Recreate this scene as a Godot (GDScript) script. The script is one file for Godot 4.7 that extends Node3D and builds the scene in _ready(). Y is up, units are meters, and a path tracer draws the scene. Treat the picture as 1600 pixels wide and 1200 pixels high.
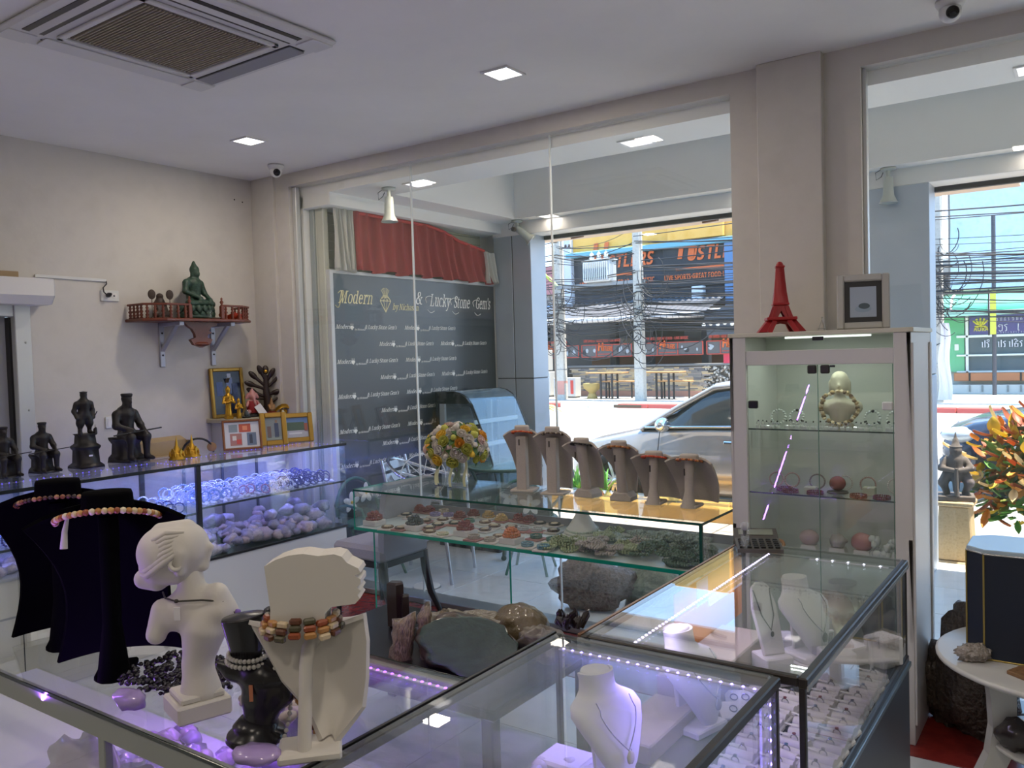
extends Node3D
# ---------- mesh building ----------
class G:
	var v := PackedVector3Array()
	var n := PackedVector3Array()
	var u := PackedVector2Array()
	var k := PackedColorArray()
	var i := PackedInt32Array()
	var col := Color(1, 1, 1)
	var tinted := false
	func put(p: Vector3, nn: Vector3, uv := Vector2.ZERO) -> int:
		v.append(p); n.append(nn); u.append(uv); k.append(col)
		return v.size() - 1
	func tint(c: Color) -> G:
		col = c.srgb_to_linear(); tinted = true
		return self
	func tri(a: Vector3, b: Vector3, c: Vector3):
		var nn := (c - a).cross(b - a).normalized()
		var s := put(a, nn); put(b, nn); put(c, nn)
		i.append_array([s, s + 1, s + 2])
	func quad(a: Vector3, b: Vector3, c: Vector3, d: Vector3, out: Vector3):
		var nn := (c - a).cross(b - a).normalized()
		var s: int
		if nn.dot(out) >= 0.0:
			s = put(a, nn, Vector2(0, 1)); put(b, nn, Vector2(1, 1)); put(c, nn, Vector2(1, 0)); put(d, nn, Vector2(0, 0))
		else:
			s = put(d, -nn, Vector2(0, 1)); put(c, -nn, Vector2(1, 1)); put(b, -nn, Vector2(1, 0)); put(a, -nn, Vector2(0, 0))
		i.append_array([s, s + 1, s + 2, s, s + 2, s + 3])
	func otri(a: Vector3, b: Vector3, c: Vector3, out: Vector3):
		if (c - a).cross(b - a).dot(out) >= 0.0: tri(a, b, c)
		else: tri(a, c, b)
	func box(c: Vector3, s: Vector3, bev := 0.0, bs := Basis()) -> G:
		var h := s / 2.0
		bev = minf(bev, minf(h.x, minf(h.y, h.z)) * 0.49)
		var ax := [bs.x, bs.y, bs.z]
		var hh := [h.x, h.y, h.z]
		for a in 3:
			var b := (a + 1) % 3
			var d := (a + 2) % 3
			for sg in [-1.0, 1.0]:
				var o: Vector3 = c + ax[a] * hh[a] * sg
				var e1: Vector3 = ax[b] * (hh[b] - bev)
				var e2: Vector3 = ax[d] * (hh[d] - bev)
				quad(o - e1 - e2, o + e1 - e2, o + e1 + e2, o - e1 + e2, ax[a] * sg)
		if bev <= 0.0: return self
		for a in 3:
			var b := (a + 1) % 3
			var d := (a + 2) % 3
			for s1 in [-1.0, 1.0]:
				for s2 in [-1.0, 1.0]:
					var p1: Vector3 = c + ax[b] * hh[b] * s1 + ax[d] * (hh[d] - bev) * s2
					var p2: Vector3 = c + ax[b] * (hh[b] - bev) * s1 + ax[d] * hh[d] * s2
					var e: Vector3 = ax[a] * (hh[a] - bev)
					quad(p1 - e, p1 + e, p2 + e, p2 - e, ax[b] * s1 + ax[d] * s2)
		for sx in [-1.0, 1.0]:
			for sy in [-1.0, 1.0]:
				for sz in [-1.0, 1.0]:
					var X: Vector3 = bs.x * sx; var Y: Vector3 = bs.y * sy; var Z: Vector3 = bs.z * sz
					var q: Vector3 = c + X * h.x + Y * h.y + Z * h.z
					otri(q - Y * bev - Z * bev, q - X * bev - Z * bev, q - X * bev - Y * bev, X + Y + Z)
		return self
	func span(a: Vector3, b: Vector3, bev := 0.0) -> G:
		return box((a + b) / 2.0, (b - a).abs(), bev)
	func grid(rows: Array, wrap := false, uvs := false) -> G:
		var s := v.size()
		var nr := rows.size()
		var nc: int = rows[0].size()
		for r in nr:
			for c in nc: put(rows[r][c], Vector3.ZERO, Vector2(float(c) / maxf(1, nc - 1), float(r) / maxf(1, nr - 1)) if uvs else Vector2.ZERO)
		var lim := nc if wrap else nc - 1
		for r in nr - 1:
			for c in lim:
				var c2 := (c + 1) % nc
				var q := [s + r * nc + c, s + r * nc + c2, s + (r + 1) * nc + c2, s + (r + 1) * nc + c]
				for t in [[q[0], q[1], q[2]], [q[0], q[2], q[3]]]:
					var f := (v[t[2]] - v[t[0]]).cross(v[t[1]] - v[t[0]])
					if f.length_squared() < 1e-18: continue
					i.append_array(t)
					for w in t: n[w] += f
		for w in range(s, v.size()): n[w] = n[w].normalized() if n[w].length_squared() > 1e-20 else Vector3.UP
		return self
	func lathe(prof: Array, sides := 16, o := Vector3.ZERO, bs := Basis(), sq := 1.0) -> G:
		var rows := []
		for p in prof:
			var row := PackedVector3Array()
			for s in sides:
				var a := TAU * s / sides
				row.append(o + bs * Vector3(cos(a) * p.x, p.y, sin(a) * p.x * sq))
			rows.append(row)
		grid(rows, true)
		return self
	func ball(c: Vector3, r: Vector3, seg := 10, rings := 6, bs := Basis()) -> G:
		var rows := []
		for j in rings + 1:
			var t := PI * j / rings
			var row := PackedVector3Array()
			for s in seg:
				var a := TAU * s / seg
				row.append(c + bs * (Vector3(sin(t) * cos(a), cos(t), sin(t) * sin(a)) * r))
			rows.append(row)
		grid(rows, true)
		return self
	func tube(pts: Array, r, sides := 8, cap := true, closed := false) -> G:
		var rows := []
		var m := pts.size()
		var up := Vector3.UP
		for j in m:
			var a: Vector3 = pts[(j - 1 + m) % m] if closed else pts[maxi(j - 1, 0)]
			var b: Vector3 = pts[(j + 1) % m] if closed else pts[mini(j + 1, m - 1)]
			var d := (b - a).normalized()
			if absf(d.dot(up)) > 0.96: up = Vector3(1, 0, 0) if absf(d.x) < 0.9 else Vector3(0, 0, 1)
			var x := d.cross(up).normalized()
			var y := x.cross(d).normalized()
			up = y
			var rr: float = r if r is float else r[j]
			var row := PackedVector3Array()
			for s in sides:
				var t := TAU * s / sides
				row.append(pts[j] + x * cos(t) * rr + y * sin(t) * rr)
			rows.append(row)
		if closed: rows.append(rows[0])
		grid(rows, true)
		if cap and not closed:
			for e in [0, m - 1]:
				var d2: Vector3 = (pts[0] - pts[1]) if e == 0 else (pts[m - 1] - pts[m - 2])
				for s in sides: otri(pts[e], rows[e][s], rows[e][(s + 1) % sides], d2)
		return self
	func ring(c: Vector3, R: float, r: float, seg := 24, sides := 6, bs := Basis(), arc := TAU) -> G:
		var pts := []
		var m := seg if arc >= TAU else seg + 1
		for j in m:
			var a := arc * j / seg
			pts.append(c + bs * Vector3(cos(a) * R, 0, sin(a) * R))
		return tube(pts, r, sides, true, arc >= TAU)
	func prism(poly: PackedVector2Array, d: float, o := Vector3.ZERO, bs := Basis(), bev := 0.0) -> G:
		var tr := Geometry2D.triangulate_polygon(poly)
		var ins := poly
		if bev > 0.0:
			var off := Geometry2D.offset_polygon(poly, -bev)
			if off.size() == 1 and off[0].size() == poly.size():
				# match starting vertices
				var best := 0
				for s in poly.size():
					if off[0][s].distance_to(poly[0]) < off[0][best].distance_to(poly[0]): best = s
				ins = PackedVector2Array()
				for s in poly.size(): ins.append(off[0][(s + best) % poly.size()])
			else: bev = 0.0
		var P := func(q: Vector2, z: float) -> Vector3: return o + bs * Vector3(q.x, q.y, z)
		for t in range(0, tr.size(), 3):
			otri(P.call(ins[tr[t]], d / 2), P.call(ins[tr[t + 1]], d / 2), P.call(ins[tr[t + 2]], d / 2), bs.z)
			otri(P.call(ins[tr[t]], -d / 2), P.call(ins[tr[t + 1]], -d / 2), P.call(ins[tr[t + 2]], -d / 2), -bs.z)
		var cw := Geometry2D.is_polygon_clockwise(poly)
		for s in poly.size():
			var a := poly[s]; var b := poly[(s + 1) % poly.size()]
			var a2 := ins[s]; var b2 := ins[(s + 1) % poly.size()]
			var nn := Vector2(b.y - a.y, a.x - b.x) * (-1.0 if cw else 1.0)
			var out := bs * Vector3(nn.x, nn.y, 0)
			quad(P.call(a, -d / 2 + bev), P.call(b, -d / 2 + bev), P.call(b, d / 2 - bev), P.call(a, d / 2 - bev), out)
			if bev > 0.0:
				quad(P.call(a, d / 2 - bev), P.call(b, d / 2 - bev), P.call(b2, d / 2), P.call(a2, d / 2), out)
				quad(P.call(a, -d / 2 + bev), P.call(b, -d / 2 + bev), P.call(b2, -d / 2), P.call(a2, -d / 2), out)
		return self
	func slab(rows: Array, thick: float) -> G:
		# a sheet of given thickness from a grid of points
		var nr := rows.size(); var nc: int = rows[0].size()
		var g := G.new()
		g.grid(rows)
		var back := []
		for r in nr:
			var row := PackedVector3Array()
			for c in nc: row.append(rows[r][c] + g.n[r * nc + c] * -thick)
			back.append(row)
		grid(rows)
		var rev := []
		for r in nr:
			var row := PackedVector3Array()
			for c in nc: row.append(back[r][nc - 1 - c])
			rev.append(row)
		grid(rev)
		var loop := []
		for c in nc: loop.append([0, c])
		for r in range(1, nr): loop.append([r, nc - 1])
		for c in range(nc - 2, -1, -1): loop.append([nr - 1, c])
		for r in range(nr - 2, 0, -1): loop.append([r, 0])
		var cen: Vector3 = rows[nr / 2][nc / 2]
		for j in loop.size():
			var p = loop[j]; var q = loop[(j + 1) % loop.size()]
			var A: Vector3 = rows[p[0]][p[1]]; var B: Vector3 = rows[q[0]][q[1]]
			quad(A, B, back[q[0]][q[1]], back[p[0]][p[1]], (A + B) / 2 - cen)
		return self
	func add(m: Mesh, xf := Transform3D()) -> G:
		var a := m.surface_get_arrays(0)
		var s := v.size()
		var vv: PackedVector3Array = a[Mesh.ARRAY_VERTEX]
		var nn: PackedVector3Array = a[Mesh.ARRAY_NORMAL]
		for j in vv.size(): put(xf * vv[j], (xf.basis * nn[j]).normalized())
		for j in a[Mesh.ARRAY_INDEX]: i.append(s + j)
		return self
	func mesh() -> ArrayMesh:
		var a := []
		a.resize(Mesh.ARRAY_MAX)
		a[Mesh.ARRAY_VERTEX] = v; a[Mesh.ARRAY_NORMAL] = n; a[Mesh.ARRAY_TEX_UV] = u; a[Mesh.ARRAY_INDEX] = i
		if tinted: a[Mesh.ARRAY_COLOR] = k
		var m := ArrayMesh.new()
		m.add_surface_from_arrays(Mesh.PRIMITIVE_TRIANGLES, a)
		return m

# smooth union of tapered capsules, meshed as surface nets. bone = [a, b, ra, rb]; ball = [centre, Vector3 radii]
static func blob(bones: Array, cell: float, k: float, g: G) -> G:
	var lo := Vector3.INF; var hi := -Vector3.INF
	for b in bones:
		if b.size() == 2:
			lo = lo.min(b[0] - b[1]); hi = hi.max(b[0] + b[1])
		else:
			var r := Vector3.ONE * maxf(b[2], b[3])
			lo = lo.min(b[0] - r).min(b[1] - r); hi = hi.max(b[0] + r).max(b[1] + r)
	lo -= Vector3.ONE * (k + cell * 2); hi += Vector3.ONE * (k + cell * 2)
	var nx := int((hi.x - lo.x) / cell) + 2; var ny := int((hi.y - lo.y) / cell) + 2; var nz := int((hi.z - lo.z) / cell) + 2
	var f := PackedFloat32Array()
	f.resize(nx * ny * nz); f.fill(1.0)
	var m := k + cell * 2.0
	for b in bones:
		var ell: bool = b.size() == 2
		var l: Vector3; var h: Vector3
		if ell: l = b[0] - b[1]; h = b[0] + b[1]
		else:
			var r := Vector3.ONE * maxf(b[2], b[3])
			l = (b[0] as Vector3).min(b[1]) - r; h = (b[0] as Vector3).max(b[1]) + r
		l -= Vector3.ONE * m; h += Vector3.ONE * m
		var i0 := maxi(0, int((l.x - lo.x) / cell)); var i1 := mini(nx - 1, int((h.x - lo.x) / cell) + 1)
		var j0 := maxi(0, int((l.y - lo.y) / cell)); var j1 := mini(ny - 1, int((h.y - lo.y) / cell) + 1)
		var k0 := maxi(0, int((l.z - lo.z) / cell)); var k1 := mini(nz - 1, int((h.z - lo.z) / cell) + 1)
		var a: Vector3 = b[0]
		var ab := Vector3.ZERO; var inv := 0.0; var ra := 0.0; var dr := 0.0; var rad := Vector3.ONE; var mr := 0.0
		if ell:
			rad = b[1]; mr = minf(rad.x, minf(rad.y, rad.z))
		else:
			ab = b[1] - a; inv = 1.0 / maxf(ab.length_squared(), 1e-9); ra = b[2]; dr = b[3] - b[2]
		for z in range(k0, k1 + 1):
			for y in range(j0, j1 + 1):
				var at := (z * ny + y) * nx
				for x in range(i0, i1 + 1):
					var p := lo + Vector3(x, y, z) * cell - a
					var d: float
					if ell:
						var q := p / rad
						var ql := q.length()
						var q2 := (q / rad).length()
						d = ql * (ql - 1.0) / maxf(q2, 1e-6)
						if ql < 0.01: d = -mr
					else:
						var t := clampf(p.dot(ab) * inv, 0.0, 1.0)
						d = (p - ab * t).length() - ra - dr * t
					var o := f[at + x]
					var e := maxf(k - absf(o - d), 0.0) / k
					f[at + x] = minf(o, d) - e * e * k * 0.25
	var idx := {}
	var s0 := g.v.size()
	var sy := nx; var sz := nx * ny
	var offs := [0, 1, sy, sy + 1, sz, sz + 1, sz + sy, sz + sy + 1]
	var edges := [[0, 1], [2, 3], [4, 5], [6, 7], [0, 2], [1, 3], [4, 6], [5, 7], [0, 4], [1, 5], [2, 6], [3, 7]]
	for z in nz - 1:
		for y in ny - 1:
			var base := z * sz + y * sy
			for x in nx - 1:
				var w := base + x
				var s := f[w] < 0.0
				if (f[w + 1] < 0.0) == s and (f[w + sy] < 0.0) == s and (f[w + sy + 1] < 0.0) == s and (f[w + sz] < 0.0) == s and (f[w + sz + 1] < 0.0) == s and (f[w + sz + sy] < 0.0) == s and (f[w + sz + sy + 1] < 0.0) == s: continue
				var acc := Vector3.ZERO; var cnt := 0
				for e in edges:
					var fa := f[w + offs[e[0]]]; var fb := f[w + offs[e[1]]]
					if (fa < 0.0) != (fb < 0.0):
						var t := fa / (fa - fb)
						var pa := Vector3(e[0] & 1, (e[0] >> 1) & 1, e[0] >> 2); var pb := Vector3(e[1] & 1, (e[1] >> 1) & 1, e[1] >> 2)
						acc += pa.lerp(pb, t); cnt += 1
				idx[w] = g.put(lo + (Vector3(x, y, z) + acc / cnt) * cell, Vector3.ZERO)
	for w in idx:
		var s := f[w] < 0.0
		for ax in 3:
			var d: int = [1, sy, sz][ax]
			if (f[w + d] < 0.0) == s: continue
			var o1: int = [sy, sz, 1][ax]; var o2: int = [sz, 1, sy][ax]
			if not (idx.has(w - o1) and idx.has(w - o2) and idx.has(w - o1 - o2)): continue
			var q := [idx[w], idx[w - o1], idx[w - o1 - o2], idx[w - o2]]
			if not s: q.reverse()
			for t in [[q[0], q[2], q[1]], [q[0], q[3], q[2]]]:
				g.i.append_array(t)
				var fn := (g.v[t[2]] - g.v[t[0]]).cross(g.v[t[1]] - g.v[t[0]])
				for r in t: g.n[r] += fn
	for w in range(s0, g.v.size()): g.n[w] = g.n[w].normalized()
	return g

# ---------- nodes ----------
var rng := RandomNumberGenerator.new()
var taken := {}
var mats := {}
func V(x: float, y: float, z: float) -> Vector3: return Vector3(x, y, z)
func numbered(c: String) -> String:
	taken[c] = taken.get(c, -1) + 1
	return c if taken[c] == 0 else "%s_%03d" % [c, taken[c]]
func tag(o: Node, label: String, cat: String, group := ""):
	o.set_meta("label", label); o.set_meta("category", cat)
	if group: o.set_meta("group", group)
	return o
func thing(c: String, label: String, cat: String, at := Vector3.ZERO, turn := 0.0, group := "") -> Node3D:
	var o := Node3D.new()
	o.name = numbered(c); add_child(o)
	o.position = at; o.rotation_degrees.y = turn
	tag(o, label, cat, group)
	return o
func part(c: String, g, m: Material, parent: Node, label := "") -> MeshInstance3D:
	var o := MeshInstance3D.new()
	o.mesh = g.mesh() if g is G else g
	o.material_override = m
	o.name = c if parent != self else numbered(c)
	parent.add_child(o, true)
	if label: o.set_meta("label", label)
	return o
func solo(c: String, label: String, cat: String, g, m: Material, at := Vector3.ZERO, turn := 0.0, group := "") -> MeshInstance3D:
	var o := part(c, g, m, self)
	o.position = at; o.rotation_degrees.y = turn
	return tag(o, label, cat, group)
func struct(c: String, g, m: Material) -> MeshInstance3D:
	var o := part(c, g, m, self)
	o.set_meta("kind", "structure")
	return o
func stuff(o: Node) -> Node:
	o.set_meta("kind", "stuff")
	return o
func dup(root: Node3D, at: Vector3, turn := 0.0, label := "", group := "") -> Node3D:
	var r: Node3D = root.duplicate()
	r.name = numbered(str(root.name).rstrip("0123456789").trim_suffix("_")); add_child(r)
	r.position = at; r.rotation_degrees = Vector3(0, turn, 0)
	if label: r.set_meta("label", label)
	if group: r.set_meta("group", group)
	return r
func rnd(a: float, b: float) -> float: return rng.randf_range(a, b)
func yaw(deg: float) -> Basis: return Basis(Vector3.UP, deg_to_rad(deg))
func eul(x: float, y: float, z: float) -> Basis: return Basis.from_euler(Vector3(deg_to_rad(x), deg_to_rad(y), deg_to_rad(z)))
func lamp_area(c: String, at: Vector3, size: Vector2, energy: float, colr: Color, dir := Vector3.DOWN, parent: Node = self):
	var l := AreaLight3D.new()
	l.name = c; l.area_size = size; l.light_energy = energy; l.light_color = colr
	l.area_range = 20.0; l.area_attenuation = 2.0; l.shadow_enabled = true
	parent.add_child(l, true)
	var up := Vector3.FORWARD if absf(dir.y) > 0.9 else Vector3.UP
	l.transform = Transform3D(Basis.looking_at(dir, up), at)
	return l
# ---------- materials ----------
func mt(c: String, hex: String, rough := 0.6, metal := 0.0) -> StandardMaterial3D:
	if mats.has(c): return mats[c]
	var m := StandardMaterial3D.new()
	m.resource_name = c
	m.albedo_color = Color(hex); m.roughness = rough; m.metallic = metal
	mats[c] = m
	return m
func pane(c: String, hex: String, alpha: float) -> StandardMaterial3D:
	var m := mt(c, hex, 0.0)
	m.transparency = BaseMaterial3D.TRANSPARENCY_ALPHA
	m.albedo_color.a = alpha
	return m
func glow(c: String, hex: String, e: float) -> StandardMaterial3D:
	var m := mt(c, hex, 0.5)
	m.emission_enabled = true; m.emission = Color(hex); m.emission_energy_multiplier = e
	return m
func vcol(c: String, rough := 0.5) -> StandardMaterial3D:
	var m := mt(c, "ffffff", rough)
	m.vertex_color_use_as_albedo = true
	return m
var texs := {}
func noise_tex(key: String, freq: float, cols: Array, sz := 256, oct := 4, kind := FastNoiseLite.TYPE_SIMPLEX_SMOOTH, as_normal := false, bump := 4.0) -> NoiseTexture2D:
	if texs.has(key): return texs[key]
	var f := FastNoiseLite.new()
	f.seed = hash(key) % 1000; f.frequency = freq; f.fractal_octaves = oct; f.noise_type = kind
	var t := NoiseTexture2D.new()
	t.width = sz; t.height = sz; t.seamless = true; t.noise = f
	if as_normal:
		t.as_normal_map = true; t.bump_strength = bump
	elif cols.size():
		var r := Gradient.new()
		var offs := PackedFloat32Array(); var cc := PackedColorArray()
		for q in cols.size():
			offs.append(float(q) / (cols.size() - 1)); cc.append(Color(cols[q]))
		r.offsets = offs; r.colors = cc
		t.color_ramp = r
	texs[key] = t
	return t
func grain(c: String, cols: Array, rough: float, scale: Vector3, freq := 0.02, bump := 0.0, metal := 0.0, world := false) -> StandardMaterial3D:
	if mats.has(c): return mats[c]
	var m := mt(c, "ffffff", rough, metal)
	m.albedo_texture = noise_tex(c, freq, cols)
	m.uv1_triplanar = true; m.uv1_world_triplanar = world; m.uv1_scale = scale
	if bump > 0.0:
		m.heightmap_enabled = true
		m.heightmap_texture = noise_tex(c + "h", freq * 1.3, ["000000", "ffffff"])
		m.heightmap_scale = bump
	return m
func text_mesh(s: String, h: float, depth := 0.002, shear := 0.0, fam := "Droid Serif", bold := false, sx := 1.0) -> ArrayMesh:
	var t := TextMesh.new()
	var f := SystemFont.new()
	f.font_names = PackedStringArray([fam])
	if bold: f.font_weight = 700
	t.font = f; t.text = s; t.font_size = 32; t.pixel_size = h / 23.0; t.depth = depth
	t.curve_step = 1.5
	t.horizontal_alignment = HORIZONTAL_ALIGNMENT_LEFT; t.vertical_alignment = VERTICAL_ALIGNMENT_BOTTOM
	var a := t.get_mesh_arrays()
	var vv: PackedVector3Array = a[Mesh.ARRAY_VERTEX]
	for j in vv.size(): vv[j] = Vector3((vv[j].x + vv[j].y * shear) * sx, vv[j].y, vv[j].z)
	var b := []
	b.resize(Mesh.ARRAY_MAX)
	b[Mesh.ARRAY_VERTEX] = vv; b[Mesh.ARRAY_NORMAL] = a[Mesh.ARRAY_NORMAL]; b[Mesh.ARRAY_INDEX] = a[Mesh.ARRAY_INDEX]
	var m := ArrayMesh.new()
	m.add_surface_from_arrays(Mesh.PRIMITIVE_TRIANGLES, b)
	return m
func word(s: String, h: float, m: Material, parent: Node, xf: Transform3D, shear := 0.0, fam := "Droid Serif", bold := false, sx := 1.0, depth := 0.002) -> MeshInstance3D:
	var o := part("lettering", text_mesh(s, h, depth, shear, fam, bold, sx), m, parent)
	o.transform = xf
	return o
func rock(g: G, c: Vector3, r: Vector3, seed_: int, amp := 0.25, seg := 16, rings := 10, freq := 1.4, bs := Basis()) -> G:
	var f := FastNoiseLite.new()
	f.seed = seed_; f.frequency = freq; f.fractal_octaves = 3
	var rows := []
	for j in rings + 1:
		var t := PI * j / rings
		var row := PackedVector3Array()
		for s in seg:
			var a := TAU * s / seg
			var d := Vector3(sin(t) * cos(a), cos(t), sin(t) * sin(a))
			row.append(c + bs * (d * r * (1.0 + amp * f.get_noise_3dv(d))))
		rows.append(row)
	g.grid(rows, true)
	return g
var glass: StandardMaterial3D
var white: Material
var steel: Material
var black: Material
func _ready():
	rng.seed = 11
	# ---- camera ----
	var cam := Camera3D.new()
	cam.name = "camera"
	cam.fov = rad_to_deg(2.0 * atan(600.0 / 1300.0))
	cam.position = V(5.214, 1.6, 4.0835)
	cam.rotation_degrees = V(-2.06, 35.12, -1.66)
	cam.near = 0.05; cam.far = 300.0; cam.current = true
	add_child(cam)
	# ---- sky, exposure ----
	var env := Environment.new()
	var sm := ProceduralSkyMaterial.new()
	sm.sky_top_color = Color("7fb0e6"); sm.sky_horizon_color = Color("dbe8f2")
	sm.ground_bottom_color = Color("8a8780"); sm.ground_horizon_color = Color("b9b7b0")
	sm.sky_energy_multiplier = 1.9; sm.ground_energy_multiplier = 1.0
	sm.sun_angle_max = 1.0
	var sky := Sky.new(); sky.sky_material = sm
	env.background_mode = Environment.BG_SKY; env.sky = sky
	env.tonemap_mode = Environment.TONE_MAPPER_LINEAR
	env.tonemap_exposure = 1.0
	env.sdfgi_enabled = true; env.ssao_enabled = true; env.ssil_enabled = true
	var we := WorldEnvironment.new(); we.name = "world"; we.environment = env
	add_child(we)
	# ---- sun, almost overhead, from behind the shop ----
	var sun := DirectionalLight3D.new()
	sun.name = "sun"; sun.light_energy = 5.2; sun.light_color = Color("fff3e0"); sun.light_angular_distance = 0.53
	sun.shadow_enabled = true
	add_child(sun)
	sun.look_at_from_position(V(0.25, 1.0, -0.04), Vector3.ZERO, Vector3.FORWARD)
	sun.position = V(2, 12, 2)
	make_materials()
	build_room()
	build_lamps()
	build_porch()
	build_street()
	build_left_case()
	build_statues()
	build_altar()
	build_middle_case()
	build_stone_table()
	build_cabinet()
	build_counters()
	build_front_busts()
	build_right_table()

func make_materials():
	glass = pane("clear_glass", "9fc4b8", 0.03)
	white = mt("white_gloss_panel", "dedcd8", 0.35)
	steel = mt("brushed_steel", "b9bbbb", 0.3, 0.9)
	black = mt("black_trim", "17171a", 0.35)
	var w := grain("wall_paint", ["c6c2ba", "cdc9c1", "c9c5bd"], 0.85, V(0.7, 0.7, 0.7), 0.02)
	w.heightmap_enabled = true
	w.heightmap_texture = noise_tex("plaster_relief", 0.12, ["000000", "ffffff"])
	w.heightmap_scale = 0.05
	grain("ceiling_paint", ["e4e3de", "eae9e4"], 0.9, V(0.5, 0.5, 0.5), 0.01)
	grain("porch_paint", ["ebeae4", "f0efe9"], 0.85, V(0.5, 0.5, 0.5), 0.01)
	grain("aluminium_cladding", ["a9b4c0", "b3bdc8"], 0.4, V(0.6, 0.6, 0.6), 0.01, 0.0, 0.35)
	grain("white_tile", ["c9d0d1", "d4dadb", "cdd4d5"], 0.22, V(1.3, 1.3, 1.3), 0.015)
	grain("red_floor", ["7c2621", "8a2d27", "742320"], 0.22, V(2, 2, 2), 0.02)

func tiles(parent: Node, m: Material, x0: float, z0: float, nx: int, nz: int, s: float, gap: float, top: float, sz := -1.0):
	if sz < 0: sz = s
	var tm := G.new().box(V(0, -0.006, 0), V(s - gap, 0.012, sz - gap), 0.0015).mesh()
	for a in nx:
		for b in nz:
			part("tile", tm, m, parent).position = V(x0 + s * (a + 0.5), top + rnd(-0.0004, 0.0004), z0 + sz * (b + 0.5))

func build_room():
	var wall: Material = mats["wall_paint"]
	# floor: grout bed with red strip and white tiles
	var fl := struct("floor", G.new().span(V(-0.15, -0.2, -0.1), V(9.1, -0.011, 7.1)), mt("grout", "8d9192", 0.8))
	part("red_strip", G.new().span(V(0, -0.011, 0.08), V(9, 0.0, 0.62), 0.002), mats["red_floor"], fl)
	tiles(fl, mats["white_tile"], 0.0, 0.625, 15, 10, 0.6, 0.004, 0.0)
	struct("ceiling", G.new().span(V(-0.15, 2.96, -0.1), V(9.1, 3.3, 7.1)), mats["ceiling_paint"])
	var g := G.new()
	g.span(V(-0.15, -0.1, -0.1), V(0, 2.96, 1.74))
	g.span(V(-0.15, 1.98, 1.74), V(0, 2.96, 3.0))
	g.span(V(-0.15, -0.1, 3.0), V(0, 2.96, 7.1))
	var wl := struct("wall_left", g, wall)
	var hole := mt("drilled_hole", "33302c", 0.9)
	for q in [V(0.001, 2.80, 0.17), V(0.001, 2.79, 0.1)]:
		part("screw_hole", G.new().ball(q, V(0.002, 0.006, 0.006), 8, 5), hole, wl)
	struct("wall_back", G.new().span(V(-0.15, -0.1, 7.0), V(9.1, 2.96, 7.15)), wall)
	struct("wall_right", G.new().span(V(9.0, -0.1, -0.1), V(9.15, 2.96, 7.1)), wall)
	g = G.new()
	g.span(V(-0.15, -0.1, -0.1), V(0.40, 2.96, 0))
	g.span(V(0.40, 2.865, -0.1), V(3.72, 2.96, 0))
	g.span(V(3.72, -0.1, -0.1), V(4.335, 2.96, 0))
	g.span(V(4.335, 2.865, -0.1), V(6.9, 2.96, 0))
	g.span(V(6.9, -0.1, -0.1), V(9.1, 2.96, 0))
	struct("wall_front", g, wall)
	struct("trim_001", G.new().span(V(0.0, 0, -0.01), V(0.255, 2.96, 0.022), 0.003), wall)
	struct("trim_002", G.new().span(V(3.872, 0, -0.01), V(4.175, 2.96, 0.055), 0.004), wall)
	# shop window panes, joints, track
	var alu := mt("white_aluminium", "c9cbc8", 0.4, 0.3)
	var w1 := struct("window_1", G.new().span(V(0.40, 0.0, -0.075), V(3.72, 0.035, 0.075), 0.004), mt("steel_track", "9aa09f", 0.4, 0.5))
	var xs := [0.44, 1.543, 2.622, 3.715]
	for j in 3: part("pane", G.new().span(V(xs[j] + 0.003, 0.03, -0.056), V(xs[j + 1] - 0.003, 2.862, -0.046)), glass, w1)
	for j in 2: part("glass_joint", G.new().span(V(xs[j + 1] - 0.0035, 0.03, -0.058), V(xs[j + 1] + 0.0035, 2.862, -0.044)), mt("silicone", "d8dcd9", 0.5), w1)
	part("frame", G.new().span(V(0.402, 0.03, -0.07), V(0.44, 2.862, -0.03), 0.003), alu, w1)
	part("frame", G.new().span(V(3.706, 0.03, -0.06), V(3.722, 2.862, -0.04), 0.002), alu, w1)
	var w2 := struct("window_2", G.new().span(V(4.335, 0.0, -0.075), V(6.9, 0.035, 0.075), 0.004), mats["steel_track"])
	part("pane", G.new().span(V(4.345, 0.03, -0.056), V(5.6, 2.862, -0.046)), glass, w2)
	part("pane", G.new().span(V(5.61, 0.03, -0.056), V(6.895, 2.862, -0.046)), glass, w2)
	part("frame", G.new().span(V(4.335, 0.03, -0.07), V(4.352, 2.862, -0.03), 0.002), alu, w2)
	# back room door with roller box on the left wall
	var d := struct("door_1", G.new().span(V(-0.1, 0.0, 1.765), V(-0.07, 1.98, 3.0)), mt("door_grey", "a9acac", 0.5))
	part("door_gap", G.new().span(V(-0.07, 0.0, 1.755), V(-0.02, 1.9, 1.768)), black, d)
	part("door_frame", G.new().span(V(-0.06, 0.0, 1.665), V(0.03, 1.975, 1.755), 0.004), alu, d)
	part("door_head", G.new().span(V(-0.06, 1.905, 1.755), V(0.02, 1.975, 3.0), 0.003), alu, d)
	for y in [1.35, 1.75]: part("screw", G.new().ball(V(0.03, y, 1.70), V(0.006, 0.006, 0.006), 8, 6), steel, d)
	var bx := thing("roller_box", "white sheet metal roller door box above the left doorway", "roller box", V(0, 1.97, 1.6))
	g = G.new()
	g.prism(PackedVector2Array([Vector2(0, 0), Vector2(0.15, 0), Vector2(0.19, 0.05), Vector2(0.19, 0.15), Vector2(0, 0.15)]), 1.4, V(0.002, 0, 0.7), Basis(), 0.003)
	part("case", g, white, bx)
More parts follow.
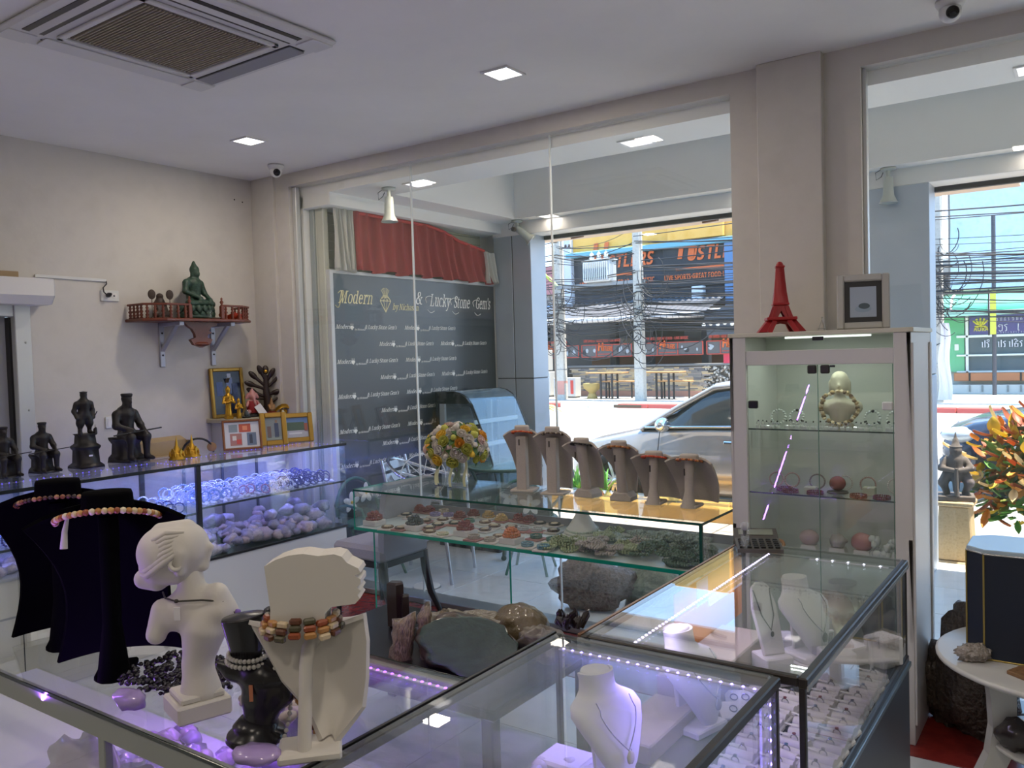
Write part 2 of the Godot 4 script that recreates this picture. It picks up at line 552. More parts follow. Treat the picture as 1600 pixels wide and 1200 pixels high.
	part("end_cap", G.new().prism(PackedVector2Array([Vector2(0, 0.004), Vector2(0.147, 0.004), Vector2(0.186, 0.052), Vector2(0.186, 0.146), Vector2(0, 0.146)]), 0.006, V(0.002, 0, -0.003)), mt("cap_grey", "c3c5c4", 0.4), bx)
	solo("cardboard_strip", "flat brown cardboard piece lying on the roller door box", "cardboard", G.new().span(V(0.02, 0, 0.0), V(0.16, 0.035, 0.5), 0.002), mt("cardboard", "a08a6a", 0.85), V(0, 2.12, 1.78))
	var tr := solo("cable_duct", "thin white plastic cable duct running along the left wall", "cable duct", G.new().span(V(0, -0.009, -0.22), V(0.012, 0.009, 0.22), 0.002), mt("white_plastic", "d5d6d3", 0.4), V(0.0, 2.15, 1.4))
	tr.rotation_degrees.x = -0.6
	var so := thing("power_socket", "white wall socket with a black plug in it", "socket", V(0, 2.05, 1.16))
	part("plate", G.new().box(V(0.006, 0, 0), V(0.012, 0.07, 0.12), 0.003), mats["white_plastic"], so)
	for z in [-0.03, 0.025]:
		part("outlet", G.new().lathe([Vector2(0, 0.002), Vector2(0.017, 0.002), Vector2(0.019, 0)], 16, V(0.012, 0, z), eul(0, 0, -90)), white, so)
	part("outlet_hole", G.new().ball(V(0.015, 0, -0.025), V(0.002, 0.006, 0.006), 8, 6), black, so)
	var pg := thing("plug_cable", "short black plug and cable hanging from the white duct into the socket", "cable", V(0, 2.05, 1.16))
	part("plug", G.new().lathe([Vector2(0, 0), Vector2(0.012, 0), Vector2(0.016, 0.02), Vector2(0.008, 0.045), Vector2(0, 0.046)], 12, V(0.014, 0, 0.02), eul(0, 0, -80)), black, pg)
	part("cord", G.new().tube([V(0.03, 0, 0.025), V(0.03, 0.02, 0.05), V(0.014, 0.05, 0.045), V(0.012, 0.075, 0.02), V(0.008, 0.095, 0.02)], 0.004, 6), black, pg)
	var bp := thing("blank_plate", "white blank wall plate behind the seated statuette", "wall plate", V(0, 1.235, 1.17))
	part("plate", G.new().box(V(0.006, 0, 0), V(0.012, 0.075, 0.115), 0.004), mats["white_plastic"], bp)
	part("cover", G.new().box(V(0.013, 0, 0), V(0.004, 0.055, 0.09), 0.002), white, bp)

func led_panel(at: Vector3, size: float, e: float, label: String, group: String, emis := 6.0):
	var t := thing("ceiling_light", label, "ceiling light", at, 0, group)
	var g := G.new()
	var h := size / 2
	for q in [[V(-h, -0.008, -h), V(h, 0, -h + 0.014)], [V(-h, -0.008, h - 0.014), V(h, 0, h)], [V(-h, -0.008, -h + 0.014), V(-h + 0.014, 0, h - 0.014)], [V(h - 0.014, -0.008, -h + 0.014), V(h, 0, h - 0.014)]]: g.span(q[0], q[1], 0.001)
	part("frame", g, white, t)
	part("diffuser", G.new().span(V(-h + 0.013, -0.005, -h + 0.013), V(h - 0.013, 0, h - 0.013)), glow("led_white_%d" % int(emis * 10), "fbfcff", emis), t)
	lamp_area("panel_light", V(0, -0.012, 0), Vector2(size - 0.03, size - 0.03), e, Color("fff0de"), Vector3.DOWN, t)

func build_lamps():
	var e := 0.95
	led_panel(V(0.95, 2.96, 0.76), 0.16, e, "square LED ceiling light nearest the dome camera", "square ceiling lights inside the shop")
	led_panel(V(2.87, 2.96, 0.75), 0.16, e, "square LED ceiling light above the middle glass showcase", "square ceiling lights inside the shop")
	for x in [0.95, 2.87, 4.8, 6.7]:
		for z in [0.75, 2.75, 4.75]:
			if z < 1.0: continue
			if z < 3.0 and z > 2.0 and x < 2.0: continue
			led_panel(V(x, 2.96, z), 0.16, e, "square LED ceiling light outside the view, further back in the shop", "square ceiling lights further back")
	# ceiling cassette air conditioner
	var ac := thing("air_conditioner", "square ceiling cassette air conditioner with beige ribbed intake grille", "air conditioner", V(2.10, 2.96, 2.03))
	var wm := mt("ac_plastic", "cfcfcc", 0.45)
	part("panel", G.new().prism(PackedVector2Array([Vector2(-0.475, -0.475), Vector2(0.475, -0.475), Vector2(0.475, 0.475), Vector2(-0.475, 0.475)]), 0.03, V(0, -0.0155, 0), eul(90, 0, 0), 0.012), wm, ac)
	var gm := mt("grille_beige", "a09784", 0.6)
	var gr := part("intake_grille", G.new().span(V(-0.27, -0.036, -0.27), V(0.27, -0.03, 0.27), 0.002), mt("grille_dark", "6f6858", 0.7), ac)
	var lm := G.new().box(Vector3.ZERO, V(0.52, 0.006, 0.006), 0.001).mesh()
	for j in 36: part("louvre_rib", lm, gm, gr).position = V(0, -0.039, -0.2625 + j * 0.015)
	g_frame(ac, wm, 0.295, 0.025, -0.038)
	for s in 4:
		var b := yaw(90.0 * s)
		part("air_slot", G.new().box(b * V(0, -0.031, 0.385), V(0.66, 0.004, 0.085 if s != 3 else 0.006), 0.001, b), black, ac)
		part("air_flap", G.new().box(b * V(0, -0.036, 0.388), V(0.65, 0.006, 0.028 if s < 2 else 0.08), 0.002, b * eul(-22 if s < 2 else 3, 0, 0)), wm if s != 2 else mt("flap_grey", "8e9094", 0.5), ac)
		part("corner_pad", G.new().box(b * V(0.41, -0.033, 0.41), V(0.11, 0.006, 0.11), 0.002, b), wm, ac)
	# dome cameras
	dome_camera(V(0.55, 2.96, 0.23), "white dome security camera on the ceiling near the left corner", 60)
	dome_camera(V(4.74, 2.96, 0.29), "dome security camera at the top right, cut by the frame", 20)

func g_frame(par: Node, m: Material, half: float, w: float, y: float):
	for s in 4:
		var b := yaw(90.0 * s)
		part("grille_frame", G.new().box(b * V(0, y, half), V(half * 2 + w, 0.012, w), 0.003, b), m, par)

func dome_camera(at: Vector3, label: String, turn: float):
	var t := thing("dome_camera", label, "security camera", at, turn)
	part("base", G.new().lathe([Vector2(0, 0), Vector2(0.055, 0), Vector2(0.055, -0.012), Vector2(0.045, -0.03), Vector2(0, -0.03)], 24), mt("camera_white", "d8d8d4", 0.4), t)
	part("ball", G.new().ball(V(0, -0.045, 0.0), V(0.042, 0.042, 0.042), 20, 12), mats["camera_white"], t)
	var e := part("lens", G.new().lathe([Vector2(0, 0.012), Vector2(0.018, 0.012), Vector2(0.024, 0.006), Vector2(0.024, -0.01)], 20, V(0, -0.058, 0.036), eul(115, 0, 0)), mt("lens_black", "0b0b0d", 0.1), t)
	part("lens_glass", G.new().ball(V(0, -0.064, 0.0465), V(0.012, 0.012, 0.003), 12, 6, eul(-25, 0, 0)), mt("lens_glass", "050508", 0.02), e)
func build_porch():
	var pp: Material = mats["porch_paint"]
	var al: Material = mats["aluminium_cladding"]
	var fl := struct("floor_001", G.new().span(V(-0.3, -0.3, -2.62), V(8.2, -0.011, -0.1)), mats["grout"])
	tiles(fl, mats["white_tile"], 0.4, -2.5, 13, 4, 0.6, 0.005, 0.0)
	part("step_edge", G.new().span(V(0.4, -0.2, -2.62), V(8.2, 0.0, -2.503), 0.004), mt("step_stone", "b7b2a6", 0.6), fl)
	var g := G.new()
	g.span(V(0.3, 2.8, -0.5), V(8.2, 2.96, -0.1))
	g.span(V(0.3, 2.8, -2.46), V(8.2, 3.3, -2.05))
	g.span(V(0.3, 2.8, -2.05), V(0.98, 3.3, -0.5))
	g.span(V(6.6, 2.8, -2.05), V(8.2, 3.3, -0.5))
	g.span(V(0.3, 3.22, -2.05), V(8.2, 3.4, -0.1))
	g.span(V(0.98, 2.96, -0.52), V(6.6, 3.3, -0.5))
	struct("ceiling_001", g, pp)
	struct("trim_004", G.new().span(V(0.62, 2.68, -2.46), V(8.2, 2.81, -2.2), 0.004), pp)
	struct("trim_005", G.new().span(V(0.36, 2.71, -2.3), V(0.72, 2.81, -0.1), 0.004), pp)
	struct("trim_006", G.new().span(V(1.03, 2.645, -2.475), V(8.2, 2.69, -2.43), 0.003), mt("shutter_black", "2a2522", 0.6))
	struct("wall_porch_left", G.new().span(V(0.2, -0.1, -2.46), V(0.44, 2.8, -0.1)).span(V(0.44, -0.1, -2.46), V(0.64, 2.8, -2.36)), pp)
	struct("wall_porch_right", G.new().span(V(8.0, -0.1, -2.46), V(8.2, 2.8, -0.1)), pp)
	for q in [[0.63, 1.04, "001"], [3.9, 4.29, "002"]]:
		var c := struct("column_" + q[2], G.new().span(V(q[0] + 0.006, 0, -2.44), V(q[1] - 0.006, 2.7, -2.206)), mt("groove_dark", "3c4248", 0.6))
		for h in [[0.0, 1.37], [1.38, 2.68]]:
			var mid: float = lerpf(q[0], q[1], 0.5)
			part("cladding", G.new().span(V(q[0], h[0], -2.45), V(mid - 0.006 if q[0] < 1.0 else q[1], h[1], -2.2), 0.003), al, c)
			if q[0] < 1.0: part("cladding", G.new().span(V(mid + 0.006, h[0], -2.45), V(q[1], h[1], -2.2), 0.003), al, c)
	# cream roller shutter guide posts beside the window and the shutter slats behind the sign
	var rs := thing("roller_shutter", "cream slatted roller shutter showing above the red curtain", "shutter", V(0.47, 0, -1.2))
	var cream := mt("shutter_cream", "b9b89c", 0.5)
	var sl := G.new().box(Vector3.ZERO, V(0.012, 0.064, 2.0), 0.005).mesh()
	for j in 16: part("slat", sl, cream, rs).position = V(0, 1.72 + j * 0.067, 0)
	part("guide_post", G.new().span(V(0.03, 0, 1.0), V(0.1, 2.71, 1.035), 0.004), mt("guide_tan", "9a8f70", 0.5), rs)
	var gp := thing("window_post", "pale cream square post standing outside the left window edge", "post", V(0.53, 0, -0.19))
	part("shaft", G.new().box(V(0, 1.36, 0), V(0.085, 2.72, 0.05), 0.004), mt("post_cream", "d0d0be", 0.45), gp)
	part("channel", G.new().box(V(-0.065, 1.38, 0.02), V(0.045, 2.76, 0.04), 0.003), mt("channel_grey", "9ba3a3", 0.4, 0.3), gp)
	part("rail", G.new().box(V(-0.05, 0.6, 0.055), V(0.014, 1.1, 0.014), 0.002), steel, gp)
	var cn := thing("porch_canopy", "pale peach canopy slab outside the front beam of the porch", "canopy", V(0, 2.68, -2.48))
	part("slab", G.new().span(V(0.62, 0, -0.38), V(4.78, 0.05, 0.0), 0.004), mt("canopy_peach", "e0c8b0", 0.7), cn)
	for x in [1.25, 2.55]: part("bracket", G.new().box(V(x, -0.008, -0.2), V(0.16, 0.016, 0.03), 0.002, yaw(-20)), mt("bracket_brown", "7a5a48", 0.7), cn)
	porch_sign()
	porch_curtain()
	for q in [[V(1.12, 2.8, -0.29), 0.0, 0.0, "pale spotlight lamp hanging down before the red curtain"], [V(0.95, 2.8, -2.13), 30.0, 40.0, "tilted spotlight lamp at the left column with loose wire"], [V(4.05, 2.8, -2.12), 0.0, 0.0, "pale spotlight lamp hanging beside the right column"]]: spot_lamp(q[0], q[1], q[2], q[3])
	for q in [[V(1.37, 2.8, -0.33), "porch ceiling light near the curtain spotlight"], [V(3.05, 2.8, -0.31), "porch ceiling light seen through the third window pane"], [V(1.3, 2.8, -2.12), "porch ceiling light next to the left column"], [V(5.0, 2.8, -0.33), "larger porch ceiling light seen through the right window"], [V(4.93, 2.8, -2.12), "porch ceiling light at the front beam on the right"], [V(3.1, 2.8, -2.12), "porch ceiling light at the front beam behind the window pier"]]:
		led_panel(q[0], 0.17, 0.35 if (q[0] as Vector3).z > -1.0 else 0.06, q[1], "", 1.2)
	cake_fridge()
	metal_chair()
	iron_table()
	floral_chair(V(0.86, 0, -0.30), 88, "garden armchair with white flower panel behind the metal chair")
	floral_chair(V(1.8, 0, -0.95), 200, "garden armchair with green and white pattern behind the flower vase")
	wire_wheel()
	var rg := G.new()
	rock(rg, V(0, 0.14, 0), V(0.24, 0.15, 0.15), 5, 0.5, 22, 14, 1.2)
	solo("porch_rock", "jagged brown grey rock on the porch tiles, left one", "rock", rg, grain("brown_rock", ["3d3a36", "6d6258", "837a70", "4a4641"], 0.7, V(4, 4, 4), 0.02, 2.0), V(2.62, 0, -0.40), 20)
	rg = G.new()
	rock(rg, V(0, 0.12, 0), V(0.26, 0.14, 0.18), 9, 0.3, 22, 14, 1.0)
	solo("porch_rock", "smooth greenish rounded rock on the porch tiles, right one", "rock", rg, grain("green_rock", ["5d6a5a", "88917c", "6c7767", "97998a"], 0.5, V(4, 4, 4), 0.015, 1.0), V(2.90, 0, -0.68), -20)

func porch_sign():
	var t := thing("shop_sign", "dark slate wall sign with white script lettering in a white frame", "sign", V(0.6, 0, -0.2), 90)
	# local: x runs to -z (away), y up, z towards +x
	var W := 2.03
	var dark := mt("sign_slate", "33383d", 0.28)
	part("board", G.new().span(V(0.01, 0.25, -0.03), V(W - 0.01, 2.235, 0.0), 0.002), dark, t)
	var fr := mt("sign_frame", "c9cac8", 0.4)
	part("frame", G.new().span(V(0, 2.235, -0.03), V(W, 2.262, 0.012), 0.003), fr, t)
	part("frame", G.new().span(V(-0.024, 0.25, -0.03), V(0.01, 2.262, 0.012), 0.003), fr, t)
	part("frame", G.new().span(V(W - 0.01, 0.25, -0.03), V(W + 0.014, 2.262, 0.012), 0.003), fr, t)
	var lt := mt("sign_white", "f0ece2", 0.5); var gold := mt("sign_cream", "e6d9a4", 0.5)
	var P := func(x: float, y: float) -> Transform3D: return Transform3D(Basis(), V(x, y, 0.001))
	word("Modern", 0.092, gold, t, P.call(0.05, 1.985), 0.35, "Droid Serif", false, 0.74)
	swash(t, gold, [Vector2(0.03, 2.0), Vector2(0.06, 1.985), Vector2(0.085, 2.03), Vector2(0.12, 2.1), Vector2(0.09, 2.11), Vector2(0.06, 2.09)], 0.003)
	diamond_logo(t, gold, 0.565, 2.03, 1.0)
	word("by Nichasan", 0.048, gold, t, P.call(0.635, 1.965), 0.35, "Droid Serif", false, 0.8)
	word("&", 0.1, lt, t, P.call(0.91, 2.0), 0.3, "Droid Serif", false, 0.8)
	word("Lucky", 0.1, lt, t, P.call(1.09, 1.99), 0.35, "Droid Serif", false, 0.66)
	word("Stone", 0.1, lt, t, P.call(1.41, 1.985), 0.35, "Droid Serif", false, 0.62)
	word("Gem's", 0.1, lt, t, P.call(1.725, 1.985), 0.35, "Droid Serif", false, 0.56)
	for q in [[1.07, 2.0], [1.40, 1.995], [1.72, 1.99]]:
		swash(t, lt, [Vector2(q[0] - 0.01, q[1] + 0.05), Vector2(q[0] - 0.02, q[1] + 0.09), Vector2(q[0] + 0.03, q[1] + 0.11), Vector2(q[0] + 0.07, q[1] + 0.1)], 0.003)
		swash(t, lt, [Vector2(q[0], q[1] - 0.005), Vector2(q[0] + 0.04, q[1] - 0.03), Vector2(q[0] + 0.09, q[1] - 0.015)], 0.0025)
	# small repeated lines
	var small := G.new()
	small.add(text_mesh("Modern", 0.03, 0.001, 0.4), Transform3D(Basis(), V(0, 0, 0)))
	small.prism(PackedVector2Array([Vector2(0.152, 0.022), Vector2(0.172, 0.0), Vector2(0.192, 0.022), Vector2(0.183, 0.034), Vector2(0.161, 0.034)]), 0.001)
	for c in 3: small.box(V(0.16 + 0.012 * c, 0.043, 0), V(0.003, 0.014, 0.001))
	small.add(text_mesh("by Nichasan", 0.014, 0.001, 0.4), Transform3D(Basis(), V(0.195, -0.006, 0)))
	small.add(text_mesh("& Lucky Stone Gem's", 0.03, 0.001, 0.4, "Droid Serif", false, 0.86), Transform3D(Basis(), V(0.30, 0, 0)))
	var sm := small.mesh()
	var row := 0
	var y := 1.815
	while y > 0.4:
		var x := 0.02 - (0.3 if row % 2 == 1 else 0.0)
		while x < W - 0.2:
			if x > -0.02 and x + 0.62 < W: part("lettering", sm, lt, t).position = V(x, y, 0.001)
			x += 0.75
		y -= 0.131; row += 1

func swash(t: Node, m: Material, pts: Array, r: float):
	var c := Curve2D.new()
	for j in pts.size():
		var tan_: Vector2 = (pts[mini(j + 1, pts.size() - 1)] - pts[maxi(j - 1, 0)]) / 5.0
		c.add_point(pts[j], -tan_, tan_)
	var out := []
	for q in c.tessellate(3, 6): out.append(V(q.x, q.y, 0.001))
	part("swash", G.new().tube(out, r, 6), m, t)

func diamond_logo(t: Node, m: Material, x: float, y: float, s: float):
	var g := G.new()
	var p := [V(-0.06, 0.02, 0), V(-0.035, 0.05, 0), V(0.035, 0.05, 0), V(0.06, 0.02, 0), V(0, -0.07, 0)]
	for j in 5: g.tube([p[j], p[(j + 1) % 5]], 0.004, 5)
	g.tube([p[0], p[3]], 0.003, 5)
	for q in [[p[1], V(-0.02, 0.02, 0)], [V(-0.02, 0.02, 0), V(0, 0.05, 0)], [V(0, 0.05, 0), V(0.02, 0.02, 0)], [V(0.02, 0.02, 0), p[2]], [V(-0.02, 0.02, 0), p[4]], [V(0.02, 0.02, 0), p[4]]]: g.tube(q, 0.0025, 5)
	for j in 7:
		var a := deg_to_rad(-45 + 15 * j)
		g.tube([V(sin(a) * 0.03, 0.065, 0), V(sin(a) * 0.055, 0.06 + cos(a) * 0.055, 0)], 0.0025, 5)
		g.ball(V(sin(a) * 0.06, 0.062 + cos(a) * 0.058, 0), V(0.005, 0.005, 0.003), 6, 4)
	g.tube([V(-0.03, 0.06, 0), V(0.03, 0.06, 0)], 0.004, 5)
	var o := part("diamond_crown_emblem", g, m, t)
	o.position = V(x, y, 0.0); o.scale = V(s, s, 0.6)

func porch_curtain():
	var t := thing("swag_curtain", "red pleated swag curtain with white ends above the dark sign", "curtain", V(0.62, 0, 0))
	var top := [[-0.2, 2.71], [-0.4, 2.71], [-0.98, 2.70], [-1.25, 2.69], [-1.45, 2.665], [-1.65, 2.60], [-1.85, 2.57], [-2.0, 2.545], [-2.05, 2.54], [-2.3, 2.53]]
	var yt := func(z: float) -> float:
		for j in top.size() - 1:
			if z <= top[j][0] and z >= top[j + 1][0]: return lerpf(top[j][1], top[j + 1][1], (z - top[j][0]) / (top[j + 1][0] - top[j][0]))
		return 2.53
	var secs := [[-0.2, -0.4, "white_end", "cloth_white", 7], [-0.4, -2.03, "red_swag", "cloth_red", 13], [-2.03, -2.31, "white_end", "cloth_white", 8]]
	var cr := mt("cloth_red", "8f2422", 0.75); cr.rim_enabled = true; cr.rim = 0.3
	var cw := mt("cloth_white", "c9c8be", 0.8)
	for s in secs:
		var rows := []
		for r in 9:
			var f := r / 8.0
			var row := PackedVector3Array()
			var nn: int = s[4] * 8
			for c in nn + 1:
				var h := float(c) / nn
				var lean: float = f * f * 0.09 * (h if s[0] < -0.3 else 0.0)
				var z: float = lerpf(s[0], s[1], h) - lean
				var y0: float = yt.call(lerpf(s[0], s[1], h))
				var y: float = lerpf(y0, 2.265 - 0.012 * h + 0.012 * sin(h * 37.0), f)
				var ph: float = h * s[4] * TAU + sin(h * 9.0) * 1.2
				var x: float = 0.012 + (0.028 + 0.034 * f) * pow(0.5 + 0.5 * sin(ph), 1.6) + 0.012 * sin(ph * 0.37 + f * 2.0)
				row.append(V(x, y, z))
			rows.append(row)
		part(s[2], G.new().slab(rows, 0.003), mats[s[3]], t)
	part("header_band", G.new().tube([V(0.025, 2.70, -0.42), V(0.025, 2.69, -1.25), V(0.03, 2.662, -1.45), V(0.03, 2.60, -1.66), V(0.03, 2.545, -2.02)], 0.014, 6), mt("band_red", "b3201f", 0.6), t)

func spot_lamp(at: Vector3, tx: float, tz: float, label: String):
	var t := thing("spotlight", label, "spotlight", at)
	var m := mt("spot_grey", "b9beb4", 0.4)
	part("ceiling_plate", G.new().lathe([Vector2(0, 0), Vector2(0.05, 0), Vector2(0.05, -0.018), Vector2(0.0, -0.022)], 20), m, t)
	part("stem", G.new().tube([V(0, -0.015, 0), V(0, -0.075, 0)], 0.014, 10), m, t)
	var b := eul(tx, 0, tz)
	var o := V(0, -0.07, 0)
	part("lamp_body", G.new().lathe([Vector2(0, 0.01), Vector2(0.03, 0.005), Vector2(0.033, -0.06), Vector2(0.036, -0.12), Vector2(0.058, -0.165), Vector2(0.061, -0.17), Vector2(0.055, -0.17), Vector2(0.04, -0.15), Vector2(0, -0.15)], 24, o, b), m, t)
	part("lamp_rim", G.new().ring(o + b * V(0, -0.168, 0), 0.058, 0.004, 24, 6, b), steel, t)
	part("wire", G.new().tube([V(-0.04, -0.01, 0.02), V(-0.075, -0.03, 0.03), V(-0.07, -0.08, 0.03), V(-0.04, -0.06, 0.02), V(-0.03, -0.03, 0.01)], 0.003, 5), black, t)
	if tx > 0: part("knob", G.new().lathe([Vector2(0, 0), Vector2(0.02, 0), Vector2(0.02, 0.03), Vector2(0, 0.03)], 14, V(0.0, -0.085, 0.04), eul(90, 0, 0)), mt("brown_knob", "3b2a22", 0.5), t)

func cake_fridge():
	var t := thing("display_fridge", "black cake display fridge with curved blue tinted glass front", "display fridge", V(0.65, 0, -1.95))
	# side profile in x (depth, towards viewer +x) by y
	var D := 0.62; var L := 0.68
	var side := PackedVector2Array([Vector2(0, 0), Vector2(D, 0), Vector2(D, 0.52), Vector2(0.0, 0.52)])
	part("base", G.new().prism(side, L, V(0, 0, L / 2), Basis(), 0.006), mt("fridge_black", "141519", 0.25), t)
	part("back_panel", G.new().span(V(0, 0.52, 0), V(0.045, 1.3, L), 0.004), mats["fridge_black"], t)
	var arc := PackedVector2Array([Vector2(0.0, 1.2), Vector2(0.0, 1.3), Vector2(0.2, 1.305), Vector2(0.27, 1.29), Vector2(0.33, 1.255), Vector2(0.37, 1.21), Vector2(0.33, 1.2)])
	for z in [0.012, L - 0.012]: part("canopy_end", G.new().prism(arc, 0.022, V(0, 0, z), Basis(), 0.003), mats["fridge_black"], t)
	part("canopy", G.new().span(V(0.0, 1.275, 0.02), V(0.2, 1.3, L - 0.02), 0.003), mt("canopy_grey", "6f7d88", 0.2), t)
	var cg := pane("blue_glass", "9fc9dd", 0.14)
	var prof := [Vector2(0.2, 1.3), Vector2(0.27, 1.285), Vector2(0.33, 1.25), Vector2(0.375, 1.2), Vector2(0.43, 1.08), Vector2(0.5, 0.92), Vector2(0.57, 0.72), Vector2(0.615, 0.54)]
	var rows := []
	for p in prof: rows.append(PackedVector3Array([V(p.x, p.y, 0.03), V(p.x, p.y, L - 0.03)]))
	part("curved_glass", G.new().slab(rows, 0.004), cg, t)
	for z in [0.02, L - 0.02]:
		var pts := []
		for p in prof: pts.append(V(p.x, p.y, z))
		part("glass_edge", G.new().tube(pts.slice(3), 0.007, 6), black, t)
	for z in [0.014, L - 0.014]:
		part("side_glass", G.new().prism(PackedVector2Array([Vector2(0.1, 0.53), Vector2(0.6, 0.53), Vector2(0.36, 1.18), Vector2(0.1, 1.18)]), 0.004, V(0, 0, z)), glass, t)
		part("side_post", G.new().span(V(0.045, 0.52, z - 0.012), V(0.1, 1.2, z + 0.012), 0.002), mt("fridge_post", "8d979b", 0.4), t)
	var k := 0
	for y in [0.68, 0.86, 1.04]:
		var d: float = [0.47, 0.4, 0.32][k]
		part("shelf", G.new().span(V(0.06, y, 0.03), V(0.06 + d, y + 0.008, L - 0.03)), pane("shelf_glass", "a9d8d4", 0.2), t)
		part("price_rail", G.new().span(V(0.06 + d, y - 0.01, 0.03), V(0.075 + d, y + 0.025, L - 0.03), 0.003), mt("rail_pale", "bcd0d4", 0.3), t)
		part("shelf_bracket", G.new().span(V(0.06, y - 0.02, 0.03), V(0.06 + d, y, 0.042), 0.002), steel, t)
		k += 1
	part("bottom_deck", G.new().span(V(0.06, 0.52, 0.03), V(0.6, 0.535, L - 0.03)), mt("deck_steel", "8ea3ad", 0.25, 0.7), t)

func metal_chair():
	var t := thing("cafe_chair", "aluminium tube cafe armchair with slatted back outside the window", "chair", V(1.22, 0, -0.52), 108)
	var al := mt("polished_aluminium", "c4c8cf", 0.22, 0.95)
	for s in [-1.0, 1.0]:
		part("leg", G.new().tube([V(0.24 * s, 0, 0.24), V(0.25 * s, 0.42, 0.2), V(0.27 * s, 0.68, 0.18)], 0.013, 10), al, t)
		part("leg", G.new().tube([V(0.22 * s, 0, -0.28), V(0.2 * s, 0.44, -0.2), V(0.2 * s, 0.86, -0.29)], 0.013, 10), al, t)
	var arm := []
	for j in 21:
		var a := PI * j / 20.0
		arm.append(V(cos(a) * 0.29, 0.69 + 0.16 * pow(sin(a), 2.0), 0.2 - sin(a) * 0.52))
	part("arm_rail", G.new().tube(arm, 0.014, 10), al, t)
	var arm2 := []
	for p in arm: arm2.append(V(p.x * 0.97, p.y - 0.09 - 0.02 * absf(p.z), p.z * 0.95))
	part("lower_rail", G.new().tube(arm2, 0.011, 10), al, t)
	for j in 4: part("back_slat", G.new().box(V(0, 0.56 + j * 0.083, -0.225 - j * 0.021), V(0.36, 0.062, 0.006), 0.002, eul(-14, 0, 0)), mt("slat_silver", "d3d7de", 0.3, 0.6), t)
	for j in 6: part("seat_slat", G.new().box(V(0, 0.44, -0.17 + j * 0.072), V(0.42, 0.006, 0.058), 0.002), mats["slat_silver"], t)
	part("seat_frame", G.new().tube([V(-0.22, 0.43, -0.2), V(0.22, 0.43, -0.2), V(0.24, 0.43, 0.22), V(-0.24, 0.43, 0.22)], 0.011, 8, false, true), al, t)

func iron_table():
	var t := thing("garden_table", "round glass garden table on curled green iron legs", "table", V(1.30, 0, -1.35))
	var ir := mt("green_iron", "2c4a40", 0.5)
	part("table_top", G.new().lathe([Vector2(0, 0.70), Vector2(0.3, 0.70), Vector2(0.305, 0.706), Vector2(0.3, 0.712), Vector2(0, 0.712)], 32), pane("tabletop_glass", "9fd0bd", 0.25), t)
	part("rim", G.new().ring(V(0, 0.695, 0), 0.295, 0.012, 32, 8), ir, t)
	for j in 4:
		var b := yaw(90.0 * j + 30)
		part("leg", G.new().tube([b * V(0.28, 0.69, 0), b * V(0.2, 0.5, 0), b * V(0.1, 0.32, 0), b * V(0.14, 0.14, 0), b * V(0.26, 0.03, 0), b * V(0.3, 0.02, 0)], [0.013, 0.014, 0.016, 0.015, 0.017, 0.022], 8), ir, t)
	part("stretcher", G.new().ring(V(0, 0.32, 0), 0.1, 0.008, 20, 6), ir, t)

func floral_chair(at: Vector3, turn: float, label: String):
	var t := thing("garden_chair", label, "chair", at, turn, "painted garden chairs on the porch")
	t.scale = Vector3.ONE * 0.86
	var gr := mt("chair_frame_green", "3f6e60", 0.45); var bk := mt("chair_dark", "16211f", 0.4); var pet := mt("petal_white", "e2e4dc", 0.5); var yl := mt("petal_heart", "d9b640", 0.5)
	var hoop := []
	for j in 17:
		var a := PI * j / 16.0
		hoop.append(V(cos(a) * 0.24, 0.52 + sin(a) * 0.3, -0.2 - 0.05 * sin(a)))
	part("back_hoop", G.new().tube(hoop, 0.014, 8), gr, t)
	var rows := []
	for r in 7:
		var row := PackedVector3Array()
		for c in 9:
			var h := -1.0 + c / 4.0
			var y := 0.5 + 0.29 * (r / 6.0) * sqrt(maxf(0.05, 1.0 - 0.85 * h * h))
			row.append(V(h * 0.225, y, -0.205 - 0.05 * r / 6.0 - 0.03 * (1 - h * h)))
		rows.append(row)
	part("back_panel", G.new().slab(rows, 0.008), bk, t)
	for q in [V(-0.07, 0.62, 0), V(0.1, 0.68, 0)]:
		for j in 5:
			var a := TAU * j / 5.0 + 0.3
			part("flower_petal", G.new().ball(q + V(cos(a) * 0.05, sin(a) * 0.05, -0.262 if turn > 100 else -0.205), V(0.045, 0.026, 0.008), 10, 6, Basis(Vector3.BACK, a)), pet, t)
		part("flower_heart", G.new().ball(q + V(0, 0, -0.262 if turn > 100 else -0.2), V(0.014, 0.014, 0.012), 8, 5), yl, t)
	part("seat", G.new().lathe([Vector2(0, 0.44), Vector2(0.23, 0.44), Vector2(0.245, 0.46), Vector2(0.23, 0.475), Vector2(0, 0.475)], 28), gr, t)
	for j in 4:
		var b := yaw(45.0 + 90.0 * j)
		part("leg", G.new().tube([b * V(0.2, 0.45, 0), b * V(0.16, 0.25, 0), b * V(0.25, 0.0, 0)], 0.012, 8), gr, t)
	for s in [-1.0, 1.0]: part("arm", G.new().tube([V(0.24 * s, 0.6, -0.2), V(0.27 * s, 0.64, -0.05), V(0.26 * s, 0.62, 0.12), V(0.22 * s, 0.47, 0.16)], 0.012, 8), gr, t)

